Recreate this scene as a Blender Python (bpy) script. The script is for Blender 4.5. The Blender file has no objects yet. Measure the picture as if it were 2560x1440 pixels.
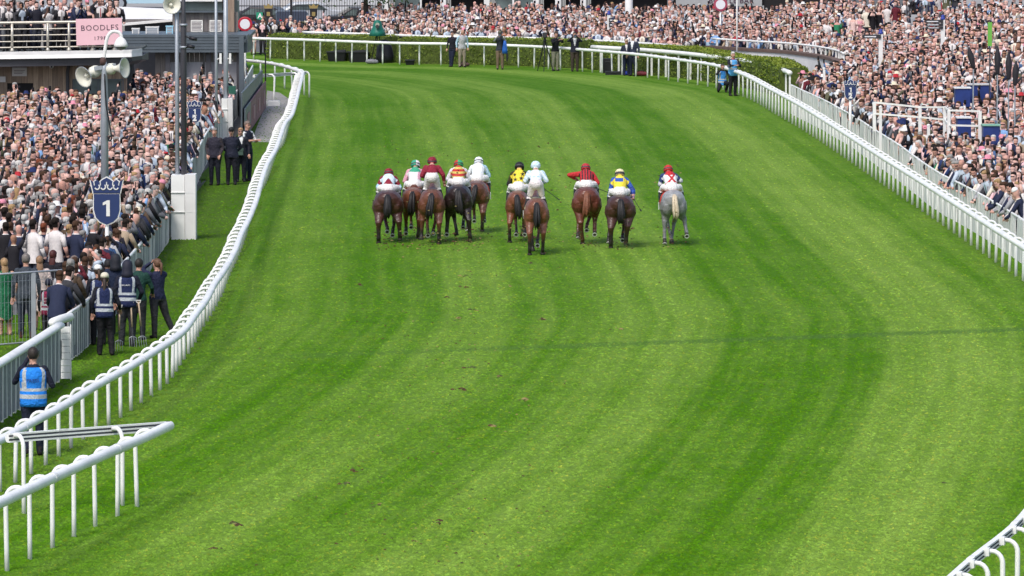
import bpy, bmesh, math, random
import numpy as np
from mathutils import Vector, Matrix, Quaternion, kdtree
random.seed(7); RNG = np.random.default_rng(11)
SC = bpy.context.scene
COL = SC.collection
# ------------------------------------------------------------------ camera
FPX, HCAM, YH = 16000.0, 11.0, -420.0            # focal length in photo pixels, eye height (m), horizon row
PITCH = math.atan((720.0 - YH) / FPX)
cam = bpy.data.cameras.new('camera'); camo = bpy.data.objects.new('camera', cam); COL.objects.link(camo)
camo.location = (0, 0, HCAM); camo.rotation_euler = (math.pi/2 - PITCH, 0, 0)
cam.sensor_width = 36.0; cam.lens = FPX / 2560 * 36.0; cam.clip_start = 1.0; cam.clip_end = 3000.0
SC.camera = camo
# ------------------------------------------------------------------ sky, sun, exposure
SUN_EL, SUN_AZ = math.radians(52), math.radians(205)   # azimuth clockwise from +Y: behind the camera, a little to its left
w = bpy.data.worlds.new('World'); SC.world = w; w.use_nodes = True
nt = w.node_tree
sky = nt.nodes.new('ShaderNodeTexSky'); sky.sky_type = 'NISHITA'; sky.sun_disc = False
sky.sun_elevation = SUN_EL; sky.sun_rotation = SUN_AZ
sky.air_density = 1.0; sky.dust_density = 3.0; sky.ozone_density = 1.0
nt.nodes['Background'].inputs['Strength'].default_value = 0.115
nt.links.new(sky.outputs[0], nt.nodes['Background'].inputs['Color'])
sl = bpy.data.lights.new('sun', 'SUN'); slo = bpy.data.objects.new('sun', sl); COL.objects.link(slo)
sl.energy = 1.4; sl.angle = math.radians(18); sl.color = (1.0, 0.97, 0.93)
sd = Vector((math.sin(SUN_AZ)*math.cos(SUN_EL), math.cos(SUN_AZ)*math.cos(SUN_EL), math.sin(SUN_EL)))
slo.rotation_euler = sd.to_track_quat('Z', 'Y').to_euler()
vs = SC.view_settings
vs.view_transform = 'Standard'; vs.look = 'None'; vs.exposure = 0.72; vs.gamma = 1.0; vs.use_curve_mapping = False
SC.cycles.max_bounces = 6; SC.cycles.diffuse_bounces = 3; SC.cycles.glossy_bounces = 2
SC.cycles.use_denoising = True

# ------------------------------------------------------------------ measuring: photo pixel -> point of the place
_F = np.array([0, math.cos(PITCH), -math.sin(PITCH)]); _U = np.array([0, math.sin(PITCH), math.cos(PITCH)]); _X = np.array([1.0, 0, 0])
def ray(px, py): return _F + (px-1280.0)/FPX*_X - (py-720.0)/FPX*_U
def P(px, py, z=0.0):
    r = ray(px, py); t = (z-HCAM)/r[2]; return np.array([0, 0, HCAM]) + r*t
def D(px, py, depth):
    """the point seen at a pixel, depth metres off along the view axis"""
    return np.array([0, 0, HCAM]) + ray(px, py)*depth
def proj(p):
    v = np.asarray(p, float) - np.array([0, 0, HCAM]); d = v @ _F
    return 1280 + FPX*(v[..., 0])/d, 720 - FPX*(v @ _U)/d, d
def ground_of_top(px, py, h):
    """ground point under a thing of height h whose top is seen at a pixel"""
    a = P(px, py, h); return np.array([a[0], a[1], 0.0])
# ------------------------------------------------------------------ helpers
def tag(o, label=None, cat=None, group=None, kind=None):
    if label: o['label'] = label
    if cat: o['category'] = cat
    if group: o['group'] = group
    if kind: o['kind'] = kind
    return o
def link(name, data, parent=None):
    o = bpy.data.objects.new(name, data); COL.objects.link(o)
    if parent is not None: o.parent = parent
    return o
def empty(name, loc=(0, 0, 0), rz=0.0):
    o = link(name, None); o.location = loc; o.rotation_euler = (0, 0, rz); o.empty_display_size = 0.2
    return o
_M = {}
def mat(name, col, rough=0.6, var=0.0, scale=6.0, spec=0.4, metal=0.0, bump=0.0, stretch=None, emit=0.0):
    if name in _M: return _M[name]
    m = bpy.data.materials.new(name); m.use_nodes = True; _M[name] = m
    n = m.node_tree; b = n.nodes['Principled BSDF']
    b.inputs['Base Color'].default_value = (*col, 1); b.inputs['Roughness'].default_value = rough
    b.inputs['Specular IOR Level'].default_value = spec; b.inputs['Metallic'].default_value = metal
    if emit: b.inputs['Emission Color'].default_value = (*col, 1); b.inputs['Emission Strength'].default_value = emit
    if var or bump:
        tc = n.nodes.new('ShaderNodeTexCoord'); mp = n.nodes.new('ShaderNodeMapping')
        n.links.new(tc.outputs['Object'], mp.inputs['Vector'])
        if stretch: mp.inputs['Scale'].default_value = stretch
        nz = n.nodes.new('ShaderNodeTexNoise'); nz.inputs['Scale'].default_value = scale; nz.inputs['Detail'].default_value = 5
        n.links.new(mp.outputs[0], nz.inputs['Vector'])
        if var:
            mr = n.nodes.new('ShaderNodeMapRange'); mr.inputs[1].default_value = 0.3; mr.inputs[2].default_value = 0.7
            mr.inputs[3].default_value = 1-var; mr.inputs[4].default_value = 1+var
            n.links.new(nz.outputs['Fac'], mr.inputs[0])
            mx = n.nodes.new('ShaderNodeVectorMath'); mx.operation = 'SCALE'; mx.inputs[0].default_value = col
            n.links.new(mr.outputs[0], mx.inputs['Scale']); n.links.new(mx.outputs[0], b.inputs['Base Color'])
        if bump:
            bp = n.nodes.new('ShaderNodeBump'); bp.inputs['Strength'].default_value = bump; bp.inputs['Distance'].default_value = 0.02
            n.links.new(nz.outputs['Fac'], bp.inputs['Height']); n.links.new(bp.outputs[0], b.inputs['Normal'])
    return m
def vcol_mat(name, rough=0.75, spec=0.25, var=0.12, scale=40.0, sheen=0.0, fold=0.0, fscale=9.0):
    if name in _M: return _M[name]
    m = bpy.data.materials.new(name); m.use_nodes = True; _M[name] = m
    n = m.node_tree; b = n.nodes['Principled BSDF']
    a = n.nodes.new('ShaderNodeAttribute'); a.attribute_name = 'col'
    tc = n.nodes.new('ShaderNodeTexCoord'); nz = n.nodes.new('ShaderNodeTexNoise'); nz.inputs['Scale'].default_value = scale; nz.inputs['Detail'].default_value = 3
    n.links.new(tc.outputs['Object'], nz.inputs['Vector'])
    mr = n.nodes.new('ShaderNodeMapRange'); mr.inputs[1].default_value = 0.3; mr.inputs[2].default_value = 0.7; mr.inputs[3].default_value = 1-var; mr.inputs[4].default_value = 1+var
    n.links.new(nz.outputs['Fac'], mr.inputs[0])
    mx = n.nodes.new('ShaderNodeVectorMath'); mx.operation = 'SCALE'
    n.links.new(a.outputs['Color'], mx.inputs[0]); n.links.new(mr.outputs[0], mx.inputs['Scale']); n.links.new(mx.outputs[0], b.inputs['Base Color'])
    b.inputs['Roughness'].default_value = rough; b.inputs['Specular IOR Level'].default_value = spec
    if fold:
        n2 = n.nodes.new('ShaderNodeTexNoise'); n2.inputs['Scale'].default_value = fscale; n2.inputs['Detail'].default_value = 2; n2.inputs['Distortion'].default_value = 1.2; n.links.new(tc.outputs['Object'], n2.inputs['Vector'])
        bp = n.nodes.new('ShaderNodeBump'); bp.inputs['Strength'].default_value = fold; bp.inputs['Distance'].default_value = 0.06; n.links.new(n2.outputs['Fac'], bp.inputs['Height']); n.links.new(bp.outputs[0], b.inputs['Normal'])
    return m

class Geo:
    """collects one mesh"""
    def __init__(s): s.v = []; s.f = []; s.m = []; s.c = []
    def add(s, v, f, m=0, c=None):
        o = len(s.v); s.v += [tuple(map(float, p)) for p in v]
        s.f += [tuple(i+o for i in q) for q in f]; s.m += [m]*len(f); s.c += [c]*len(f); return s
    def box(s, lo, hi, m=0, c=None):
        x0, y0, z0 = lo; x1, y1, z1 = hi
        return s.add([(x0,y0,z0),(x1,y0,z0),(x1,y1,z0),(x0,y1,z0),(x0,y0,z1),(x1,y0,z1),(x1,y1,z1),(x0,y1,z1)],
                     [(0,3,2,1),(4,5,6,7),(0,1,5,4),(1,2,6,5),(2,3,7,6),(3,0,4,7)], m, c)
    def beam(s, a, b, w, h, m=0, c=None, up=(0, 0, 1)):
        """a box of width w and height h from a to b"""
        a = Vector(a); b = Vector(b); t = (b-a).normalized(); up = Vector(up)
        if abs(t.dot(up)) > 0.99: up = Vector((0, 1, 0))
        sx = t.cross(up).normalized()*w/2; sz = sx.cross(t).normalized()*h/2
        return s.add([a-sx-sz, a+sx-sz, a+sx+sz, a-sx+sz, b-sx-sz, b+sx-sz, b+sx+sz, b-sx+sz],
                     [(0,1,2,3),(7,6,5,4),(0,4,5,1),(1,5,6,2),(2,6,7,3),(3,7,4,0)], m, c)
    def loft(s, rings, m=0, c=None, cap=True, closed=True):
        k = len(rings[0]); v = [p for r in rings for p in r]; f = []
        for i in range(len(rings)-1):
            for j in range(k if closed else k-1):
                j2 = (j+1) % k
                f.append((i*k+j, i*k+j2, (i+1)*k+j2, (i+1)*k+j))
        if cap and closed: f.append(tuple(range(k-1, -1, -1))); f.append(tuple((len(rings)-1)*k+j for j in range(k)))
        return s.add(v, f, m, c)
    def tube(s, pts, r, n=8, m=0, c=None, dome=False, flat=1.0, ref=None):
        pts = [Vector(p) for p in pts]; rs = list(r) if hasattr(r, '__len__') else [r]*len(pts)
        if dome:
            a, b = pts[0], pts[1]; d = (a-b).normalized()
            e0 = [(a+d*rs[0]*k1, rs[0]*k2) for k1, k2 in ((0.92, 0.35), (0.6, 0.8))]
            a, b = pts[-1], pts[-2]; d = (a-b).normalized()
            e1 = [(a+d*rs[-1]*k1, rs[-1]*k2) for k1, k2 in ((0.6, 0.8), (0.92, 0.35))]
            pts = [e[0] for e in e0]+pts+[e[0] for e in e1]; rs = [e[1] for e in e0]+rs+[e[1] for e in e1]
        rings = []; nrm = None
        for i, p in enumerate(pts):
            t = (pts[min(i+1, len(pts)-1)]-pts[max(i-1, 0)]).normalized()
            if nrm is None:
                q = Vector(ref) if ref else (Vector((1, 0, 0)) if abs(t.x) < 0.9 else Vector((0, 1, 0)))
                nrm = (q-t*q.dot(t)).normalized()
            else: nrm = (nrm-t*nrm.dot(t)).normalized()
            bi = t.cross(nrm)
            rings.append([p+(nrm*math.cos(2*math.pi*j/n)+bi*flat*math.sin(2*math.pi*j/n))*rs[i] for j in range(n)])
        return s.loft(rings, m, c)
    def ell(s, c0, r, n=12, k=8, m=0, c=None):
        c0 = Vector(c0); rings = []
        for i in range(k+1):
            a = math.pi*(i+0.15)/(k+0.3)-math.pi/2
            rings.append([(c0.x+r[0]*math.cos(a)*math.cos(2*math.pi*j/n), c0.y+r[1]*math.cos(a)*math.sin(2*math.pi*j/n), c0.z+r[2]*math.sin(a)) for j in range(n)])
        return s.loft(rings, m, c)
    def lathe(s, prof, n=16, m=0, c=None, at=(0, 0, 0), axis=None, ring=False):
        """prof: (radius, height) pairs turned round z (or round axis)"""
        q = Vector((0, 0, 1)).rotation_difference(Vector(axis)) if axis else Quaternion()
        o = Vector(at)
        rings = [[o+q @ Vector((r*math.cos(2*math.pi*j/n), r*math.sin(2*math.pi*j/n), h)) for j in range(n)] for r, h in (list(prof)+[prof[0]] if ring else prof)]
        return s.loft(rings, m, c, cap=not ring)
    def prism(s, poly, y0, y1, m=0, c=None):
        """outline poly in (x, z), from y0 to y1"""
        n = len(poly); v = [(x, y0, z) for x, z in poly]+[(x, y1, z) for x, z in poly]
        f = [tuple(range(n)), tuple(range(2*n-1, n-1, -1))]+[(j, j+n, (j+1) % n+n, (j+1) % n) for j in range(n)]
        return s.add(v, f, m, c)
    def merge(s, o, M=None):
        M = M or Matrix(); k = len(s.v)
        s.v += [tuple(M @ Vector(p)) for p in o.v]; s.f += [tuple(i+k for i in q) for q in o.f]; s.m += o.m; s.c += o.c; return s
    def mesh(s, name, mats=(), smooth=False):
        me = bpy.data.meshes.new(name); me.from_pydata(s.v, [], s.f)
        for m_ in mats: me.materials.append(m_)
        me.polygons.foreach_set('material_index', s.m)
        if smooth: me.polygons.foreach_set('use_smooth', [True]*len(s.f))
        if any(c is not None and not isinstance(c, str) for c in s.c):
            a = me.attributes.new('col', 'FLOAT_COLOR', 'FACE')
            a.data.foreach_set('color', np.array([(*(c or (1, 1, 1)), 1) for c in s.c], np.float32).ravel())
        me.update(); return me
    def build(s, name, mats, parent=None, smooth=False):
        if not isinstance(mats, (list, tuple)): mats = [mats]
        return link(name, s.mesh(name, mats, smooth), parent)
def fuse(geo, voxel, iters=2, name='body', colour=None, mats=(), sub=False):
    """one continuous skin over overlapping closed shapes; colour(region array, points) gives each point's colour"""
    src = fixn(geo.mesh(name)); o = link(name, src)
    m = o.modifiers.new('r', 'REMESH'); m.mode = 'VOXEL'; m.voxel_size = voxel; m.use_smooth_shade = True
    if iters: q = o.modifiers.new('s', 'SMOOTH'); q.factor = 0.5; q.iterations = iters
    dg = bpy.context.evaluated_depsgraph_get(); me = bpy.data.meshes.new_from_object(o.evaluated_get(dg)); bpy.data.objects.remove(o)
    n = len(me.vertices); co = np.empty(n*3, np.float32); me.vertices.foreach_get('co', co); co = co.reshape(-1, 3)
    kd = kdtree.KDTree(len(geo.f)); V = np.array(geo.v)
    for i, f in enumerate(geo.f): kd.insert(V[list(f)].mean(0), i)
    kd.balance(); reg = np.array([geo.c[kd.find(p)[1]] for p in co], object)
    c = np.ones((n, 4), np.float32); c[:, :3] = colour(reg, co)
    me.attributes.new('col', 'FLOAT_COLOR', 'POINT').data.foreach_set('color', c.ravel())
    me.materials.clear(); [me.materials.append(x) for x in mats]; me.name = name
    me.polygons.foreach_set('use_smooth', [True]*len(me.polygons)); return me
def fixn(me):
    bm = bmesh.new(); bm.from_mesh(me); bmesh.ops.recalc_face_normals(bm, faces=bm.faces); bm.to_mesh(me); bm.free(); return me
def text_geo(txt, size, depth=0.004, bold=0.0, spacing=1.0, width=None):
    """letters as a mesh, standing in the x-z plane, centred"""
    cu = bpy.data.curves.new('lettering', 'FONT'); cu.body = txt; cu.size = size; cu.align_x = 'CENTER'; cu.align_y = 'CENTER'
    cu.extrude = depth; cu.offset = bold; cu.space_character = spacing; cu.resolution_u = 2
    o = link('lettering', cu); dg = bpy.context.evaluated_depsgraph_get(); me = bpy.data.meshes.new_from_object(o.evaluated_get(dg))
    bpy.data.objects.remove(o); me.transform(Matrix.Rotation(math.pi/2, 4, 'X')); me.materials.clear()
    if width:
        xs_ = [v.co.x for v in me.vertices]; k_ = width/(max(xs_)-min(xs_)); me.transform(Matrix.Diagonal((k_, 1, k_, 1)))
    return me
def resample(pts, step):
    pts = np.asarray(pts, float); d = np.r_[0, np.cumsum(np.linalg.norm(np.diff(pts, axis=0), axis=1))]
    n = max(2, int(round(d[-1]/step))+1); t = np.linspace(0, d[-1], n)
    return np.stack([np.interp(t, d, pts[:, i]) for i in range(pts.shape[1])], 1)
def smooth_line(pts, sub=8):
    """Catmull-Rom through points"""
    p = np.asarray(pts, float); p = np.vstack([2*p[0]-p[1], p, 2*p[-1]-p[-2]]); out = []
    for i in range(1, len(p)-2):
        for t in np.linspace(0, 1, sub, endpoint=False):
            a, b, c, d = p[i-1], p[i], p[i+1], p[i+2]
            out.append(0.5*((2*b)+(-a+c)*t+(2*a-5*b+4*c-d)*t*t+(-a+3*b-3*c+d)*t**3))
    out.append(p[-2]); return np.array(out)
def tangents(l):
    t = np.gradient(l, axis=0); return t/np.linalg.norm(t, axis=1)[:, None]
# ------------------------------------------------------------------ ground, turf, paths
RAILH = 1.1
def top_line(pix, h=RAILH): return np.array([ground_of_top(x, y, h) for x, y in pix])
FAR_PIX = [(585, 90), (620, 92), (760, 96), (985, 104), (1180, 107), (1360, 114), (1500, 124), (1600, 133), (1700, 146), (1790, 160), (1860, 183), (1920, 215),
           (2000, 258), (2100, 320), (2200, 384), (2300, 446), (2400, 510), (2500, 574), (2560, 612), (2640, 668)]
FAR_LINE = smooth_line(top_line(FAR_PIX))
LEFT_PIX = [(757, 178), (748, 215), (738, 255), (728, 285), (712, 305), (701, 335), (688, 370), (668, 405), (652, 450), (640, 495), (622, 540), (602, 580), (586, 622), (562, 665),
            (534, 705), (515, 742), (488, 778), (462, 815), (430, 842), (380, 874), (320, 911), (240, 955), (160, 1004), (85, 1044), (20, 1080), (-80, 1130)]
LEFT_LINE = smooth_line(top_line(LEFT_PIX))
FORE_PIX = [(-140, 1300), (-60, 1268), (0, 1243), (100, 1196), (200, 1151), (300, 1107), (360, 1082), (424, 1052)]
FOREH = 1.3
FORE_LINE = smooth_line(top_line(FORE_PIX, FOREH))
CORNER_PIX = [(2575, 1262), (2560, 1280), (2534, 1308), (2498, 1338), (2435, 1386), (2373, 1440), (2300, 1505)]
CORNER_LINE = smooth_line(top_line(CORNER_PIX))
OUTER = smooth_line(np.vstack([CORNER_LINE[-1], CORNER_LINE[len(CORNER_LINE)//2], CORNER_LINE[0], [[9.6, 110, 0], [11.2, 125, 0], [12.2, 140, 0]], FAR_LINE[::-8]]), 6)

gm = mat('tarmac_ground', (0.10, 0.10, 0.10), 0.9, 0.25, 1.5)
g = Geo(); g.add([(-900, -50, -0.03), (900, -50, -0.03), (900, 2500, -0.03), (-900, 2500, -0.03)], [(0, 1, 2, 3)])
tag(g.build('ground', gm), 'grey tarmac ground under the crowd and buildings', None, None, 'structure')

def turf_material(name, track, blade=False):
    m = bpy.data.materials.new(name); m.use_nodes = True; n = m.node_tree; L = n.links; b = n.nodes['Principled BSDF']
    def nd(t, **k):
        x = n.nodes.new(t)
        for a, v in k.items(): setattr(x, a, v)
        return x
    uv = nd('ShaderNodeAttribute', attribute_name='track')          # x: metres along, y: metres in from the outer rail
    sep = nd('ShaderNodeSeparateXYZ'); L.new(uv.outputs['Vector'], sep.inputs[0])
    geo = nd('ShaderNodeNewGeometry')
    def noise(vec, scale, detail=4, rough=0.55, st=None):
        if st:
            mp = nd('ShaderNodeMapping'); mp.inputs['Scale'].default_value = st; L.new(vec, mp.inputs['Vector']); vec = mp.outputs[0]
        z = nd('ShaderNodeTexNoise'); z.inputs['Scale'].default_value = scale; z.inputs['Detail'].default_value = detail; z.inputs['Roughness'].default_value = rough
        L.new(vec, z.inputs['Vector']); return z.outputs['Fac']
    def math_(op, a, b_=None, c_=None):
        x = nd('ShaderNodeMath', operation=op)
        for i, v in enumerate((a, b_, c_)):
            if v is None: continue
            if isinstance(v, (int, float)): x.inputs[i].default_value = v
            else: L.new(v, x.inputs[i])
        return x.outputs[0]
    pos = geo.outputs['Position']
    wob = math_('MULTIPLY', math_('SUBTRACT', noise(uv.outputs['Vector'], 1.0, 3, 0.6, (0.07, 0.5, 1)), 0.5), 1.0)
    wobf = math_('MULTIPLY', math_('SUBTRACT', noise(uv.outputs['Vector'], 1.0, 2, 0.5, (0.35, 1.5, 1)), 0.5), 0.35)
    wd = math_('ADD', math_('ADD', sep.outputs['Y'], wob), wobf)
    ramp = nd('ShaderNodeValToRGB'); cr = ramp.color_ramp; cr.interpolation = 'LINEAR'
    # mown stripes across the course: (metres from the outer rail, how pale)
    st = [(0, .30), (.9, .25), (1.3, .58), (2.2, .78), (3.5, .70), (3.9, .60), (4.15, .22), (5.3, .12), (6.2, .20), (7.2, .14), (7.6, .45), (8.4, .66), (9.1, .50), (9.6, .64), (10.2, .40), (10.6, .24), (11.6, .30), (12.2, .36), (12.8, .58),
          (13.8, .50), (14.3, .26), (15.4, .14), (16.6, .22), (17.2, .38), (17.8, .46), (18.6, .28), (20, .2), (24, .15)]
    while len(cr.elements) < len(st): cr.elements.new(0.5)
    for e, (x, v) in zip(cr.elements, st): e.position = x/24.0; e.color = (v, v, v, 1)
    L.new(math_('DIVIDE', wd, 24.0), ramp.inputs[0])
    fine = noise(uv.outputs['Vector'], 1.0, 4, 0.65, (0.035, 2.3, 1))                # roller lines along the course
    patch = noise(pos, 0.35, 4, 0.6, (1.0, 0.28, 1)); patch2 = noise(pos, 2.2, 4, 0.65, (1, 0.35, 1))
    grain = noise(pos, 14.0, 5, 0.75, (0.8, 0.42, 1)); grain2 = noise(pos, 5.0, 3, 0.7, (.8, 0.5, 1))
    v = math_('ADD', ramp.outputs[0], math_('MULTIPLY', math_('SUBTRACT', fine, 0.5), 1.15))
    v = math_('ADD', v, math_('MULTIPLY', math_('SINE', math_('MULTIPLY', wd, 6.6)), 0.055))
    v = math_('ADD', v, math_('MULTIPLY', math_('SINE', math_('MULTIPLY', math_('ADD', wd, wobf), 3.1)), 0.03))
    v = math_('ADD', v, math_('MULTIPLY', math_('SUBTRACT', patch, 0.5), 0.75))
    v = math_('ADD', v, math_('MULTIPLY', math_('SUBTRACT', patch2, 0.5), 0.55))
    if not track: v = math_('ADD', math_('MULTIPLY', v, 0.35), 0.05)
    if track: v = math_('MULTIPLY_ADD', v, 1.08, -.02)
    cl = nd('ShaderNodeClamp'); L.new(v, cl.inputs[0]); v = cl.outputs[0]
    mix = nd('ShaderNodeMix', data_type='RGBA'); L.new(v, mix.inputs[0])
    mix.inputs[6].default_value = (0.051, 0.142, 0.0020, 1) if track else (0.048, 0.104, 0.006, 1)
    mix.inputs[7].default_value = (0.160, 0.262, 0.038, 1)
    yel = nd('ShaderNodeMix', data_type='RGBA'); yl = nd('ShaderNodeMapRange'); yl.inputs[1].default_value = 0.58; yl.inputs[2].default_value = 0.8; yl.inputs[4].default_value = 0.35
    L.new(noise(pos, 0.9, 5, 0.7, (1, 0.3, 1)), yl.inputs[0]); L.new(yl.outputs[0], yel.inputs[0])
    L.new(mix.outputs[2], yel.inputs[6]); yel.inputs[7].default_value = (0.165, 0.225, 0.016, 1)
    gr = nd('ShaderNodeMapRange'); gr.inputs[1].default_value = 0.3; gr.inputs[2].default_value = 0.7; gr.inputs[3].default_value = 0.60; gr.inputs[4].default_value = 1.38
    L.new(math_('ADD', math_('MULTIPLY', grain, 0.65), math_('MULTIPLY', grain2, 0.35)), gr.inputs[0])
    sc = nd('ShaderNodeVectorMath', operation='SCALE'); L.new(yel.outputs[2], sc.inputs[0]); L.new(gr.outputs[0], sc.inputs['Scale'])
    out = sc.outputs[0]
    if track:   # a darker mown line across the course, as left by a wheel
        cx = nd('ShaderNodeSeparateXYZ'); L.new(pos, cx.inputs[0])
        dl = math_('ABSOLUTE', math_('SUBTRACT', math_('ADD', cx.outputs['Y'], math_('MULTIPLY', math_('SUBTRACT', noise(pos, 0.7, 3), 0.5), 0.7)), math_('MULTIPLY_ADD', cx.outputs['X'], 0.46, 136.3)))
        mr = nd('ShaderNodeMapRange'); mr.inputs[1].default_value = 0.35; mr.inputs[2].default_value = 0.75; mr.inputs[3].default_value = 0.62; mr.inputs[4].default_value = 0.0; L.new(dl, mr.inputs[0])
        ft = nd('ShaderNodeMapRange'); ft.inputs[1].default_value = -9; ft.inputs[2].default_value = 4; L.new(cx.outputs['X'], ft.inputs[0])
        lm = nd('ShaderNodeMix', data_type='RGBA'); L.new(math_('MULTIPLY', mr.outputs[0], ft.outputs[0]), lm.inputs[0]); L.new(out, lm.inputs[6]); lm.inputs[7].default_value = (0.055, 0.12, 0.022, 1); out = lm.outputs[2]
    if blade:
        at = nd('ShaderNodeAttribute', attribute_name='tint'); s2 = nd('ShaderNodeVectorMath', operation='MULTIPLY'); L.new(out, s2.inputs[0]); L.new(at.outputs['Vector'], s2.inputs[1]); out = s2.outputs[0]
    L.new(out, b.inputs['Base Color']); b.inputs['Roughness'].default_value = 0.85; b.inputs['Specular IOR Level'].default_value = 0.06
    bp = nd('ShaderNodeBump'); bp.inputs['Strength'].default_value = 0.5; bp.inputs['Distance'].default_value = 0.03; L.new(grain, bp.inputs['Height'])
    if not blade: L.new(bp.outputs[0], b.inputs['Normal'])
    return m
TURF = turf_material('mown_turf', True); ROUGH_TURF = turf_material('worn_turf', False)
_op = OUTER[:, :2]; _od = np.r_[0, np.cumsum(np.linalg.norm(np.diff(_op, axis=0), axis=1))]
def track_uv(xy):
    xy = np.asarray(xy, float); best = np.full(len(xy), 1e9); al = np.zeros(len(xy))
    for i in range(len(_op)-1):
        a, b = _op[i], _op[i+1]; ab = b-a; t = np.clip(((xy-a) @ ab)/(ab @ ab), 0, 1)
        d = np.linalg.norm(xy-(a+t[:, None]*ab), axis=1); k = d < best; best[k] = d[k]; al[k] = _od[i]+t[k]*np.linalg.norm(ab)
    return np.stack([al, best, np.zeros(len(xy))], 1)
def set_track(me):
    n = len(me.vertices); co = np.empty(n*3); me.vertices.foreach_get('co', co); co = co.reshape(-1, 3)
    a = me.attributes.new('track', 'FLOAT_VECTOR', 'POINT'); a.data.foreach_set('vector', track_uv(co[:, :2]).astype(np.float32).ravel())
def inside(poly, xy):
    x, y = xy[:, 0], xy[:, 1]; c = np.zeros(len(xy), bool); j = len(poly)-1
    for i in range(len(poly)):
        xi, yi = poly[i][:2]; xj, yj = poly[j][:2]
        k = ((yi > y) != (yj > y)) & (x < (xj-xi)*(y-yi)/((yj-yi) or 1e-9)+xi); c ^= k; j = i
    return c
def dist_line(line, xy):
    best = np.full(len(xy), 1e9)
    for i in range(len(line)-1):
        a, b = line[i][:2], line[i+1][:2]; ab = b-a; t = np.clip(((xy-a) @ ab)/(ab @ ab+1e-9), 0, 1)
        best = np.minimum(best, np.linalg.norm(xy-(a+t[:, None]*ab), axis=1))
    return best
# turf sheet: regular grid, one mesh; the strip outside the inner rail carries a second, worn grass
xs = np.linspace(-30, 22, 157); ys = np.linspace(60, 330, 451)
X, Y = np.meshgrid(xs, ys); co = np.stack([X.ravel(), Y.ravel(), np.zeros(X.size)], 1)
nx = len(xs); ff = [(j*nx+i, j*nx+i+1, (j+1)*nx+i+1, (j+1)*nx+i) for j in range(len(ys)-1) for i in range(nx-1)]
cen = co[np.array(ff)].mean(1)
# the grass ends at the crowd's feet: a polygon round the course (photo pixels on the ground)
GRASS = [P(x, y) for x, y in [(-700, 1800), (-700, 1180), (-700, 790), (60, 785), (170, 785), (260, 775), (395, 640), (480, 500), (530, 400), (590, 345), (640, 260), (655, 215), (600, 160), (520, 140), (600, 130), (900, 139), (1300, 152), (1500, 163), (1640, 178), (1760, 198), (1880, 223), (1970, 240),
         (2080, 330), (2200, 400), (2350, 500), (2600, 670), (2900, 900), (2900, 1800)]]
keep = inside(GRASS, cen[:, :2])
ff = [q for q, k in zip(ff, keep) if k]
me = bpy.data.meshes.new('turf'); me.from_pydata(co.tolist(), [], ff); me.materials.append(TURF); me.materials.append(ROUGH_TURF)
# outside the inner rail: a face left of the rail
ll = LEFT_LINE[:, :2]; lo_ = ll[np.argsort(ll[:, 1])]
fx = np.interp(cen[keep][:, 1], lo_[:, 1], lo_[:, 0]); wm = (cen[keep][:, 0] < fx-0.2) & (cen[keep][:, 1] < 262)
me.polygons.foreach_set('material_index', wm.astype(np.int32)); bm = bmesh.new(); bm.from_mesh(me)
bmesh.ops.delete(bm, geom=[v for v in bm.verts if not v.link_faces], context='VERTS'); bm.to_mesh(me); bm.free()
set_track(me); tag(link('turf', me), 'striped green racecourse turf between the white rails', None, None, 'structure')
# concrete path beside the inner rail
g = Geo(); pp = [P(x, y, 0.004) for x, y in [(668, 226), (700, 232), (722, 247), (722, 262), (700, 330), (687, 355), (628, 355), (645, 310), (664, 262)]]
g.add(pp, [tuple(range(len(pp)))[::-1]]); me = fixn(g.mesh('path', [mat('path_concrete', (0.27, 0.26, 0.25), 0.9, 0.18, 3.0, bump=0.2)])); tag(link('path', me), 'grey concrete path beside the inner rail', None, None, 'structure')
# ------------------------------------------------------------------ running rails
WHITE = mat('white_plastic', (0.80, 0.80, 0.79), 0.45, 0.10, 1.3, spec=0.4)
WHITE2 = mat('white_paint', (0.78, 0.78, 0.76), 0.5, 0.09, 2.0)
JOINT = mat('rail_joint', (0.70, 0.70, 0.69), 0.5, 0.12, 4.0)
DARKGAP = mat('rail_channel', (0.16, 0.16, 0.18), 0.6)
_post = Geo(); OFF = 0.30
_pp = [(OFF, 0, -0.02), (OFF, 0, 0.3), (OFF, 0, 0.62), (OFF, 0, 0.90)]+[(OFF*0.5+OFF*0.5*math.cos(a), 0, 0.90+0.165*math.sin(a)) for a in np.linspace(0.25, math.pi*0.5, 5)]+[(OFF*0.3, 0, 1.062), (0.03, 0, 1.045)]
_post.tube(_pp, [0.037, 0.037, 0.037, 0.037, .036, .035, .034, .034, .034, .034, .034], 10)
POSTMESH = _post.mesh('post', [WHITE], True)
_cl = Geo(); _cl.box((0.045, -0.07, 1.0), (0.12, 0.07, 1.11)); CLAMP = _cl.mesh('clamp', [WHITE2])
def rail_profile():
    # (outward, up): a rounded nose to the course and a grooved back
    pr = [(-0.075 + 0.075*(1-math.sin(a)) if False else -0.06*math.sin(a)-0.02, 1.03+0.064*math.cos(a)) for a in np.linspace(0, math.pi, 8)]
    return pr+[(0.045, 0.966), (0.045, 0.990), (0.02, 0.990), (0.02, 1.018), (0.045, 1.018), (0.045, 1.042), (0.02, 1.042), (0.02, 1.070), (0.045, 1.070), (0.045, 1.094)]
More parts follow.
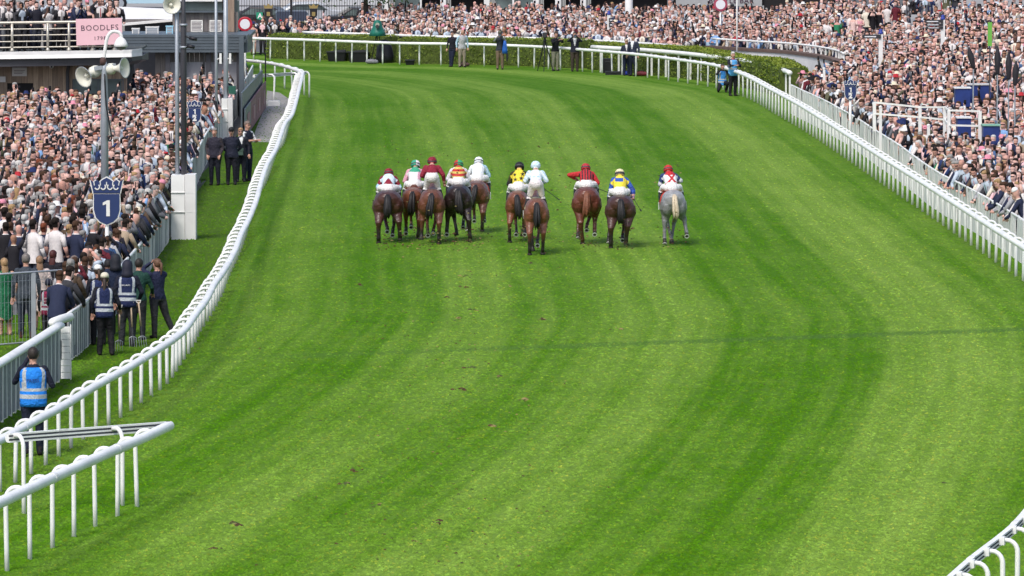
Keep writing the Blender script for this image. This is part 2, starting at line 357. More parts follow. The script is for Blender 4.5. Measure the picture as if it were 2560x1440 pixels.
def running_rail(line, out, spacing, label, first=0.6, clamps=False, step=0.5, h=RAILH):
    ln = resample(line, step); t = tangents(ln); nrm = np.stack([t[:, 1], -t[:, 0], 0*t[:, 0]], 1)*out
    root = empty('running_rail', ln[0]); root.scale = (1, 1, h/RAILH); o = ln[0]; pr = rail_profile()
    g = Geo(); rings = [[p-o+n*a+np.array([0, 0, b]) for a, b in pr] for p, n in zip(ln, nrm)]
    g.loft(rings); 
    k = len(pr)
    for i in range(len(g.f)-2):
        if (i % k) in (9, 10, 11, 13, 14, 15): g.m[i] = 1
    me = fixn(g.mesh('rail', [WHITE, DARKGAP])); 
    me.polygons.foreach_set('use_smooth', [True]*len(me.polygons)); 
    try: me.set_sharp_from_angle(angle=math.radians(40))
    except Exception: pass
    link('rail', me, root)
    d = np.r_[0, np.cumsum(np.linalg.norm(np.diff(ln, axis=0), axis=1))]
    q = first
    while q < d[-1]:
        p = np.array([np.interp(q, d, ln[:, i]) for i in range(3)]); n = np.array([np.interp(q, d, nrm[:, i]) for i in range(3)])
        po = link('post', POSTMESH, root); po.location = p-o; a = math.atan2(n[1], n[0]); po.rotation_euler = (random.gauss(0, .012), random.gauss(0, .012), a)
        if clamps: c = link('clamp', CLAMP, po)
        q += (spacing if not callable(spacing) else spacing(p))*random.uniform(0.96, 1.04)
    for q in np.arange(2.2, d[-1], 4.6):
        p = np.array([np.interp(q, d, ln[:, i]) for i in range(3)]); tt = np.array([np.interp(q, d, t[:, i]) for i in range(3)]); n = np.array([tt[1], -tt[0], 0])*out; jg = Geo()
        jg.loft([[p-o+tt*e_+n*(a_*1.05-.002)+np.array([0, 0, 1.03+(b_-1.03)*1.05]) for a_, b_ in pr] for e_ in (-.09, .09)]); link('joint', fixn(jg.mesh('joint', [JOINT])), root)
    tag(root, label, 'rail'); return root
running_rail(FAR_LINE, -1, lambda p: 1.14 if p[1] > 291 else 1.7, 'long white running rail curving round the far bend and down beside the picket fence', first=0.35)
running_rail(LEFT_LINE, +1, 1.5, 'long wavy white running rail beside the grass strip and staff')
running_rail(FORE_LINE, -1, 1.55, 'short white running rail ending in a pointed corner in front', first=0.35, h=FOREH)
running_rail(CORNER_LINE, -1, 1.45, 'white running rail with looped posts cut off by the bottom corner', first=0.15, clamps=True)
# the return bar of the short rail, seen from its grooved back
def bar(a, b, label, posts, out=1, h=RAILH):
    running_rail(np.array([a, (np.array(a)+np.array(b))/2, b]), out, posts, label, first=posts*0.6, h=h)
a = ground_of_top(424, 1052, FOREH); b = ground_of_top(20, 1082, FOREH)
bar(a, b, 'white rail returning from the pointed corner, grooved side showing', 2.0, -1, FOREH)
CHUTE = smooth_line(top_line([(606, 146), (625, 148), (660, 152), (695, 158), (728, 167), (757, 178)]))
running_rail(CHUTE, -1, 2.2, 'short curved white rail behind the far end of the inner rail', first=1.6)
a = ground_of_top(764, 178, RAILH); b = ground_of_top(636, 186, RAILH)
bar(a, b, 'white rail end piece joining the inner rail to the crowd fence', 1.9, -1)
# ------------------------------------------------------------------ crowd fences, hedge
GREYSTEEL = mat('galvanised_steel', (0.33, 0.36, 0.40), 0.45, 0.1, 4.0, metal=0.3)
DARKSTEEL = mat('dark_steel', (0.05, 0.05, 0.06), 0.5, 0.1, 4.0)
BLACK = mat('black_plastic', (0.012, 0.012, 0.016), 0.5, 0.15, 5.0)
MESHDARK = mat('dark_mesh', (0.24, 0.24, 0.25), 0.8, 0.3, 12.0)
LFENCE = smooth_line([P(x, y) for x, y in [(170, 905), (217, 868), (300, 775), (357, 704), (390, 648), (424, 596), (460, 522), (491, 460), (515, 410), (556, 345), (592, 292), (618, 250), (632, 222)]], 6)
LFENCE_A = smooth_line([P(x, y) for x, y in [(-120, 1140), (-60, 1098), (0, 1058), (80, 1002), (150, 952)]], 6)
def topped(px, h): return np.array([ground_of_top(x, y, h) for x, y in px])
RFENCE = smooth_line(topped([(1978, 211), (2010, 226), (2057, 247), (2100, 270), (2140, 292), (2190, 325), (2245, 359), (2297, 397), (2352, 433), (2420, 467), (2475, 497), (2542, 538), (2600, 572)], 1.15), 6)
def plank(name, w, h, t, m):
    g = Geo(); g.box((-w/2, -t/2, 0), (w/2, t/2, h)); return g.mesh(name, [m])
def fence(line, label, spacing, picket, h, toprail, backing=None, jitter=0.0, name='crowd_fence'):
    ln = resample(line, 0.8); o = ln[0]; root = empty(name, o); t = tangents(ln)
    g = Geo()
    if toprail[0] == 'tube': g.tube([p-o+np.array([0, 0, h]) for p in ln], toprail[1], 8)
    else:
        nr = np.stack([t[:, 1], -t[:, 0], 0*t[:, 0]], 1); a, b = toprail[1], toprail[2]
        g.loft([[p-o+n*a*math.cos(q)+np.array([0, 0, h+b*math.sin(q)]) for q in np.linspace(0, 2*math.pi, 10, endpoint=False)] for p, n in zip(ln, nr)])
    me = fixn(g.mesh('top_rail', [WHITE2], True)); link('top_rail', me, root)
    if backing:
        g = Geo(); nr = np.stack([t[:, 1], -t[:, 0], 0*t[:, 0]], 1)
        g.loft([[p-o+n*q+np.array([0, 0, z]) for q, z in ((-0.02, 0.04), (0.02, 0.04), (0.02, h-0.06), (-0.02, h-0.06))] for p, n in zip(ln, nr)])
        link('mesh_panel', fixn(g.mesh('mesh_panel', [backing])), root)
    d = np.r_[0, np.cumsum(np.linalg.norm(np.diff(ln, axis=0), axis=1))]; q = spacing/2
    while q < d[-1]:
        p = np.array([np.interp(q, d, ln[:, i]) for i in range(3)]); tt = np.array([np.interp(q, d, t[:, i]) for i in range(3)])
        c = link(picket.name, picket, root); a = math.atan2(tt[1], tt[0]); nn = np.array([math.sin(a), -math.cos(a), 0])
        c.location = p-o+nn*random.gauss(0, jitter*0.6); c.rotation_euler = (random.gauss(0, jitter), random.gauss(0, jitter), a); c.scale = (1, 1, 1+random.uniform(-1, 1)*jitter*0.8)
        q += spacing
    tag(root, label, 'fence'); return root
PICK = plank('picket', 0.075, 0.98, 0.05, WHITE2)
fence(LFENCE, 'white steel picket fence holding back the dense crowd beside the grass strip', 0.43, PICK, 1.0, ('tube', 0.035), MESHDARK, 0.01)
PICK2 = plank('post', 0.06, 1.08, 0.06, WHITE2)
fence(LFENCE_A, 'low mesh fence with a padded white top beside the blue press vest', 0.62, PICK2, 1.12, ('pad', 0.11, 0.07), MESHDARK, 0.008)
BOARD = plank('plank', 0.395, 1.13, 0.03, mat('mottled_white', (0.70, 0.70, 0.69), 0.7, 0.22, 2.5, stretch=(3, 3, .6)))  # slightly greyer white, its tone varying along each plank
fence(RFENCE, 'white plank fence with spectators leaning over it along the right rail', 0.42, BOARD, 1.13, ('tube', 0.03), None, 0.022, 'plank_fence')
# white slatted panel at the end of the padded fence
root = empty('gate_panel', P(152, 950)); o = P(152, 950); g = Geo()
for k in range(8):
    z0 = 0.03+k*0.132; g = Geo(); g.box((-0.19, -0.04, z0), (0.19, 0.04, z0+0.122)); g.build('slat', WHITE2, root)
g = Geo(); g.box((-0.215, -0.03, 0.0), (-0.195, 0.03, 1.12)); g.box((0.195, -0.03, 0.0), (0.215, 0.03, 1.12)); g.build('frame', WHITE2, root)
g = Geo(); g.box((-0.06, -0.052, 0.42), (0.02, -0.043, 0.80)); g.build('number_plate', BLACK, root)
g = Geo(); g.tube([(-0.16, 0, 1.16), (-0.02, 0.3, 1.2), (0.12, 1.0, 1.2)], 0.09, 10, dome=True); g.build('padding', WHITE2, root, True)
tag(root, 'narrow white slatted gate panel with a black plate between the fences', 'gate')
# grey tube fence panel in front of the suited man
def mesh_panel_fence(p0, p1, h, label, m=GREYSTEEL, wires=26):
    p0 = np.array(p0); p1 = np.array(p1); root = empty('temporary_fence', p0); v = p1-p0; L = np.linalg.norm(v); u = v/L
    g = Geo(); r = 0.12
    arc = [(L-r+r*math.sin(a), h-r+r*math.cos(a)) for a in np.linspace(0, math.pi/2, 5)]
    pts = [(0, h)]+arc+[(L, 0.1)]
    g.tube([u*x+np.array([0, 0, z]) for x, z in pts], 0.022, 8); g.tube([u*0.0+np.array([0, 0, 0.12]), u*L+np.array([0, 0, 0.12])], 0.018, 8); g.build('frame', m, root, True)
    wm = Geo(); wm.box((-0.003, -0.003, 0.12), (0.003, 0.003, h)); wmm = wm.mesh('wire', [m])
    for k in range(1, wires):
        c = link('wire', wmm, root); c.location = u*L*k/wires
    g = Geo()
    for z in (0.55, 1.0, 1.45):
        if z < h-0.1: g.beam(u*0+np.array([0, 0, z]), u*L+np.array([0, 0, z]), 0.006, 0.006)
    g.build('cross_wire', m, root)
    g = Geo(); c = u*L*0.62; g.box((c[0]-0.05, c[1]-0.05, 0), (c[0]+0.05, c[1]+0.05, h-0.02)); g.build('post', m, root)
    g = Geo(); g.box((c[0]-0.3, c[1]-0.12, 0), (c[0]+0.3, c[1]+0.12, 0.12)); g.build('base', DARKSTEEL, root)
    tag(root, label, 'fence')
q0 = P(-60, 880); q1 = P(172, 862)
mesh_panel_fence(q0, q1, 1.62, 'grey temporary fence panel with thin wires before a man in a grey suit')
# hedge behind the far rail
def offset_line(line, d):
    t = tangents(line); n = np.stack([t[:, 1], -t[:, 0], 0*t[:, 0]], 1); return line-n*d
HEDGE_C = offset_line(resample(FAR_LINE, 0.5), 2.2)
hx, hy, _ = proj(HEDGE_C); 
LEAFM = []
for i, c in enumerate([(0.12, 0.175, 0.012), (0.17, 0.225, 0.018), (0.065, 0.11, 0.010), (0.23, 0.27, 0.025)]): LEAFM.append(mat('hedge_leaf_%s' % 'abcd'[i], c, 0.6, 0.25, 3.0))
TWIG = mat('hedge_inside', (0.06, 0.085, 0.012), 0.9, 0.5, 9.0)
def hedge(line, h, thick, label, dens=430, leafs=0.05):
    ln = resample(line, 0.35); o = ln[0].copy(); root = empty('hedge', o); t = tangents(ln); nr = np.stack([t[:, 1], -t[:, 0], 0*t[:, 0]], 1); rng = np.random.default_rng(5)
    prof = [(-0.5, 0.0), (-0.5, 0.35), (-0.52, 0.7), (-0.47, 0.93), (-0.3, 1.0), (0, 1.02), (0.3, 1.0), (0.47, 0.93), (0.5, 0.5), (0.5, 0.0)]
    hh = h*(1+0.05*np.interp(np.arange(len(ln)), np.arange(0, len(ln)+9, 9), rng.normal(0, 1, len(np.arange(0, len(ln)+9, 9)))))
    g = Geo(); g.loft([[p-o+n*(a*thick*0.93+rng.normal(0, .02))+np.array([0, 0, max(0, b*hh[i]*0.97+rng.normal(0, .02))]) for a, b in prof] for i, (p, n) in enumerate(zip(ln, nr))])
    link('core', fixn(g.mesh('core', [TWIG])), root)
    per = []; 
    for i in range(len(ln)-1):
        k = int(0.35*dens*(h*1.1+thick*1.2)); per.append(k)
    v = []; f = []; m = []
    for i, k in enumerate(per):
        for _ in range(k):
            q = rng.random(); s = rng.random()*(len(prof)-1)
            w_ = rng.random()
            if w_ < 0.5: s = rng.random()*3.2          # the side towards the course
            a0 = int(s); fr = s-a0; a = prof[a0][0]*(1-fr)+prof[min(a0+1, 9)][0]*fr; b = prof[a0][1]*(1-fr)+prof[min(a0+1, 9)][1]*fr
            bulge = 0.04*math.sin(i*0.9+b*5)+0.03*math.sin(i*2.3+b*11)
            c = ln[i]*(1-q)+ln[i+1]*q-o+nr[i]*(a*thick*(1.0+bulge)+rng.normal(0, 0.025)); c[2] = max(0.02, b*hh[i]*(1+bulge*0.5)+abs(rng.normal(0, 0.03)))
            d1 = rng.normal(0, 1, 3); d1 /= np.linalg.norm(d1); d2 = np.cross(d1, rng.normal(0, 1, 3)); d2 /= np.linalg.norm(d2)+1e-6; sz = leafs*rng.uniform(0.6, 1.4)
            o_ = len(v); v += [c-d1*sz, c+d2*sz*0.5, c+d1*sz, c-d2*sz*0.5]; f.append((o_, o_+1, o_+2, o_+3)); m.append(int(rng.integers(0, 3)) if b < 0.97 else int(rng.choice([0, 1, 1, 3])))  # paler leaves along the top: sunlight put into the leaf colour
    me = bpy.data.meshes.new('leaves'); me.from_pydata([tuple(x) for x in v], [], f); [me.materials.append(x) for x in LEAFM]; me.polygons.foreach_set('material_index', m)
    link('leaves', me, root); tag(root, label, 'hedge')
# one hedge from behind the hut to the camera stand, a second from there round to the fence
s1 = (hx < 992); i1 = np.nonzero(s1)[0]
hedge(HEDGE_C[i1], 1.22, 1.1, 'clipped green hedge behind the far rail, to the left of the green camera cover')
s2 = (hx > 1006) & (hx < 1478) & (hy < 330); hedge(HEDGE_C[np.nonzero(s2)[0]], 1.26, 1.1, 'clipped hedge behind the row of photographers at the far rail')
s3 = (hx > 1482) & (hx < 1985) & (hy < 330); hedge(HEDGE_C[np.nonzero(s3)[0]], 1.28, 1.2, 'darker hedge curving behind the far rail towards the plank fence')
# white spectators' rail behind the hedge
CR = offset_line(resample(FAR_LINE, 0.6), 3.6); cx, cy, _ = proj(CR+np.array([0, 0, 1.2])); CRL = CR[(cx < 1720) & (cx > 560)]
CPOST = plank('post', 0.07, 1.2, 0.07, WHITE2)
fence(CRL, 'white rail with the far crowd leaning on it behind the hedge', 1.7, CPOST, 1.24, ('pad', 0.05, 0.06), None, 0.0, 'crowd_rail')
# ------------------------------------------------------------------ buildings behind the crowd
WOODM = [mat('weathered_board_%s' % 'abcd'[i], c, 0.8, 0.22, 4.0, stretch=(6, 6, 0.6)) for i, c in enumerate([(0.30, 0.225, 0.17), (0.26, 0.19, 0.145), (0.35, 0.265, 0.20), (0.22, 0.165, 0.13)])]
GREYWOOD = [mat('grey_board_%s' % 'abc'[i], c, 0.8, 0.2, 4.0, stretch=(6, 6, 0.6)) for i, c in enumerate([(0.17, 0.155, 0.15), (0.145, 0.13, 0.13), (0.20, 0.18, 0.17)])]
CLAD = mat('blue_grey_cladding', (0.085, 0.105, 0.125), 0.45, 0.1, 3.0)
WALLW = mat('white_render', (0.72, 0.71, 0.70), 0.7, 0.08, 1.5)
PINK = mat('pink_board', (0.80, 0.50, 0.55), 0.5, 0.03, 2.0)
INK = mat('dark_lettering', (0.06, 0.03, 0.05), 0.6)
GREYPANEL = mat('pale_grey_panel', (0.33, 0.33, 0.36), 0.6, 0.06, 2.0)
STEEL = mat('brushed_steel', (0.48, 0.45, 0.39), 0.35, 0.1, 6.0, metal=0.5)
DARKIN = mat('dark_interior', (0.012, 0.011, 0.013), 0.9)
GLASS = mat('shop_glass', (0.10, 0.13, 0.13), 0.12, 0.5, 1.2, spec=0.8)
NOTICE = mat('notice_paper', (0.75, 0.74, 0.70), 0.7)
def X_at(px, d): return (px-1280)/FPX*d*1.0
def Z_at(py, d): return D(1280, py, d)[2]
def Y_at(py, d): return D(1280, py, d)[1]
# --- timber pavilion with a balcony on its roof
dP = 228.0; yP = Y_at(130, dP); xr = X_at(350, dP); xl = X_at(-160, dP)
zdeck = Z_at(128, dP); zf0 = Z_at(150, dP)
root = empty('pavilion', (0, 0, 0)); 
wy = yP+1.3; zw = Z_at(160, dP+1.3); xd0, xd1 = X_at(22, dP+1.3), X_at(88, dP+1.3); zd = Z_at(208, dP+1.3); xw0, xw1 = X_at(184, dP+1.3), X_at(306, dP+1.3); zwn = Z_at(201, dP+1.3)
xx = xl; i = 0
while xx < X_at(318, dP+1.3):
    w_ = random.uniform(0.13, 0.21); x1 = min(xx+w_, X_at(318, dP+1.3)); zb = 0.0; zt = zw
    mid = (xx+x1)/2; g = Geo()
    if xd0 < mid < xd1: g.box((xx, wy, zd), (x1-0.008, wy+0.03, zt))
    elif xw0 < mid < xw1: g.box((xx, wy, zwn), (x1-0.008, wy+0.03, zt))
    else: g.box((xx, wy-random.uniform(0, .012), 0), (x1-0.008, wy+0.03, zt))
    g.build('board', random.choice(WOODM), root); xx = x1; i += 1
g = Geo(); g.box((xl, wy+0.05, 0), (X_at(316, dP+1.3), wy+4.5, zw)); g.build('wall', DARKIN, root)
g = Geo()
g.box((xw0-0.04, wy-0.03, 0.9), (xw0, wy+0.02, zwn)); g.box((xw1, wy-0.03, 0.9), (xw1+0.04, wy+0.02, zwn)); g.box((xw0-0.04, wy-0.035, zwn), (xw1+0.04, wy+0.02, zwn+0.05)); g.box(((xw0+xw1)/2-.02, wy-.03, .9), ((xw0+xw1)/2+.02, wy+.02, zwn)); wfr = g.build('window', CLAD, root)
g = Geo(); g.box((xw0, wy+0.0, 0.9), (xw1, wy+0.01, zwn)); g.build('pane', GLASS, wfr)
# roof deck: bowed white fascia with a rounded end
arc = []
for k in range(25):
    t = k/24; x = xl+(xr-xl)*t; arc.append((x, yP-0.25*math.sin(math.pi*min(1, t*1.1))+(0.0 if t < 0.94 else 1.2*((t-0.94)/0.06)**2)))
def zc(x): return 0.10*(xr-x)/(xr-xl)*-1.0+0.05
for nm, za, zb, pad, mm in (('fascia', zf0+0.06, zdeck, 0.0, WALLW), ('soffit', zf0-0.22, zf0+0.055, -0.12, DARKSTEEL)):
    g = Geo(); ring = []
    for x, y in arc: ring.append([(x-(0 if pad == 0 else .15), y-pad-(0.06 if nm == 'fascia' else 0), za+zc(x)), (x, y-pad, (za+zb)/2+zc(x)), (x, y-pad, zb+zc(x)), (x, y-pad+(.22 if nm == 'fascia' else 4), zb+zc(x)), (x, y-pad+(.22 if nm == 'fascia' else 4), za+zc(x))])
    g.loft(ring); link(nm, fixn(g.mesh(nm, [mm])), root)
g = Geo(); g.tube([(X_at(168, dP+1.2), wy-0.09, 0), (X_at(168, dP+1.2), wy-0.09, zw-0.3), (X_at(172, dP+1.2), wy-.09, zw)], 0.06, 8); g.build('downpipe', DARKSTEEL, root)
g = Geo(); g.box((X_at(23, dP), wy-0.05, Z_at(194, dP)), (X_at(60, dP), wy-0.03, Z_at(172, dP))); pn = g.build('notice', mat('grey_notice', (.55, .54, .56), .6), root)
for k in range(3):
    g = Geo(); g.box((X_at(28, dP), wy-0.054, Z_at(180+k*4, dP)), (X_at(55-k*3, dP), wy-0.051, Z_at(178.9+k*4, dP))); g.build('lettering', INK, pn)
g = Geo(); g.box((X_at(-8, dP), wy-0.05, Z_at(209, dP)), (X_at(6.5, dP), wy-0.03, Z_at(195, dP))); g.build('notice', mat('grey_notice', (.55, .54, .56), .6), root)
g = Geo(); c = (X_at(123, dP), wy-0.14, Z_at(168, dP)); g.ell(c, (.085, .085, .085), 10, 6); g.tube([(c[0], c[1]+.05, c[2]+.05), (c[0], c[1]+.1, c[2]+.16)], .03, 6); cc = g.build('security_camera', WHITE2, root, True)
g = Geo(); g.ell((c[0], c[1]-.06, c[2]-.03), (.04, .04, .04), 8, 5); g.build('lens', BLACK, cc, True)
tag(root, 'timber pavilion with white bowed roof edge behind the left crowd', 'building')
g = Geo(); g.loft([[(x-.1, y+.23, zdeck-.1+zc(x)), (x-.1, y+.23, zdeck-.03+zc(x)), (x-.1, y+5, zdeck-.03+zc(x)), (x-.1, y+5, zdeck-.1+zc(x))] for x, y in arc]); link('deck', fixn(g.mesh('deck', [mat('deck_grey', (.07, .075, .07), .8, .2, 3.0)])), root)
# balcony railing
root = empty('balcony_railing', (0, yP, zdeck)); yr = 0.12
def zd_at(x): return zc(x)
rt = 1.02
px_posts = [30, 119, 172, 231, 286]
for px in px_posts:
    x = X_at(px, dP); g = Geo(); g.tube([(x, yr, zd_at(x)), (x, yr, rt+zd_at(x))], 0.05, 10); g.lathe([(.085, 0), (.085, .04), (.055, .09), (.05, .12)], 10, at=(x, yr, zd_at(x))); g.build('post', STEEL, root, True)
for k, (z, r) in enumerate([(rt, .055), (.79, .024), (.57, .024), (.35, .024), (.14, .028)]):
    g = Geo(); n = 14; g.tube([(xl+(X_at(300, dP)-xl)*t/n, yr, z+zd_at(xl+(X_at(300, dP)-xl)*t/n)) for t in range(n+1)], r, 8); g.build('rail' if k == 0 else 'bar', STEEL, root, True)
tag(root, 'steel balcony railing with four bars on the pavilion roof', 'railing')
# pink sign
root = empty('pink_sign', D(248, 79, dP-0.1)); g = Geo(); W = X_at(306, dP)-X_at(191, dP); H = 66/FPX*dP
g.box((-W/2, -0.03, -H/2), (W/2, 0.03, H/2)); g.build('board', PINK, root)
for tx, sz, z, sp in (('BOODLES', 1.32, 0.13, 1.12), ('1798', 0.40, -0.24, 1.25)):
    o = link('lettering', text_geo(tx, .4, 0.004, -0.002, sp, width=sz), root); o.data.materials.append(INK); o.location = (0.02, -0.036, z)
root.rotation_euler = (0, math.radians(-1.5), 0)
tag(root, 'pink rectangular sign lettered BOODLES 1798 on the balcony railing', 'sign')
# --- blue-grey clad canopy building behind
dC = 248.0; yC = Y_at(110, dC); root = empty('clad_building', (0, 0, 0)); xa, xb = X_at(290, dC), X_at(612, dC)
zt, zb = Z_at(86, dC), Z_at(131, dC)
for k in range(6):
    za = zb+(zt-zb)*k/6; g = Geo(); g.box((xa, yC-0.02*(k % 2)-.02, za), (xb, yC+0.06, zb+(zt-zb)*(k+1)/6-0.012)); g.build('cladding_board', CLAD, root)
g = Geo(); g.box((xa, yC+0.07, zb-.02), (xb+.1, yC+5, zt-.03)); g.build('canopy', CLAD, root)
for px in (418, 455, 520, 596):
    g = Geo(); x = X_at(px, dC); g.box((x-.09, yC+.3, 0), (x+.09, yC+.5, zb-.02)); g.build('column', DARKSTEEL, root)
xx = X_at(385, dC)
while xx < X_at(590, dC):
    w_ = random.uniform(.16, .22); g = Geo(); g.box((xx, yC+.8, 0), (xx+w_-.01, yC+.85, zb-.02)); g.build('board', random.choice(GREYWOOD), root); xx += w_
for a, b in ((422, 505), (510, 590)):
    g = Geo(); g.box((X_at(a, dC), yC+.7, 0), (X_at(b, dC), yC+.75, Z_at(157, dC))); g.build('panel', GREYPANEL, root)
g = Geo(); g.box((X_at(598, dC), yC-.2, 0), (X_at(610, dC), yC+.1, zt-.05)); g.beam((X_at(606, dC), yC-.15, zt-.25), (X_at(622, dC), yC+3.5, zt+.02), .25, .12); g.build('end_frame', CLAD, root)
tag(root, 'low blue-grey clad building with slatted canopy behind the left crowd', 'building')
# hut on top with notices
dH = 252.0; yHt = Y_at(40, dH); root = empty('timber_hut', (0, 0, 0)); zA = zt-.02
xx = X_at(432, dH)
while xx < X_at(585, dH):
    w_ = random.uniform(.14, .2); g = Geo(); g.box((xx, yHt, zA), (xx+w_-.01, yHt+.05, Z_at(30, dH))); g.build('board', random.choice(GREYWOOD), root); xx += w_
g = Geo(); g.box((X_at(432, dH), yHt+.06, zA), (X_at(586, dH), yHt+3, Z_at(-30, dH))); g.build('wall', GREYWOOD[1], root)
g = Geo(); g.box((X_at(430, dH), yHt-.25, Z_at(31, dH)), (X_at(560, dH), yHt+.0, Z_at(26, dH))); g.build('ledge', CLAD, root)
g = Geo(); g.box((X_at(455, dH), yHt-.05, Z_at(26, dH)+.01), (X_at(556, dH), yHt+.03, Z_at(3, dH))); g.build('window', GLASS, root)
g = Geo(); g.box((X_at(430, dH), yHt-.3, Z_at(3, dH)), (X_at(556, dH), yHt, Z_at(-4, dH))); g.build('eaves', WALLW, root)
g = Geo(); g.box((X_at(559, dH), yHt-.15, zA), (X_at(586, dH), yHt-.02, Z_at(-30, dH))); g.build('corner_board', WOODM[1], root)
for a, b in ((477, 507), (524, 554)):
    g = Geo(); g.box((X_at(a, dH), yHt-.06, Z_at(79, dH)), (X_at(b, dH), yHt-.03, Z_at(50, dH))); nb = g.build('notice', NOTICE, root)
    for k in range(7):
        g = Geo(); y_ = 54+k*3.4; g.box((X_at(a+2, dH), yHt-.066, Z_at(y_+1.5, dH)), (X_at(b-2-(k % 3), dH), yHt-.062, Z_at(y_, dH))); g.build('lettering', INK, nb)
tag(root, 'weathered timber hut with two white notices above the canopy', 'hut')
# white sloping roof and clutter between pavilion and hut
root = empty('white_roof', (0, 0, 0)); dR = 256.0; yR = Y_at(40, dR); g = Geo()
g.add([D(290, 60, dR), D(431, 48, dR), D(431, 22, dR+3), D(280, 16, dR+3), D(290, 62, dR)-np.array([0, 0, .06]), D(431, 50, dR)-np.array([0, 0, .06]), D(431, 24, dR+3)-np.array([0, 0, .1]), D(280, 18, dR+3)-np.array([0, 0, .1])],
      [(0, 1, 2, 3), (4, 7, 6, 5), (0, 4, 5, 1), (1, 5, 6, 2), (2, 6, 7, 3), (3, 7, 4, 0)]); link('roof_sheet', fixn(g.mesh('roof_sheet', [WALLW])), root)
g = Geo(); g.box((X_at(295, dR), yR+.1, zt+.35), (X_at(432, dR), yR+.3, Z_at(58, dR))); g.build('beam', GREYWOOD[1], root)
g = Geo(); g.box((X_at(300, dR), yR+3.1, zt-3), (X_at(430, dR), yR+4, Z_at(24, dR))); g.build('wall', DARKSTEEL, root)
tag(root, 'white sloping sheet roof between the balcony and the hut', 'roof')
def plain_box(name, px0, py0, px1, py1, d, t, m, label, cat, extra=None):
    root = empty(name, (X_at((px0+px1)/2, d), Y_at((py0+py1)/2, d), Z_at(py1, d))); W = (px1-px0)/FPX*d; H = (py1-py0)/FPX*d
    g = Geo(); g.box((-W/2, 0, 0), (W/2, t, H)); g.box((-W/2-.015, -.015, H-.05), (W/2+.015, t+.015, H+.0)); g.build('body', m, root)
    g = Geo()
    for k in range(3): g.box((-W/2+.04, -.012, H*(.15+.25*k)), (W/2-.04, -.004, H*(.15+.25*k)+.06))
    g.build('slot', GREYSTEEL, root); tag(root, label, cat); return root
plain_box('white_crate', 330, 70, 348, 87, 250, .35, WALLW, 'smaller white crate on the canopy beside the pink sign', 'crate')
plain_box('white_crate', 364, 66, 396, 87, 250, .4, WALLW, 'wider white crate on the canopy below the sloping roof', 'crate')
plain_box('blue_tub', 415, 64, 432, 87, 250, .4, mat('pale_blue_plastic', (.33, .6, .75), .5), 'pale blue tub on the canopy beside the hut', 'tub')
# --- ground bank behind and the far buildings
TERR = mat('pale_paving', (0.30, 0.29, 0.28), 0.9, 0.2, 1.0)
g = Geo(); g.box((-60, 262, -.02), (X_at(500, 262), 300, Z_at(60, 262))); tag(g.build('terrace', TERR), 'raised paved bank behind the hut', None, None, 'structure')
# far marquee: white columns, glass walls, dark openings
dM = 338.0; yM = Y_at(20, dM); root = empty('marquee', (0, 0, 0)); zT = Z_at(-90, dM)
cols = [968, 1108, 1217, 1340, 1395, 1458]
for px in cols:
    g = Geo(); x = X_at(px, dM); g.box((x-.15, yM-.1, 0), (x+.15, yM+.2, zT)); g.build('column', WALLW, root)
    g = Geo(); 
    for k in range(3): g.box((x+.16+k*.09, yM, 0), (x+.16+k*.09+.07, yM+.08, zT))
    g.build('curtain', mat('grey_curtain', (.34, .34, .33), .8, .1, 4.0, stretch=(8, 8, .3)), root)
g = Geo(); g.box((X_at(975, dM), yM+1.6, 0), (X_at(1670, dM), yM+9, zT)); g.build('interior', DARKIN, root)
for a, b in ((978, 1050), (1222, 1282), (1284, 1336)):
    g = Geo(); g.box((X_at(a, dM), yM+.03, 0), (X_at(b, dM), yM+.06, zT)); pn = g.build('pane', GLASS, root)
for px in (1052, 1283): g = Geo(); x = X_at(px, dM); g.box((x-.05, yM, 0), (x+.05, yM+.1, zT)); g.build('mullion', WALLW, root)
g = Geo(); g.box((X_at(950, dM), yM-.3, zT), (X_at(1660, dM), yM+9, zT+.4)); g.build('roof', WALLW, root)
tag(root, 'white columned marquee with glass and dark openings behind the far crowd', 'marquee')
# bottle bar
dB = 336.0; yB = Y_at(10, dB); root = empty('bar_kiosk', (0, 0, 0)); BARG = mat('grey_bar_front', (.33, .335, .34), .6, .08, 2.0)
xa, xb = X_at(1690, dB), X_at(1905, dB); zs0, zs1 = Z_at(15, dB), Z_at(-40, dB)
g = Geo(); g.box((xa, yB, zs0), (xb, yB+.2, zs1)); g.build('fascia', BARG, root)
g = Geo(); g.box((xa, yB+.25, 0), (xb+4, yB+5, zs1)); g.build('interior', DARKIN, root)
for a, b in ((1660, 1695), (1742, 1766), (1896, 1910)): g = Geo(); g.box((X_at(a, dB), yB-.02, 0), (X_at(b, dB), yB+.15, zs0+.02)); g.build('pier', BARG, root)
g = Geo(); g.box((xa, yB-.03, zs0-.07), (xb, yB+.1, zs0-.01)); g.build('beam', DARKSTEEL, root)
g = Geo(); g.box((xa, yB+.02, 0), (xb, yB+.12, Z_at(45, dB))); g.build('counter', BARG, root)
o = link('lettering', text_geo('BOTTLE BAR', 0.34, 0.006, 0.004, 1.1, width=2.35), root); o.data.materials.append(INK); o.location = (X_at(1828, dB), yB-.01, Z_at(2.5, dB))
tag(root, 'grey bar kiosk lettered BOTTLE BAR behind the far crowd', 'kiosk')
# white round column in front of the marquee
root = empty('white_column', P(1572, 118)); g = Geo(); g.lathe([(.26, 0), (.26, .3), (.2, .4), (.2, 6.0), (.24, 6.1)], 16); g.build('shaft', WALLW, root, True)
g = Geo(); g.box((-.3, -.3, -.02), (.3, .3, .05)); g.build('base', WALLW, root); tag(root, 'thick round white column rising out of the far crowd', 'column')
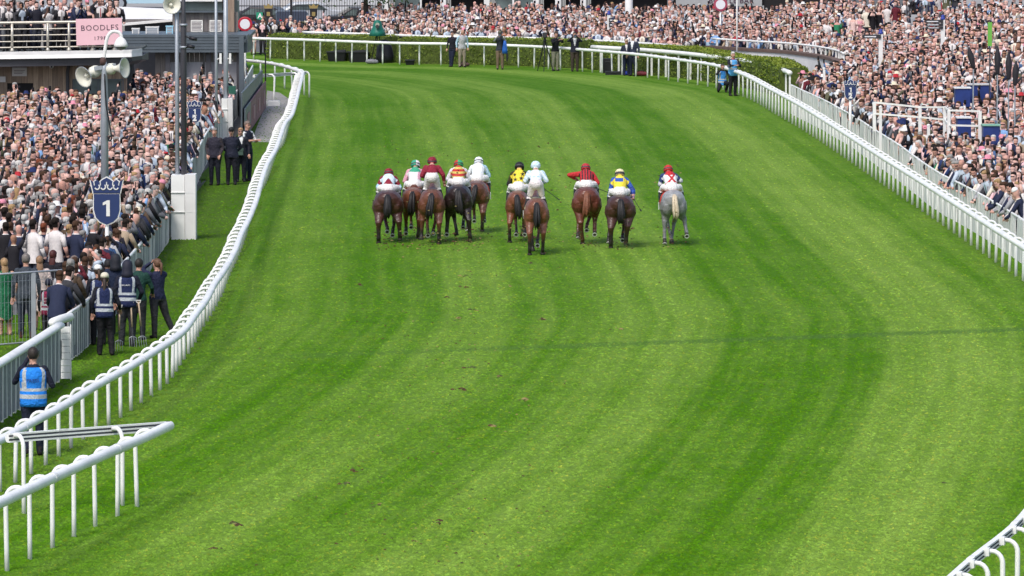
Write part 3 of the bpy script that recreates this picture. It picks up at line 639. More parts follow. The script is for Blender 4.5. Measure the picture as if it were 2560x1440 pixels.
# black railings, with two crested gate panels
dF = 336.0; yF = Y_at(20, dF); root = empty('iron_railing', (0, yF, 0)); bar_ = Geo(); zt_ = Z_at(-60, dF); bar_.box((-.012, -.012, 0), (.012, .012, zt_)); bm_ = bar_.mesh('bar', [BLACK]); x = X_at(585, dF)
while x < X_at(962, dF): c = link('bar', bm_, root); c.location = (x, 0, 0); x += .135
for z in (.3, Z_at(16, dF), 2.9): g = Geo(); g.box((X_at(585, dF), -.02, z), (X_at(962, dF), .02, z+.05)); g.build('cross_rail', BLACK, root)
for px in (728,): g = Geo(); x = X_at(px, dF); g.box((x-.06, -.06, 0), (x+.06, .06, zt_)); g.build('post', BLACK, root)
GOLD = mat('dull_gold', (.30, .22, .08), .45, .1, 4.0)
for px in (671, 784):
    x = X_at(px, dF); z0, z1 = Z_at(48, dF), Z_at(22, dF); h = z1-z0
    g = Geo(); g.prism([(x-.2, z1), (x+.2, z1), (x+.19, z0+h*.35), (x, z0), (x-.19, z0+h*.35)], -.08, -.03); sh = g.build('crest', BLACK, root)
    g = Geo(); g.prism([(x-.2, z1+.02), (x+.2, z1+.02), (x+.26, z1+.24), (x+.12, z1+.14), (x, z1+.28), (x-.12, z1+.14), (x-.26, z1+.24)], -.075, -.035); g.build('crown', GOLD, sh)
    g = Geo(); g.box((x-.09, -.09, z0+h*.3), (x+.09, -.082, z0+h*.7)); g.build('emblem', GOLD, sh)
tag(root, 'tall black iron railing with two gold crowned crests behind the far crowd', 'railing')
root = empty('green_sign', D(650, 40, dF-2)); g = Geo(); g.box((-.19, -.02, -.19), (.19, .02, .19)); g.build('board', mat('sign_green', (.02, .28, .16), .5), root)
o = link('lettering', text_geo('A', .34, .004, .012), root); o.data.materials.append(WHITE2); o.location = (0, -.026, 0)
g = Geo(); g.tube([(0, .04, -Z_at(40, dF-2)), (0, .04, 0)], .025, 6); g.build('post', DARKSTEEL, root); tag(root, 'small green square sign lettered A before the iron railing', 'sign')
# cars beyond the railings and above the white roof
def car(px, d, z, rz, body, label):
    root = empty('parked_car', (X_at(px, d), Y_at(30, d), z), rz); L = 4.2; pm = mat('paint_'+body[0], body[1], .3, spec=.6); g = Geo()
    prof = [(-2.1, .3), (-2.12, .75), (-1.95, .92), (-1.35, 1.0), (-.75, 1.4), (.65, 1.44), (1.35, 1.02), (2.0, .92), (2.1, .6), (2.05, .3)]
    for sgn in (0,): g.loft([[(x*(1 if abs(yy) < .8 else .97), yy, zz if abs(yy) < .8 or zz < .95 else zz-.1) for x, zz in prof] for yy in (-.86, -.78, .78, .86)])
    link('body', fixn(g.mesh('body', [pm])), root)
    for yy in (-.868, .868):
        g = Geo(); g.prism([(-1.15, .99), (-.7, 1.3), (.55, 1.33), (1.1, 1.0)], yy-.01, yy+.01); g.build('window', GLASS, root)
        for xw in (-1.3, 1.3): g = Geo(); g.lathe([(.2, -.09), (.31, -.09), (.32, 0), (.31, .09), (.2, .09)], 14, at=(xw, yy*.95, .31), axis=(0, 1, 0)); w__ = g.build('wheel', BLACK, root, True); g = Geo(); g.lathe([(.05, -.1), (.19, -.095), (.19, .095), (.05, .1)], 12, at=(xw, yy*.95, .31), axis=(0, 1, 0)); g.build('rim', GREYSTEEL, w__)
    for yy in (-.6, .6): g = Geo(); g.ell((2.05, yy, .72), (.08, .16, .08), 8, 5); g.build('headlight', WHITE2, root, True)
    g = Geo(); g.add([(1.33, -.7, 1.05), (1.33, .7, 1.05), (.72, .66, 1.415), (.72, -.66, 1.415)], [(0, 1, 2, 3)]); link('windscreen', g.mesh('windscreen', [GLASS]), root)
    tag(root, label, 'car', 'parked cars behind the racecourse')
car(660, 352, .0, math.radians(170), ('black', (.02, .02, .025)), 'black car parked behind the railings near the green sign')
car(728, 344, .0, math.radians(95), ('dark', (.03, .035, .05)), 'dark car facing the railings between the two crests')
car(765, 358, .1, math.radians(10), ('silver', (.45, .47, .5)), 'silver car parked behind the right crest')
car(905, 347, .1, math.radians(185), ('charcoal', (.025, .025, .03)), 'black car parked beside the tree trunk')
car(370, 268, Z_at(22, 268)-.05, math.radians(190), ('paleblue', (.40, .58, .68)), 'pale blue car parked above the white sloping roof')
car(640, 372, 1.4, math.radians(20), ('white', (.7, .7, .72)), 'white car furthest back behind the railings')
# pale buildings beyond the railings
for i, (a, b, d, zz, c) in enumerate([(560, 700, 395, 9, (.45, .47, .52)), (700, 800, 390, 9, (.55, .53, .52)), (800, 985, 385, 9, (.50, .51, .53))]):
    root = empty('house', (0, Y_at(20, d), 0)); m_ = mat('render_%s' % 'xyz'[i], c, .8, .1, 1.0); g = Geo(); x0, x1 = X_at(a, d), X_at(b, d); g.box((x0, 0, 0), (x1-.03, 8, zz)); g.build('wall', m_, root)
    n = 3
    for k in range(n):
        xw = x0+(x1-x0)*(k+.5)/n; g = Geo(); g.box((xw-.5, -.05, 1.9), (xw+.5, -.01, 3.6)); wn = g.build('window', GLASS, root); g = Geo(); g.box((xw-.58, -.09, 1.82), (xw+.58, -.06, 1.9)); g.box((xw-.03, -.07, 1.9), (xw+.03, -.052, 3.6)); g.build('frame', WALLW, wn)
    g = Geo(); g.box((x0, -.06, 1.1), (x1-.03, -.01, 1.2)); g.build('band', WALLW, root)
    tag(root, ['pale blue-grey house beyond the railings nearest the hut', 'cream house beyond the railings between the crests', 'grey house beyond the railings behind the tree'][i], 'building')
# tree by the marquee
root = empty('street_tree', P(914, 118)); BARK = mat('dark_bark', (.03, .025, .02), .9, .3, 6.0); g = Geo(); g.tube([(0, 0, 0), (.03, 0, 1.2), (0, .05, 2.6), (-.05, 0, 4.2), (.1, 0, 6)], [.16, .13, .12, .1, .06], 9)
for a in range(9):
    z = 2.8+a*.3; an = a*2.4; g.tube([(0, 0, z), (math.cos(an)*.9, math.sin(an)*.9, z+.3), (math.cos(an)*1.9, math.sin(an)*1.9, z+.2-.3*(a % 3))], [.05, .035, .012], 5)
g.build('trunk', BARK, root, True); v = []; f = []; rng = np.random.default_rng(3)
for k in range(5200):
    an = rng.random()*6.283; r = 2.5*math.sqrt(rng.random()); z = 4.2+rng.normal(0, 1.0)+.2*math.sin(an*5)
    if z < 2.35 + .5*math.sin(an*3+1) + .25*math.sin(an*9): continue
    c = np.array([r*math.cos(an), r*math.sin(an), z]); d1 = rng.normal(0, 1, 3); d1 /= np.linalg.norm(d1); d2 = np.cross(d1, rng.normal(0, 1, 3)); d2 /= np.linalg.norm(d2); o_ = len(v); sz = rng.uniform(.06, .13)
    v += [c-d1*sz, c+d2*sz*.6, c+d1*sz, c-d2*sz*.6]; f.append((o_, o_+1, o_+2, o_+3))
me = bpy.data.meshes.new('crown'); me.from_pydata([tuple(x) for x in v], [], f); me.materials.append(mat('tree_leaf', (.05, .10, .03), .6, .3, 3.0)); link('crown', me, root); tag(root, 'dark-trunked tree with drooping leaves beside the marquee', 'tree')
# --- right-hand terrace wall
WALLPX = [(1765, 121), (1810, 124), (1870, 128), (1940, 132), (1990, 137), (2040, 144), (2075, 152), (2092, 160)]
dz = 1.22; FLZ = .22; WL = smooth_line([P(x, y, dz) for x, y in WALLPX], 5)
root = empty('terrace_wall', (0, 0, 0)); g = Geo(); t = tangents(WL); nn = np.stack([-t[:, 1], t[:, 0], 0*t[:, 0]], 1)
g.loft([[np.r_[p[:2], -.02], np.r_[p[:2], dz], np.r_[(p+n*.35)[:2], dz], np.r_[(p+n*.35)[:2], -.02]] for p, n in zip(WL, nn)]); link('wall', fixn(g.mesh('wall', [WALLW])), root)
g = Geo(); g.loft([[np.r_[(p-n*.06)[:2], dz+.003], np.r_[(p-n*.06)[:2], dz+.13], np.r_[(p+n*.42)[:2], dz+.13], np.r_[(p+n*.42)[:2], dz+.003]] for p, n in zip(WL, nn)]); link('coping', fixn(g.mesh('coping', [mat('brown_coping', (.13, .085, .07), .8, .2, 3.0)])), root)
tag(root, 'curved white terrace wall with brown coping behind the right hedge', 'wall')
WR = np.array([np.r_[(p+n*.3)[:2], dz+.13] for p, n in zip(WL, nn)])
fence(WR, 'white post rail on top of the curved terrace wall', 1.0, plank('post', .07, .3, .07, WHITE2), .31, ('tube', .045), None, 0.0, 'terrace_rail')
# white ramp rail and lower white wall before it
RL = smooth_line(topped([(1480, 114), (1600, 121), (1700, 129), (1800, 140), (1860, 148), (1925, 160), (1975, 178)], 1.2), 5)
fence(RL, 'long white padded rail in front of the white wall above the hedge', 1.6, plank('post', .07, 1.1, .07, WHITE2), 1.13, ('pad', .10, .10), None, 0.0, 'ramp_rail')
# ------------------------------------------------------------------ poles, loudspeakers, boards
NAVY = mat('sign_navy', (0.022, 0.040, 0.13), 0.4, 0.04, 3.0)
CREAM = mat('cream_horn', (0.66, 0.65, 0.56), 0.5, 0.08, 4.0)
RED = mat('sign_red', (0.42, 0.015, 0.035), 0.45); PALE = mat('sign_pale', (0.72, 0.72, 0.76), 0.5)
def horn(root, at, aim, s, name='loudspeaker'):
    at = Vector(at); g = Geo(); prof = [(.06, -.62), (.17, -.60), (.2, -.5), (.2, -.36), (.12, -.30), (.1, -.27), (.12, -.16), (.19, -.04), (.31, .08), (.36, .10), (.36, .115), (.33, .10), (.2, -.02), (.13, -.14), (.02, -.2)]
    g.lathe([(r*s, h*s) for r, h in prof], 18, at=at, axis=aim); hn = g.build(name, CREAM, root, True)
    g = Geo(); g.lathe([(.02*s, -.15*s), (.075*s, -.13*s), (.07*s, -.01*s), (.03*s, .03*s)], 10, at=at, axis=aim); g.build('core', CREAM, hn, True)
    g = Geo(); g.lathe([(.362*s, .098*s), (.372*s, .10*s), (.372*s, .118*s), (.362*s, .12*s)], 18, at=at, axis=aim, ring=True); g.build('rim', GREYSTEEL, hn, True)
# lamp post with two horns; it stands in the crowd
d = 163.0
def pole_base(px, d):   # ground point below a pixel column at depth d
    y = (FPX*HCAM/d)+YH; return P(px, y)
def up(py, d): return Z_at(py, d)
root = empty('lamp_post', pole_base(263, d)); z = lambda py: up(py, d); X = lambda px: (px-263)/FPX*d
g = Geo(); g.tube([(0, 0, 0), (0, 0, z(240)), (0, 0, z(175)), (0, 0, z(155))], [.10, .095, .07, .06], 10); g.build('pole', GREYSTEEL, root, True)
g = Geo(); pts = [(X(261), 0, z(158)), (X(265), 0, z(125)), (X(269), 0, z(100)), (X(275), 0, z(86)), (X(284), 0, z(79)), (X(294), 0, z(79)), (X(302), 0, z(83)), (X(306), 0, z(91)), (X(305), 0, z(100))]; g.tube(smooth_line(pts, 4), .045, 8); g.build('arm', WALLW, root, True)
g = Geo(); g.lathe([(.05, .18), (.12, .12), (.17, .02), (.18, -.05), (.165, -.06), (.12, 0), (.02, .02)], 14, at=(X(304.5), 0, z(111))); lh = g.build('lamp_shade', WALLW, root, True)
g = Geo(); g.ell((X(304.5), 0, z(117)), (.13, .13, .09), 12, 6); g.build('lens', mat('lamp_lens', (.12, .12, .11), .2), lh, True)
g = Geo(); g.lathe([(.08, -.1), (.09, 0), (.06, .1)], 10, at=(X(260), 0, z(153))); g.build('collar', mat('rusty_brown', (.07, .035, .03), .7), root, True)
horn(root, (X(217), -.1, z(190)), (-.62, -.72, -.3), .76); horn(root, (X(308), -.1, z(170)), (.9, -.42, .08), .72)
g = Geo(); g.beam((X(238), 0, z(172)), (X(292), 0, z(163)), .1, .1); g.build('bracket', GREYSTEEL, root)
g = Geo(); g.tube(smooth_line([(X(264), -.1, z(185)), (X(268), -.12, z(260)), (X(276), -.1, z(310)), (X(281), -.1, z(345)), (X(275), -.1, z(352)), (X(271), -.1, z(340))], 4), .02, 6); g.build('cable', BLACK, root, True)
g = Geo(); g.box((X(252), .02, z(340)), (X(277), .22, z(302))); g.build('junction_box', mat('box_grey', (.42, .42, .38), .6), root)
tag(root, 'grey lamp post with hooked lamp and two cream loudspeaker horns', 'lamp post')
# two poles in the big white pad: light one with horn, dark one with cameras
def white_pad(px0, px1, py0, py1, d, label, shift=0.0, dep=.7):
    b = pole_base((px0+px1)/2, d); root = empty('white_pad', b); W = (px1-px0)/FPX*d; zt = up(py0, d); g = Geo()
    g.box((-W/2, -dep/2, 0), (W/2*.1, dep/2, zt-.02)); g.build('cover', WHITE2, root); g = Geo(); g.box((W/2*.1+.01, -dep/2-.03, 0), (W/2, dep/2, zt)); g.build('front_cover', WALLW, root)
    g = Geo()
    for z_ in (zt*.42, zt*.72): g.box((-W/2-.01, -dep/2-.036, z_), (W/2+.004, dep/2+.006, z_+.01))
    g.build('strap', WHITE2, root); tag(root, label, 'pole padding'); return root
dp1 = FPX/((597+420)/11.0)
white_pad(430, 491, 436, 597, dp1, 'large white padded block round the poles beside the grass strip')
root = empty('loudspeaker_pole', pole_base(444, dp1)); z = lambda py: up(py, dp1); X = lambda px: (px-444)/FPX*dp1
g = Geo(); g.tube([(0, .02, .1), (0, .02, z(200)), (0, .02, z(-60))], [.06, .055, .05], 10); g.build('pole', GREYSTEEL, root, True)
horn(root, (X(431), -.1, z(12)), (.25, -.95, .05), .68); tag(root, 'light grey pole with one loudspeaker horn in the large white pad', 'pole')
root = empty('camera_pole', pole_base(461, dp1)); X = lambda px: (px-461)/FPX*dp1
g = Geo(); g.tube([(0, -.05, .1), (0, -.05, z(60)), (0, -.05, z(40)), (0, -.05, z(-60))], [.08, .078, .055, .05], 10); g.build('pole', DARKSTEEL, root, True)
for (xa, ya, xb, yb) in ((466, 90, 490, 96), (466, 120, 484, 116)):
    g = Geo(); g.tube([(X(xa), -.1, z(ya)), (X(xb)-.12, -.15, z(yb))], .02, 6); g.tube([(X(xb)-.15, -.15, z(yb)+.02), (X(xb)+.05, -.2, z(yb)-.02)], .05, 8); g.build('camera', BLACK, root, True)
for py in (62, 118): g = Geo(); g.lathe([(.1, -.03), (.11, 0), (.1, .03)], 10, at=(0, -.05, z(py))); g.build('clamp', GREYSTEEL, root, True)
tag(root, 'dark pole with small black cameras in the large white pad', 'pole')
for px, yb, yt, wpx, lab, labp, x0, x1 in ((541, 352, 279, 5.0, 'slimmer pale grey pole in the narrow white pad', 'narrow white padded pole base, shorter of the pair by the officials', 529, 553), (565, 345, 246, 8.0, 'thick pale grey pole with a green box by the officials', 'taller white padded pole base beside the officials', 555, 583)):
    dd = FPX/((yb+420)/11.0); b = pole_base(px, dd); white_pad(x0, x1, yt, yb, dd, labp)
    root = empty('grey_pole', b); g = Geo(); r = wpx/2/FPX*dd*1.6; g.tube([(0, 0, .1), (0, 0, up(150, dd)), (0, 0, up(-60, dd))], [r, r*.95, r*.8], 10); g.build('pole', GREYSTEEL, root, True)
    if px == 565: g = Geo(); g.box((.1, -.15, up(236, dd)), (.36, .1, up(216, dd))); g.build('box', mat('green_box', (.02, .10, .07), .5), root)
    g = Geo(); g.box((.12, -.12, up(160, dd)), (.2, -.02, up(134, dd))); g.tube([(0, 0, up(150, dd)), (.15, -.08, up(146, dd))], .02, 6); g.build('antenna', WHITE2, root)
    tag(root, lab, 'pole')
# furlong boards: shield with a crown
def shield(s):
    pts = [(-.36, 0), (.36, 0)]; L = [(.36, -.45), (.30, -.66), (.18, -.78), (0, -.86), (-.18, -.78), (-.30, -.66), (-.36, -.45)]
    return [(x*s, z*s) for x, z in pts+L]
def crown(s):
    return [(x*s, z*s) for x, z in [(-.37, .03), (-.45, .40), (-.37, .33), (-.27, .40), (-.19, .33), (-.11, .40), (0, .46), (.11, .40), (.19, .33), (.27, .40), (.37, .33), (.45, .40), (.37, .03)]]
def grow(poly, e):
    c = np.mean(poly, 0); return [tuple(np.array(p)+(np.array(p)-c)/np.linalg.norm(np.array(p)-c)*e) for p in poly]
def board(px, py, d, wpx, txt, label):
    b = pole_base(px, d); root = empty('furlong_board', b); zc_ = up(py, d); s = wpx/FPX*d/.74
    g = Geo(); g.tube([(0, .05, 0), (0, .05, zc_-.3*s)], .045, 10); g.build('post', WALLW, root, True)
    for poly, nm in ((shield(s), 'shield'), (crown(s), 'crown')):
        g = Geo(); g.prism([(x, z+zc_) for x, z in grow(poly, .035*s)], -.01, .03); bk = g.build(nm+'_border', WALLW, root)
        g = Geo(); g.prism([(x, z+zc_) for x, z in poly], -.022, -.0125); g.build(nm, NAVY, bk)
    g = Geo()
    for cx_ in (-.25, -.09, .09, .25):
        for r0 in (.075,):
            pts = [(cx_*s*1.05+r0*s*math.cos(a)*.9, -.028, zc_+.20*s+r0*s*math.sin(a)) for a in np.linspace(-2.8 if cx_ < 0 else -.3, .9 if cx_ < 0 else -4.0, 8)]
            g.tube(pts, .02*s, 5)
    for cx_ in (-.34, -.17, 0, .17, .34): g.tube([(cx_*s, -.028, zc_+.24*s), (cx_*s*1.05, -.028, zc_+.34*s)], .016*s, 5)
    g.build('filigree', WALLW, root)
    if txt == '1': items = [('1', .62, -.40)]
    else: items = [('1', .42, -.20), ('2', .42, -.60)]
    for t_, sz, zz in items:
        if t_ == '1':
            q = sz*s*.5; g = Geo(); g.prism([(x*q+.02*s, z_*q) for x, z_ in [(-.10, -.72), (.22, -.72), (.22, .72), (-.02, .72), (-.42, .50), (-.42, .26), (-.10, .38)]], -.004, .004); o = g.build('numeral', WALLW, root)
        else: o = link('numeral', text_geo(t_, sz*s, .004, .03*s), root); o.data.materials.append(WALLW)
        o.location = (0, -.03, zc_+zz*s)
    if txt != '1': g = Geo(); g.box((-.13*s, -.03, zc_-.42*s), (.13*s, -.024, zc_-.385*s)); g.build('fraction_bar', WALLW, root)
    tag(root, label, 'marker board'); return root
d1 = FPX/((775+420)/11.0)
board(268, 486, d1, 66, '1', 'navy crowned shield board numbered 1 on a white post in the left crowd')
board(487, 272, FPX/((432+420)/11.0), 31.5, '12', 'navy crowned board marked one half among the left crowd')
board(2125.5, 218, FPX/((392+420)/11.0), 29, '12', 'navy crowned board marked one half on a post at the plank fence')
# round red-and-white boards
for px, py, r, d, rr, lab in ((613, 61, 18.5, 262, RED, 'red ringed round white board at the far end of the inner rail'), (1801, 12, 17.5, 300, mat('faded_red', (.35, .06, .10), .5), 'red ringed round white board before the bar kiosk')):
    root = empty('round_board', pole_base(px, d)); zc_ = up(py, d); R = r/FPX*d; g = Geo(); g.lathe([(.01, -.03), (R, -.03), (R, .0), (R*.9, .012), (.01, .012)], 24, at=(0, 0, zc_), axis=(0, -1, 0)); rg = g.build('ring', rr, root)
    g = Geo(); g.lathe([(.01, .014), (R*.68, .014), (R*.68, .022), (.01, .022)], 24, at=(0, 0, zc_), axis=(0, -1, 0)); g.build('disc', PALE, root)
    g = Geo(); g.tube([(0, .07, 0), (0, .07, zc_)], .04, 8); g.build('post', WALLW, root, True); tag(root, lab, 'board')
# fingerposts in the right crowd
def fingerpost(px, py_top, py_base, d, boards, side, label):
    b = pole_base(px, d); root = empty('fingerpost', b); g = Geo(); g.box((-.08, -.08, 0), (.08, .08, up(py_top+8, d))); g.build('post', WALLW, root)
    g = Geo(); g.lathe([(.1, 0), (.1, .06), (.06, .1), (.08, .16), (.02, .2)], 10, at=(0, 0, up(py_top+8, d))); g.build('finial', mat('finial_blue', (.03, .05, .3), .5), root, True)
    for k, (py, w_, h_) in enumerate(boards):
        g = Geo(); z0 = up(py+h_, d); z1 = up(py, d); W = w_/FPX*d*side; g.prism([(0, z0), (W*.92, z0), (W, (z0+z1)/2), (W*.92, z1), (0, z1)], -.13, -.09); bd = g.build('finger_board', mat('board_black', (.03, .03, .035), .5), root)
        g = Geo(); g.box((min(W*.25, W*.85), -.136, z0+(z1-z0)*.35), (max(W*.25, W*.85), -.132, z0+(z1-z0)*.62)); g.build('lettering', PALE, bd)
    tag(root, label, 'signpost')
fingerpost(2356, 42, 118, 252, [(50, 48, 8), (59, 46, 7), (67, 44, 6)], -1, 'white post with three black finger boards in the right crowd')
fingerpost(2201, 78, 145, 250, [(87, 48, 10)], -1, 'white post with one black finger board above the terrace')
fingerpost(1522, 30, 115, 306, [(46, 10, 10), (58, 10, 10)], 1, 'white post with two short dark boards in the far crowd')
root = empty('white_mast', pole_base(1842, 285)); g = Geo(); g.tube([(0, 0, 0), (0, 0, 5.4)], .035, 8); g.build('mast', WALLW, root, True); g = Geo(); g.lathe([(.09, 0), (.09, .1), (.05, .14)], 8); g.build('foot', WALLW, root); tag(root, 'thin tall white mast before the bar kiosk', 'mast')
for px, py0, py1, lab in ((2060, 172, 222, 'short white stake at the far end of the plank fence'), (2201, 268, 330, 'white stake standing in the plank fence beside the half furlong board'), (2321, 314, 362, 'nearest white stake rising above the plank fence')):
    a = ground_of_top(px, py1+14, 1.15); root = empty('white_stake', a); dd = proj(a)[2]; g = Geo(); g.box((-.045, -.045, 0), (.045, .045, up(py0, dd))); g.build('shaft', WALLW, root); g = Geo(); g.lathe([(.06, 0), (.06, .03), (.02, .06)], 8, at=(0, 0, up(py0, dd))); g.build('cap', WALLW, root); tag(root, lab, 'stake')
# grey paddles stuck on the plank fence
for k, (px, py) in enumerate([(2025, 262), (2078, 292), (2188, 372), (2222, 398), (2262, 424), (2300, 450), (2343, 478), (2388, 510), (2436, 545), (2488, 580)]):
    a = P(px, py+24); root = empty('grey_paddle', a); g = Geo(); g.tube([(0, 0, .0), (.05, 0, .5)], .02, 6); g.build('handle', DARKSTEEL, root); g = Geo(); g.ell((.1, 0, .68), (.07, .03, .22), 10, 6); g.build('blade', mat('paddle_grey', (.12, .12, .14), .6, .2, 4.0), root, True); root.rotation_euler = (0, -.25, 0)
    tag(root, ['grey paddle at the far end of the plank fence', 'grey paddle just before the half furlong board', 'grey paddle past the half furlong board'][k] if k < 3 else 'grey oval paddle, %s of those nearer than the half furlong board' % ['second', 'third', 'fourth', 'fifth', 'sixth', 'seventh', 'nearest'][k-3], 'paddle', 'grey paddles along the plank fence')
# wall of advert boards by the path
root = empty('advert_wall', P(664, 270)); a = P(664, 268); b = P(612, 345); o = a
v = b-a; n = 4; PKD = mat('dull_pink_board', (.22, .09, .11), .6, .12, 3.0)
for k in range(n):
    g = Geo(); g.beam(v*k/n+np.array([0, 0, .55]), v*(k+.97)/n+np.array([0, 0, .55]), .05, 1.05); pb = g.build('board', PKD if k < 3 else CLAD, root)
    g = Geo(); g.beam(v*(k+.3)/n+np.array([.04, -.04, .55]), v*(k+.65)/n+np.array([.04, -.04, .55]), .02, .5); g.build('emblem', mat('pale_emblem', (.35, .18, .2), .6), pb)
g = Geo(); g.beam((-.15, .3, .75), v+np.array([-.12, .2, .9]), .06, 1.5); g.build('steel_panel', CLAD, root); g = Geo(); g.beam((0, 0, 1.0), (0, 0, 2.2), .05, .05); g.beam((0, 0, 2.2), (-.5, .1, 2.15), .05, .05); g.build('bracket', BLACK, root)
tag(root, 'row of dull pink boards on a grey steel wall beside the path', 'wall')
g = Geo(); g.box((-.25, -.25, 0), (.25, .25, .16)); g.box((-.22, -.22, .16), (.22, .22, .2)); o = g.build('white_block', WALLW); o.location = P(685, 264); tag(o, 'low white block at the end of the concrete path', 'block')
# ------------------------------------------------------------------ the field: horses and riders
COAT = vcol_mat('horse_coat', 0.38, 0.5, 0.18, 14.0, fold=.55, fscale=5.0)
CLOTH = vcol_mat('rider_clothes', 0.55, 0.3, 0.07, 30.0, fold=.7, fscale=13.0)
HAIR = mat('black_tail_hair', (0.012, 0.010, 0.011), 0.55, 0.3, 20.0); CREAMHAIR = mat('pale_tail_hair', (0.55, 0.46, 0.33), 0.6, 0.25, 20.0); CHESTHAIR = mat('chestnut_tail_hair', (0.17, 0.06, 0.03), 0.55, 0.3, 20.0)
HOOF = mat('hoof', (0.03, 0.025, 0.022), 0.6, 0.2, 8.0); SHOE = mat('horseshoe', (0.72, 0.72, 0.70), 0.35, metal=0.2)
def ering(y, z, hw, hh, n=16, pinch=0.0):
    r = []
    for j in range(n):
        a = 2*math.pi*j/n; x = math.cos(a); s_ = math.sin(a)
        zz = z+hh*s_
        if pinch and s_ > 0.8: zz -= pinch*(s_-0.8)/.2
        r.append((hw*np.sign(x)*abs(x)**0.9, y, zz))
    return r
def horse_geo(legs):
    g = Geo()
    g.loft([ering(-.86, 1.30, .05, .08), ering(-.82, 1.27, .15, .18), ering(-.72, 1.22, .25, .28, pinch=.012), ering(-.55, 1.21, .30, .325, pinch=.024), ering(-.35, 1.225, .312, .325, pinch=.016), ering(-.1, 1.18, .285, .32),
            ering(.2, 1.14, .29, .335), ering(.5, 1.14, .27, .36), ering(.75, 1.17, .22, .34), ering(.95, 1.2, .1, .2)], c='coat')
    g.tube([(0, .7, 1.28), (0, 1.0, 1.42), (0, 1.3, 1.53), (0, 1.48, 1.56)], [.24, .17, .125, .1], 12, c='coat', dome=True, flat=.0+0.75, ref=(0, 0, 1))
    g.tube([(0, 1.45, 1.58), (0, 1.62, 1.44), (0, 1.86, 1.22)], [.105, .1, .062], 10, c='coat', dome=True)
    for s_ in (-1, 1): g.tube([(s_*.06, 1.42, 1.62), (s_*.075, 1.42, 1.7), (s_*.07, 1.44, 1.78)], [.035, .03, .012], 6, c='dark')
    for k, s_ in (('HL', -1), ('HR', 1)):
        dx, y, lift = legs[k]; hx = s_*(.155+dx*.5); x = s_*.185+dx*s_
        hoof = Vector((x, y, lift)); flex = min(1, lift/.35)
        fet = hoof+Vector((0, -.05+.02*flex, .13 if flex < .4 else .10+.03)); 
        if flex > .3: fet = hoof+Vector((0, .10, .07))
        hock = Vector((s_*.195+dx*.6*s_, min(-.46, (y-.14)*.5-.36) if flex < .3 else -.55+.25*flex, .58+lift*.45))
        stif = Vector((s_*.215, -.30+.12*flex, .98))
        g.ell((s_*.165, -.52, 1.10), (.17, .27, .30), 12, 8, c='coat')
        g.tube([(s_*.16, -.48, 1.2), (s_*.185, -.48, 1.0), (s_*.175+dx*.2*s_, (hock.y-.44)*.5, .83), hock], [.18, .175, .128, .076], 12, c='coat')
        g.tube([stif+Vector((-.02*s_, 0, .15)), stif, stif*.5+hock*.5], [.14, .13, .08], 10, c='coat')
        g.tube([hock+Vector((0, -.03, .05)), hock+(fet-hock)*.35, hock+(fet-hock)*.75, fet], [.076, .054, .048, .057], 9, c='shin')
        g.tube([fet, hoof+Vector((0, 0, .055))], [.052, .053], 9, c='shin')
    for k, s_ in (('FL', -1), ('FR', 1)):
        dx, y, lift = legs[k]; x = s_*.13+dx*s_; hoof = Vector((x, y, lift)); flex = min(1, lift/.35)
        knee = Vector((s_*.15+dx*.5*s_, .62+(.30*flex if y < .9 else .2), .55+lift*.35))
        fet = hoof+Vector((0, .02, .12)) if flex < .3 else hoof+Vector((0, .1, .06))
        g.ell((s_*.15, .55, 1.02), (.12, .2, .28), 10, 7, c='coat')
        g.tube([(s_*.16, .5, 1.0), (s_*.16, .52, .85), knee], [.12, .10, .058], 10, c='coat')
        g.tube([knee+Vector((0, 0, .03)), knee+(fet-knee)*.4, fet], [.06, .042, .045], 9, c='shin'); g.tube([fet, hoof+Vector((0, 0, .05))], [.045, .047], 9, c='shin')
    return g
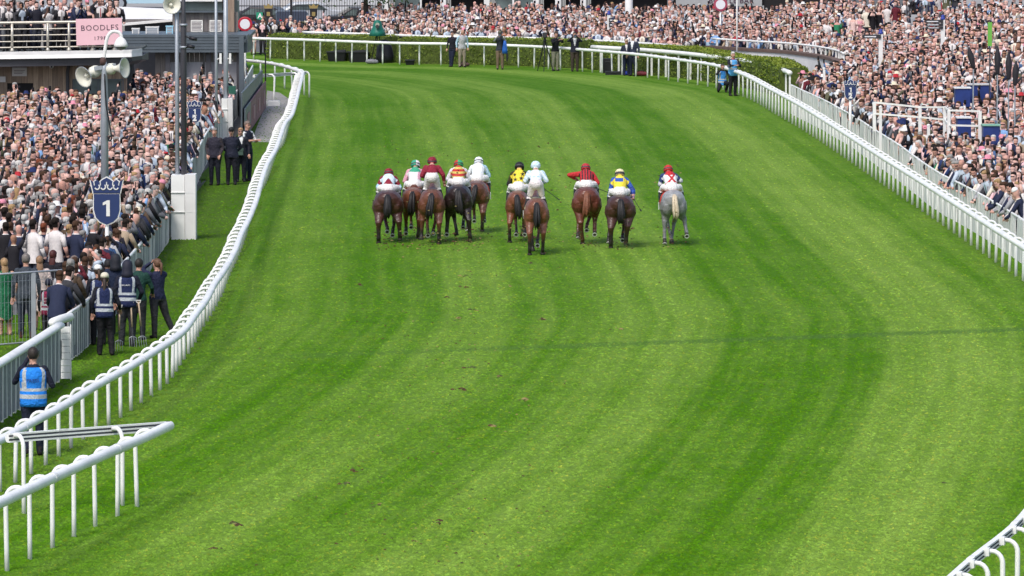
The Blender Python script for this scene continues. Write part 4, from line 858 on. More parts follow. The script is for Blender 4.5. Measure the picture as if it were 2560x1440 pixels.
def horse(px, yg, hgt, wid, coat, points, legs, label, tail='black', tx=0.0, dapple=False, turn=0.0, cloth=None):
    b = P(px, yg); root = empty('racehorse', b, turn); sz = hgt/1.55; sx = wid/.66; coat = np.array(coat); pts = np.array(points)
    def colour(reg, co):
        z = co[:, 2]/1.55; c = np.repeat(coat[None], len(co), 0)*(1+.10*np.sin(co[:, 1]*5)[:, None])
        k = np.clip((.56-co[:, 2])/.22, 0, 1)[:, None]; c = c*(1-k)+pts*k
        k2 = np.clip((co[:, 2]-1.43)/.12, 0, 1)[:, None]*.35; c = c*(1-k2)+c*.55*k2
        if dapple:
            n_ = np.sin(co[:, 0]*31+np.sin(co[:, 1]*23)*2)*np.sin(co[:, 2]*29+np.sin(co[:, 1]*17)*2); c = c*(1+.16*n_[:, None])
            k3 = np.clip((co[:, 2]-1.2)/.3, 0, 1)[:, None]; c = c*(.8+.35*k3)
        dk = (reg == 'dark'); c[dk] = pts; return np.clip(c, 0, 1)
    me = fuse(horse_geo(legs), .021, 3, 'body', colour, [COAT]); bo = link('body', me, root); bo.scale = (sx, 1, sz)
    hm = {'black': HAIR, 'cream': CREAMHAIR, 'chestnut': CHESTHAIR}[tail]; g = Geo(); rng = random.Random(px)
    for q in range(16):
        a = rng.uniform(-1, 1); e = rng.uniform(-1, 1); l = rng.uniform(.85, 1.05)
        pp = [(a*.018, -.80, 1.42), (a*.04+tx*.1, -.89-.03*e, 1.37), (a*.05+tx*.4, -.94-.04*e, 1.18), (a*.065+tx*.8, -.97-.06*e, 1.18-.17*l), (a*.06+tx+rng.uniform(-.02, .02), -.95-.07*e, 1.18-.31*l), (a*.05+tx*1.05+rng.uniform(-.04, .04), -.93-.08*e, 1.18-.45*l*rng.uniform(.9, 1.05))]
        g.tube(pp, [.03, .035, .04, .042, .032, .006], 6)
    tl = g.build('tail', hm, root, True); tl.scale = (sx, 1, sz)
    for k, s_ in (('HL', -1), ('HR', 1), ('FL', -1), ('FR', 1)):
        dx, y, lift = legs[k]; x = s_*(.185 if k[0] == 'H' else .13)+dx*s_; g = Geo(); flip = lift > .12
        if flip: g.lathe([(.045, .06), (.05, 0), (.066, -.075), (.05, -.08), (.015, -.08)], 12, axis=(0, .45, .9) if lift < .2 else (0, .86, .5))
        else: g.lathe([(.045, .08), (.052, .05), (.068, -.0), (.06, -.01)], 12)
        h_ = g.build('hoof', HOOF, root, True); h_.location = (x*sx, y, lift*sz+.012)
        if flip:
            g = Geo(); ax = Vector((0, .45, .9)) if lift < .2 else Vector((0, .86, .5)); g.lathe([(.043, -.082), (.066, -.082), (.066, -.092), (.043, -.092)], 14, axis=ax, ring=True); g.build('horseshoe', SHOE, h_)
    if cloth is not None:
        g = Geo(); ring = []
        for y in (-.12, .1, .35, .5): ring.append([(math.sin(a)*.312*1.0, y, 1.15+.355*math.cos(a)) for a in np.linspace(-1.75, 1.75, 17)])
        g.loft(ring, closed=False); sc_ = g.build('saddle_cloth', mat('cloth_%d' % int(cloth[0]*100), cloth, .7, .08, 10.0), root, True); sc_.scale = (sx*1.02, 1, sz)
        so = sc_.modifiers.new('t', 'SOLIDIFY'); so.thickness = .012
        for s_ in (-1, 1):
            g = Geo(); g.box((s_*.336-.004, -.05, .96), (s_*.336+.004, .2, 1.16)); q_ = g.build('number_patch', WHITE2, sc_)
    tag(root, label, 'horse', 'horses in the race'); return root, b, sz, sx
def star(u, v, R):
    a = np.arctan2(u, v); r = np.hypot(u, v); s_ = np.abs(((a/(2*math.pi)*5+.5) % 1)-.5)*2
    return r < R*(1-.58*s_)
def rider(info, pose, k, skin, silks, cap, label, lean=0.0, elbow=None, breech=(.80, .78, .76), stain=None, whip=None, sw=1.0, helm2=None):
    root0, b, sz, sx = info; zb = 1.47*sz; rz = root0.rotation_euler.z; root = empty('person', (b[0], b[1], zb), rz)
    g = Geo()
    if pose == 'crouch':
        hip = Vector((0, .06, .09*k)); sh = Vector((lean, .44, .42*k)); hd = Vector((lean*1.25, .56, .585*k)); nk = Vector((lean*1.1, .50, .49*k))
        g.ell(hip+Vector((0, -.02, 0)), (.172, .165, .145), 14, 9, c='breech')
        for s_ in (-1, 1):
            g.tube([hip+Vector((s_*.09, 0, 0)), Vector((s_*.21, .28, .10*k)), Vector((s_*.27, .44, -.02))], [.115, .095, .07], 10, c='breech', dome=True)
            g.tube([(s_*.27, .44, -.02), (s_*.29, .25, -.2), (s_*.29, .10, -.36)], [.072, .062, .045], 9, c='boot', dome=True); g.tube([(s_*.29, .08, -.38), (s_*.29, .24, -.4)], [.04, .035], 8, c='boot', dome=True)
        g.tube([hip+Vector((0, -.01, .03)), hip*.55+sh*.45+Vector((0, 0, .05)), sh, nk], [.15, .178, .195, .08], 14, c='silk', flat=.8, dome=True, ref=(1, 0, 0))
        hands = {-1: Vector((-.09, .78, .08)), 1: Vector((.09, .78, .08))}
        elb = {-1: Vector((-.29, .47, .16*k)), 1: Vector((.29, .47, .16*k))}
    else:
        hip = Vector((0, .02, .40)); sh = Vector((lean, .26, .68)); nk = Vector((lean, .32, .76)); hd = Vector((lean*1.1, .40, .85)); 
        for v_ in (hip, sh, nk, hd): v_.z *= k
        g.ell(hip+Vector((0, -.02, 0)), (.18, .15, .16), 14, 9, c='breech')
        for s_ in (-1, 1):
            g.tube([hip+Vector((s_*.085, -.01, 0)), Vector((s_*.13, .10, .22*k)), Vector((s_*.17, .18, .05))], [.11, .092, .07], 10, c='breech', dome=True)
            g.tube([(s_*.17, .18, .05), (s_*.24, .08, -.15), (s_*.28, .02, -.33)], [.07, .066, .05], 9, c='boot', dome=True); g.tube([(s_*.28, .0, -.36), (s_*.28, .16, -.37)], [.04, .035], 8, c='boot', dome=True)
        g.tube([hip+Vector((0, 0, .05)), hip*.5+sh*.5, sh+Vector((0, 0, -.03)), nk], [.15, .16, .185, .07], 14, c='silk', flat=.72, dome=True, ref=(1, 0, 0))
        hands = {-1: Vector((-.12, .5, .38*k)), 1: Vector((.12, .5, .38*k))}; elb = {-1: Vector((-.28, .2, .47*k)), 1: Vector((.28, .2, .47*k))}
    if elbow: 
        for s_, v_ in elbow.items(): elb[s_] = Vector(v_[0]); hands[s_] = Vector(v_[1]) if len(v_) > 1 else hands[s_]
    for s_ in (-1, 1):
        sp = sh+Vector((s_*.165, 0, -.01))
        g.tube([sp, elb[s_]], [.082, .062], 10, c='sleeve', dome=True); g.tube([elb[s_], elb[s_]*.25+hands[s_]*.75], [.06, .045], 9, c='cuff', dome=True)
        g.tube([elb[s_]*.25+hands[s_]*.75, hands[s_]], [.036, .032], 8, c='skin', dome=True)
    g.tube([nk-Vector((0, .03, 0)), hd], [.065, .07], 10, c='skin', dome=True); g.ell(hd+Vector((0, .03, -.02)), (.085, .1, .11), 12, 8, c='skin')
    if sw != 1.0: g.v = [(x*sw, y, z) for x, y, z in g.v]
    def colour(reg, co):
        c = np.zeros((len(co), 3)); base = {'breech': breech, 'boot': (.012, .012, .014), 'skin': skin, 'silk': (.5, .5, .5), 'sleeve': (.5, .5, .5), 'cuff': (.5, .5, .5)}
        for r_, v_ in base.items(): c[reg == r_] = v_
        t = (co[:, 2]-hip.z)/(sh.z-hip.z+1e-6); q = (reg == 'breech') & (t > .50) & (co[:, 1] < sh.y); reg = reg.copy(); reg[q] = 'silk'
        q = (reg == 'silk') & (t < .24); reg[q] = 'breech'; c[q] = breech
        out = silks(co[:, 0], t, reg)
        for r_ in ('silk', 'sleeve', 'cuff'):
            k_ = reg == r_; c[k_] = out[k_]
        if stain is not None:
            k_ = (reg == 'breech') & (np.hypot(co[:, 0]*1.1, (co[:, 2]-hip.z+.09)) < .12); c[k_] = stain
        return c
    me = fuse(g, .017, 2, 'body', colour, [CLOTH]); link('body', me, root)
    g = Geo(); prof = [(.004, .135), (.05, .128), (.09, .105), (.118, .06), (.128, .0), (.122, -.05), (.11, -.055)]; g.lathe(prof[::-1], 18, at=(0, 0, 0)); 
    V = np.array(g.v); g.c = [tuple(cap(*V[list(f)].mean(0))) for f in g.f]
    hl = g.build('helmet', CLOTH, root, True); hl.location = hd+Vector((0, .01, .0)); hl.rotation_euler = (math.radians(-28 if pose == 'crouch' else -8), 0, 0)
    g = Geo(); g.tube([(math.cos(a)*.125, .03+math.sin(a)*.16, -.02) for a in np.linspace(.45, 2.69, 8)], .014, 6); g.build('peak', BLACK, hl)
    g = Geo(); g.lathe([(.127, -.012), (.132, -.012), (.132, .016), (.127, .016)], 18, ring=True); g.build('goggle_strap', mat('strap', (.05, .05, .06), .6) if helm2 is None else mat('pale_strap', (.5, .6, .68), .6), hl)
    for s_ in (-1, 1):      # five fingers closed round the rein
        h_ = hands[s_]; h_ = Vector((h_.x*sw, h_.y, h_.z)); g = Geo(); g.tube([h_+Vector((-s_*.0, -.02, 0)), h_+Vector((0, .05, 0))], [.035, .03], 8, dome=True, flat=.6)
        for f_ in range(4): x_ = (f_-1.5)*.018; g.tube([h_+Vector((x_, .05, .01)), h_+Vector((x_, .085, -.005)), h_+Vector((x_, .075, -.04)), h_+Vector((x_, .045, -.045))], [.0095, .009, .0085, .007], 6)
        g.tube([h_+Vector((-s_*.035, .02, 0)), h_+Vector((-s_*.045, .055, .0)), h_+Vector((-s_*.025, .08, -.01))], [.011, .01, .008], 6); g.build('hand', mat('hand_skin', (.5, .27, .2), .6), root, True)
    tag(root, label, 'jockey', 'jockeys in the race')
    if whip:
        a, e = Vector(whip[0]), Vector(whip[1]); wr = empty('riding_whip', Vector((b[0], b[1], zb))+Matrix.Rotation(rz, 3, 'Z') @ a); g = Geo(); g.tube([(0, 0, 0), (e-a)*.25], [.013, .012], 6); g.build('grip', mat('whip_grip', (.02, .02, .02), .7), wr); g = Geo(); g.tube([(e-a)*.25, (e-a)*.85], [.01, .008], 6); g.build('shaft', BLACK, wr); g = Geo(); g.beam((e-a)*.85, (e-a), .035, .012); g.build('flap', BLACK, wr)
        tag(wr, whip[2], 'whip')
def pick(*conds):
    """colours by masks, last match wins; first entry is the base"""
    base = conds[0]; 
    def f(n): 
        c = np.repeat(np.array(base, float)[None], n, 0); return c
    return f
def paint(base, *rules):
    def fn(x, t, reg):
        c = np.repeat(np.array(base, float)[None], len(x), 0)
        for mask, col in rules: c[mask(x, t, reg)] = col
        return c
    return fn
REG = lambda name: (lambda x, t, r: r == name)
SK = (.52, .29, .22)
BAY = (.165, .058, .030); BAY2 = (.135, .048, .027); DBAY = (.062, .023, .017); BLK = (.024, .014, .014); CHE = (.125, .037, .022); GRY = (.27, .275, .28); PB = (.018, .013, .013)
MAROON = (.23, .012, .03); PALEB = (.40, .64, .76); WHT = (.80, .80, .82); PINKS = (.72, .36, .45); REDS = (.50, .025, .03); YEL = (.80, .64, .05); BLUE = (.03, .09, .42)
std = lambda **k: dict({'HL': (0, -.62, 0), 'HR': (0, -.50, 0), 'FL': (0, .5, .45), 'FR': (0, 1.0, .3)}, **k)
i1 = horse(971, 604, 1.43, .80, DBAY, PB, {'HL': (.02, -.68, .0), 'HR': (.08, -.55, .08), 'FL': (-.1, .35, .30), 'FR': (-.04, .2, .20)}, 'broad dark bay horse at the left end of the field')
rider(i1, 'crouch', .78, SK, paint((.62, .75, .82), (lambda x, t, r: (r == 'silk') & (t < 1.05) & (np.abs(x) < .20*(1.15-t)), MAROON), (REG('sleeve'), MAROON), (REG('cuff'), PALEB)), lambda x, y, z: MAROON if z > -.04 else (.15, .02, .03), 'jockey in pale blue silks with a maroon triangle and maroon cap', elbow={-1: ((-.29, .42, .08), (-.1, .7, .05)), 1: ((.31, .42, .06), (.12, .7, .03))})
i2 = horse(1036, 595, 1.42, .66, BAY, PB, {'HL': (.02, -.45, .20), 'HR': (-.05, -.62, .0), 'FL': (0, .8, .3), 'FR': (.03, .6, .35)}, 'light bay horse half hidden behind the maroon rider', tx=-.03, turn=-.04, cloth=(.42, .02, .03))
rider(i2, 'crouch', 1.05, SK, paint((.78, .72, .74), (lambda x, t, r: (r == 'silk') & (x > .09), PINKS), (REG('sleeve'), PINKS), (REG('cuff'), PINKS), (lambda x, t, r: (r == 'silk') & (t > 1.0), (.05, .35, .2))), lambda x, y, z: (.05, .35, .22) if x < .03 else (.78, .72, .75), 'jockey in white and pink silks with a mud-stained seat', stain=(.22, .10, .08), elbow={1: ((.33, .46, .30), (.25, .72, .1))})
i3 = horse(1080, 607, 1.49, .69, BAY2, PB, {'HL': (.08, -.55, .12), 'HR': (.0, -.62, .0), 'FL': (-.02, .3, .22), 'FR': (-.10, .25, .28)}, 'bay horse under the standing maroon jockey', tx=-.07)
rider(i3, 'stand', .88, SK, paint(MAROON), lambda x, y, z: MAROON, 'jockey in plain maroon silks and cap standing in the stirrups', elbow={1: ((.30, .18, .40), (.34, .3, .12)), -1: ((-.27, .2, .38), (-.1, .5, .3))})
i4 = horse(1146, 601, 1.56, .74, BLK, PB, {'HL': (.09, -.5, .22), 'HR': (.10, -.66, .0), 'FL': (-.08, .5, .10), 'FR': (-.02, .55, .34)}, 'black horse under the red and yellow hooped silks', tx=.02)
rider(i4, 'crouch', .92, SK, paint((.62, .48, .12), (lambda x, t, r: (r == 'silk') & ((t*2.6) % 1 > .5), REDS), (REG('sleeve'), (.72, .66, .68)), (REG('cuff'), (.75, .75, .78))), lambda x, y, z: (.48, .03, .03) if x < 0 else (.05, .38, .16), 'jockey in red and yellow hoops with a red and green cap')
i5 = horse(1194, 580, 1.46, .68, (.12, .045, .026), PB, {'HL': (.05, -.5, .14), 'HR': (-.03, -.6, .05), 'FL': (0, .8, .3), 'FR': (0, .9, .3)}, 'brown horse furthest ahead, beside the black horse', tx=-.09, turn=-.05, cloth=(.44, .06, .03))
rider(i5, 'crouch', .90, SK, paint((.76, .79, .82), (lambda x, t, r: (r != 'silk') & (x > 0), (.42, .62, .72))), lambda x, y, z: (.80, .84, .88), 'jockey in white silks with pale blue sleeves and white cap, furthest ahead')
i6 = horse(1296, 603, 1.41, .62, BAY, PB, {'HL': (.03, -.62, .0), 'HR': (.02, -.45, .26), 'FL': (-.05, .4, .2), 'FR': (-.05, .6, .1)}, 'bay horse under the yellow starred silks', tx=.05, turn=-.05, cloth=(.02, .12, .07))
_st = [(-.09, .62), (.07, .70), (-.11, .95), (.10, 1.0), (0, .42)]
rider(i6, 'crouch', 1.1, SK, paint(YEL, (lambda x, t, r: (r == 'silk') & np.any([star(x-a, (t-b)*.36, .055) for a, b in _st], axis=0), (.01, .01, .012)), (REG('sleeve'), (.05, .045, .01)), (REG('cuff'), (.02, .02, .02))), lambda x, y, z: (.015, .015, .015), 'jockey in yellow silks with black stars and black cap')
i7 = horse(1340, 634, 1.50, .64, BAY, PB, {'HL': (.0, -.66, .0), 'HR': (-.02, -.55, .01), 'FL': (-.06, .6, .02), 'FR': (-.08, .5, .22)}, 'bay horse nearest the camera under the white jockey', tx=.0, turn=.02, cloth=(.60, .55, .30))
rider(i7, 'stand', 1.0, SK, paint((.72, .78, .83), (lambda x, t, r: (r == 'silk') & (t < .75) & (np.abs(np.sin(x*28)*np.sin(t*11)) > .55), (.40, .60, .74)), (lambda x, t, r: (r != 'silk') & (np.sin(x*60+t*14) > .2), (.45, .63, .75))), lambda x, y, z: (.62, .78, .86), 'jockey in white and pale blue silks standing in the stirrups', whip=((.16, .45, .3), (.62, .1, -.02), 'black whip held out behind the white standing jockey'), breech=(.74, .68, .70), helm2=1)
i8 = horse(1466, 608, 1.56, .76, CHE, (.08, .03, .02), {'HL': (-.09, -.45, .0), 'HR': (.0, -.62, .30), 'FL': (.06, .5, .18), 'FR': (-.12, .6, .34)}, 'chestnut horse under the red and black striped silks', tail='chestnut', tx=-.01)
rider(i8, 'crouch', .86, SK, paint(REDS, (lambda x, t, r: (r == 'silk') & ((x/.075+.25) % 1 > .55), (.03, .02, .025))), lambda x, y, z: (.42, .03, .04), 'jockey in red and black striped silks with one elbow thrown out', lean=-.01, elbow={-1: ((-.46, .40, .33), (-.20, .62, .16)), 1: ((.31, .40, .12), (.24, .6, -.05))}, whip=((.24, .3, .0), (.60, -.1, -.12), 'black whip beside the rump of the chestnut horse'))
i9 = horse(1550, 617, 1.43, .78, (.056, .022, .016), PB, {'HL': (.03, -.65, .0), 'HR': (-.06, -.6, .10), 'FL': (.12, .4, .16), 'FR': (-.07, .3, .2)}, 'dark bay horse under the yellow and blue silks', tx=.01)
rider(i9, 'crouch', .95, SK, paint(YEL, (lambda x, t, r: (r == 'silk') & (t > .92) & (x > -.13) & (x < .09) & (t < 1.2), BLUE), (REG('sleeve'), BLUE), (lambda x, t, r: (r == 'cuff'), (.02, .05, .25))), lambda x, y, z: (.78, .70, .42) if (z*24) % 1 > .4 else (.06, .06, .07), 'jockey in yellow silks with blue patch and blue sleeves', elbow={1: ((.36, .36, .12), (.36, .25, -.08)), -1: ((-.26, .42, .05), (-.15, .6, -.05))}, whip=((.36, .22, -.08), (.56, -.1, -.40), 'black whip hanging from the blue sleeve'))
i10 = horse(1680, 611, 1.50, .68, GRY, (.20, .20, .205), {'HL': (.05, -.62, .13), 'HR': (.15, -.62, .30), 'FL': (-.14, .3, .0), 'FR': (-.10, .5, .02)}, 'dappled grey horse with a cream tail at the right end of the field', tail='cream', tx=.03, dapple=True, turn=.05, cloth=(.50, .04, .02))
rider(i10, 'crouch', .93, SK, paint((.80, .79, .80), (lambda x, t, r: (r == 'silk') & ((np.abs(x-(t-.85)*.28) < .035) | (np.abs(x+(t-.85)*.28) < .035) | (t > 1.12)), REDS), (REG('sleeve'), (.03, .05, .16)), (REG('cuff'), (.70, .70, .72))), lambda x, y, z: (.50, .03, .03), 'jockey in white silks with red cross belts and red cap', lean=-.05, elbow={1: ((.27, .46, .25), (.2, .8, .2))})
# ------------------------------------------------------------------ people one can pick out
PEOPLE = vcol_mat('clothing', 0.75, 0.2, 0.10, 25.0, fold=.7, fscale=8.0)
def yrot(p, a, o):      # bend forward about the hips
    p = Vector(p); q = p-o; return o+Vector((q.x, q.y*math.cos(a)+q.z*math.sin(a), -q.y*math.sin(a)+q.z*math.cos(a)))
def hand_geo(w, d, g, c, curl=.6, side=1):
    """palm, four unequal bent fingers and a thumb at wrist w along d"""
    d = Vector(d).normalized(); s_ = d.cross(Vector((0, 0, 1)) if abs(d.z) < .9 else Vector((0, 1, 0))).normalized(); n = s_.cross(d)
    w = Vector(w); g.tube([w, w+d*.04, w+d*.085], [.026, .036, .034], 8, c=c, flat=.5, dome=True, ref=tuple(s_))
    for k, (off, L) in enumerate(((-.027, .062), (-.009, .075), (.009, .07), (.027, .055))):
        b = w+d*.085+s_*off; p1 = b+d*L*.5*1.0-n*curl*.012; p2 = p1+d*L*.3-n*curl*L*.35; p3 = p2+d*L*.1-n*curl*L*.3
        g.tube([b-d*.01, p1, p2, p3], [.0095, .009, .0085, .006], 6, c=c)
    t = w+d*.03+s_*side*-.033; g.tube([t, t+d*.035+s_*side*-.022, t+d*.065+s_*side*-.02-n*curl*.015], [.012, .0105, .008], 6, c=c)
FEATURED = []
def figure(at, h, rz, col, label, pose=None, hair='short', skirt=None, vest=None, glasses=False, hat=None, cat='person', group=None, hem=.86, fat=1.0, boots=False, voxel=.022, lapel=None):
    """at: ground point; rz 0 = back to the camera, pi = facing it"""
    ps = dict(lean=0.0, LE=(-.26, -.03, 1.14), RE=(.26, -.03, 1.14), LH=(-.27, .06, .90), RH=(.27, .06, .90), LK=(-.10, .02, .50), RK=(.10, .02, .50), LF=(-.11, -.02), RF=(.11, -.02), drop=0.0, turn=0.0, nod=0.0)
    ps.update(pose or {}); sc = h/1.76; O = Vector((0, 0, .94)); a = ps['lean']; dz = Vector((0, 0, -ps['drop']))
    T = lambda p: yrot(p, a, O)+dz
    g = Geo(); f = fat
    rings = [(.82, .172*f, .135*f), (.92, .182*f, .14*f), (1.0, .172*f, .128*f), (1.10, .156*f, .115*f), (1.24, .175*f, .125*f), (1.35, .188, .12), (1.42, .165, .095), (1.46, .09, .075), (1.48, .07, .065)]
    g.loft([[T((hw*math.cos(q), hd*math.sin(q), z)) for q in np.linspace(0, 2*math.pi, 18, endpoint=False)] for z, hw, hd in rings], c='torso')
    hc = T((0, .02, 1.625)); g.tube([T((0, -.005, 1.44)), T((0, .005, 1.56))], [.062, .056], 10, c='skin')
    hg = Geo(); hg.ell((0, 0, 0), (.078, .098, .122), 14, 10, c='skin'); hg.ell((0, .03, -.07), (.055, .062, .055), 10, 6, c='skin'); hg.tube([(0, .09, .02), (0, .118, -.03)], [.010, .018], 6, c='skin', dome=True)
    for s_ in (-1, 1): hg.ell((s_*.079, -.01, -.01), (.012, .025, .035), 6, 5, c='skin')
    HM = Matrix.Translation(hc) @ Matrix.Rotation(ps['turn'], 4, 'Z') @ Matrix.Rotation(-a*.5-ps['nod'], 4, 'X'); g.merge(hg, HM)
    wr = {}
    for s_, E, Hn in ((-1, 'LE', 'LH'), (1, 'RE', 'RH')):
        sh = T((s_*.175, 0, 1.395)); e = T(ps[E]) if a < .6 else T(ps[E]); w_ = T(ps[Hn]); wr[s_] = (w_, (w_-e).normalized())
        g.tube([sh, (sh+e)/2, e], [.072, .06, .05], 10, c='sleeve', dome=True); g.tube([e, e*.5+w_*.5, w_-(w_-e)*.06], [.05, .043, .035], 10, c='fore', dome=True)
    for s_, K, F in ((-1, 'LK', 'LF'), (1, 'RK', 'RF')):
        hp = Vector((s_*.09*f, 0, .90))+dz; k = Vector(ps[K]); ft = Vector((*ps[F][:2], .09+(ps[F][2] if len(ps[F]) > 2 else 0)))
        g.tube([hp, hp*.5+k*.5, k], [.112*f, .098, .078], 11, c='legs', dome=True); g.tube([k, k*.6+ft*.4, ft], [.076, .072, .062 if not boots else .066], 10, c='shin', dome=True)
        g.tube([ft+Vector((0, -.04, -.05)), ft+Vector((0, .06, -.055)), ft+Vector((0, .17, -.06))], [.046, .05, .04], 9, c='shoe', dome=True)
    if skirt: g.loft([[(hw*math.cos(q), hd*math.sin(q), z) for q in np.linspace(0, 2*math.pi, 16, endpoint=False)] for z, hw, hd in [(skirt, .2*f, .17), ((skirt+.9)/2, .19*f, .15), (.95, .165, .12)]], c='top')
    def colour(reg, co):
        c = np.zeros((len(co), 3)); top = col['top']
        m = {'skin': col.get('skin', SK), 'sleeve': col.get('sleeve', top), 'fore': col.get('fore', col.get('sleeve', top)), 'legs': col['legs'], 'shin': col.get('shin', col['legs']), 'shoe': col.get('shoe', (.02, .018, .018)), 'top': top}
        for r_, v_ in m.items(): c[reg == r_] = v_
        t_ = reg == 'torso'; c[t_] = top
        if not skirt: c[t_ & (co[:, 2] < hem-ps['drop'])] = col['legs']
        c[(reg == 'legs') & (co[:, 2] > (skirt or hem)-ps['drop'])] = top; c[np.isin(reg, ('sleeve',)) & (np.abs(co[:, 0]) < .172) & (co[:, 2] < 1.40)] = top
        hl_ = (np.c_[co, np.ones(len(co))] @ np.array(HM.inverted()).T)[:, :3]; k_ = reg == 'skin'
        for s_ in (-1, 1): c[k_ & (np.hypot(hl_[:, 0]-s_*.034, (hl_[:, 2]-.018)*1.6) < .022) & (hl_[:, 1] > .05)] = np.array(col.get('skin', SK))*.28
        c[k_ & (np.abs(hl_[:, 0]) < .028) & (np.abs(hl_[:, 2]+.062) < .012) & (hl_[:, 1] > .05)] = (.30, .10, .09)
        if 'shirt' in col:
            k_ = t_ & (co[:, 1] > .02) & (np.abs(co[:, 0]) < .075*np.clip((co[:, 2]-1.1)/.3, 0, 1)) & (co[:, 2] > 1.1); c[k_] = col['shirt']
            if 'tie' in col: c[k_ & (np.abs(co[:, 0]) < .022)] = col['tie']
        k_ = (reg == 'skin'); hcol = np.array(hc); 
        if 'beard' in col: c[k_ & (co[:, 2] < hc.z-.05) & (co[:, 2] > hc.z-.16) & (np.abs(co[:, 0]) < .08)] = col['beard']
        return c
    FEATURED.append(at); root = empty('person', at, rz); root.scale = (sc, sc, sc)
    link('body', fuse(g, voxel, 2, 'body', colour, [PEOPLE]), root)
    hh = empty('head_frame'); bpy.data.objects.remove(hh)
    def onhead(geo, nm, m): o = geo.build(nm, m, root, True); o.matrix_local = HM; return o
    g = Geo(); skc = mat('hand_skin', (.5, .27, .2), .6)
    for s_ in (-1, 1): hand_geo(wr[s_][0], wr[s_][1], g, None, .8, s_)
    if not col.get('nohands'): g.build('hand', skc, root, True)
    hcol = col.get('hair', (.05, .03, .02)); hm = mat('hair_%d_%d_%d' % tuple(int(x*200) for x in hcol), hcol, .6, .3, 40.0)
    if hair != 'bald':
        g = Geo(); rr = []
        for zz, k in ((-.055, .80), (-.02, 1.0), (.03, 1.07), (.075, 1.0), (.108, .78), (.13, .42), (.138, .05)):
            ring = []
            for q in np.linspace(0, 2*math.pi, 16, endpoint=False):
                x, y = .084*k*math.cos(q), .106*k*math.sin(q)-.008; z_ = zz
                if math.sin(q) > .25 and zz < .06: z_ = .06+zz*.12; y -= .012
                ring.append((x, y, z_))
            rr.append(ring)
        g.loft(rr)
        if hair == 'long': g.tube([(0, -.055, .0), (0, -.07, -.1), (0, -.085, -.2), (0, -.1, -.3)], [.06, .080, .082, .035], 10, flat=.42, dome=True, ref=(1, 0, 0))
        if hair == 'pony': g.tube([(0, -.09, .05), (0, -.15, .02), (0, -.16, -.1), (0, -.14, -.22)], [.03, .034, .03, .012], 8, dome=True)
        if hair == 'braid': g.tube([(0, -.08, .0), (.01, -.12, -.12), (0, -.15, -.3), (.02, -.16, -.5)], [.045, .04, .036, .02], 8, dome=True)
        onhead(g, 'hair', hm)
    if glasses:
        g = Geo()
        for s_ in (-1, 1): g.ell((s_*.034, .092, .018), (.03, .014, .021), 8, 5); g.beam((s_*.062, .085, .024), (s_*.085, -.02, .022), .006, .008)
        g.beam((-.03, .104, .022), (.03, .104, .022), .006, .008); onhead(g, 'glasses', BLACK)
    if hat:
        kind, hc_ = hat; hmat = mat('hat_%d_%d_%d' % tuple(int(x*200) for x in hc_), hc_, .7, .08, 20.0); g = Geo()
        if kind == 'cap': g.loft([[(.092*k*math.cos(q), .115*k*math.sin(q)-.006, z_) for q in np.linspace(0, 2*math.pi, 16, endpoint=False)] for z_, k in ((.035, 1.0), (.08, 1.0), (.12, .82), (.143, .45), (.15, .06))]); g.loft([[(x, y, .045-.05*(y-.09)) for x, y in ((-.075*k, .09), (-.06*k, .09+.09*k), (0, .09+.115*k), (.06*k, .09+.09*k), (.075*k, .09))] for k in (1.0, .98)], closed=False); g.loft([[(.07*math.cos(q), .09+.105*math.sin(q), .044-.004*i) for q in np.linspace(0, math.pi, 9)] for i in (0, 1)])
        elif kind == 'beanie': g.loft([[(.09*k*math.cos(q), .112*k*math.sin(q)-.008, z_) for q in np.linspace(0, 2*math.pi, 16, endpoint=False)] for z_, k in ((-.03, 1.0), (.02, 1.06), (.08, 1.02), (.12, .8), (.145, .4), (.15, .05))])
        elif kind == 'hood': g.loft([[(.11*k*math.cos(q), .13*k*math.sin(q)-.02, z_) for q in np.linspace(0, 2*math.pi, 16, endpoint=False)] for z_, k in ((-.20, 1.25), (-.12, 1.05), (-.02, 1.02), (.07, 1.0), (.125, .75), (.155, .35), (.16, .05))])
        elif kind == 'brim': g.lathe([(.1, .04), (.2, .035), (.205, .045), (.1, .055), (.098, .12), (.07, .14), (.01, .145)], 18)
        onhead(g, 'hat', hmat)
    if vest:
        vc, band = vest['col'], vest.get('band', (.42, .45, .48)); g = Geo(); V_ = [(.80, .19), (.86, .195), (.93, .197), (1.0, .195), (1.05, .19), (1.10, .186), (1.15, .19), (1.20, .195), (1.26, .2), (1.31, .204), (1.36, .2), (1.40, .18), (1.435, .135)]
        if vest.get('short'): V_ = V_[2:]
        nseg = 36; prev = None
        for (z0, h0), (z1, h1) in zip(V_[:-1], V_[1:]):
            for j in range(nseg):
                q0, q1 = 2*math.pi*j/nseg, 2*math.pi*(j+1)/nseg; pt = lambda z, hw, q: T((hw*f*math.cos(q), (hw*.72+.012)*f*math.sin(q), z)); qm = (q0+q1)/2; xm = h0*math.cos(qm); zm = (z0+z1)/2
                if zm > 1.27 and abs(math.cos(qm)) > .93: continue
                cc = band if (abs(zm-1.075) < .026 or (abs(zm-.965) < .036 and not vest.get('one'))) else vc
                if zm > 1.10 and (.118 < abs(xm) < .158 or (.118 < abs(h0*math.cos(q0)) < .158)): cc = band
                g.add([pt(z0, h0, q0), pt(z0, h0, q1), pt(z1, h1, q1), pt(z1, h1, q0)], [(0, 1, 2, 3)], c=cc)
        me_ = g.mesh('vest', [PEOPLE], True); bm_ = bmesh.new(); bm_.from_mesh(me_); bmesh.ops.remove_doubles(bm_, verts=bm_.verts, dist=.0008); bm_.to_mesh(me_); bm_.free(); vo = link('vest', me_, root); sm = vo.modifiers.new('t', 'SOLIDIFY'); sm.thickness = .012
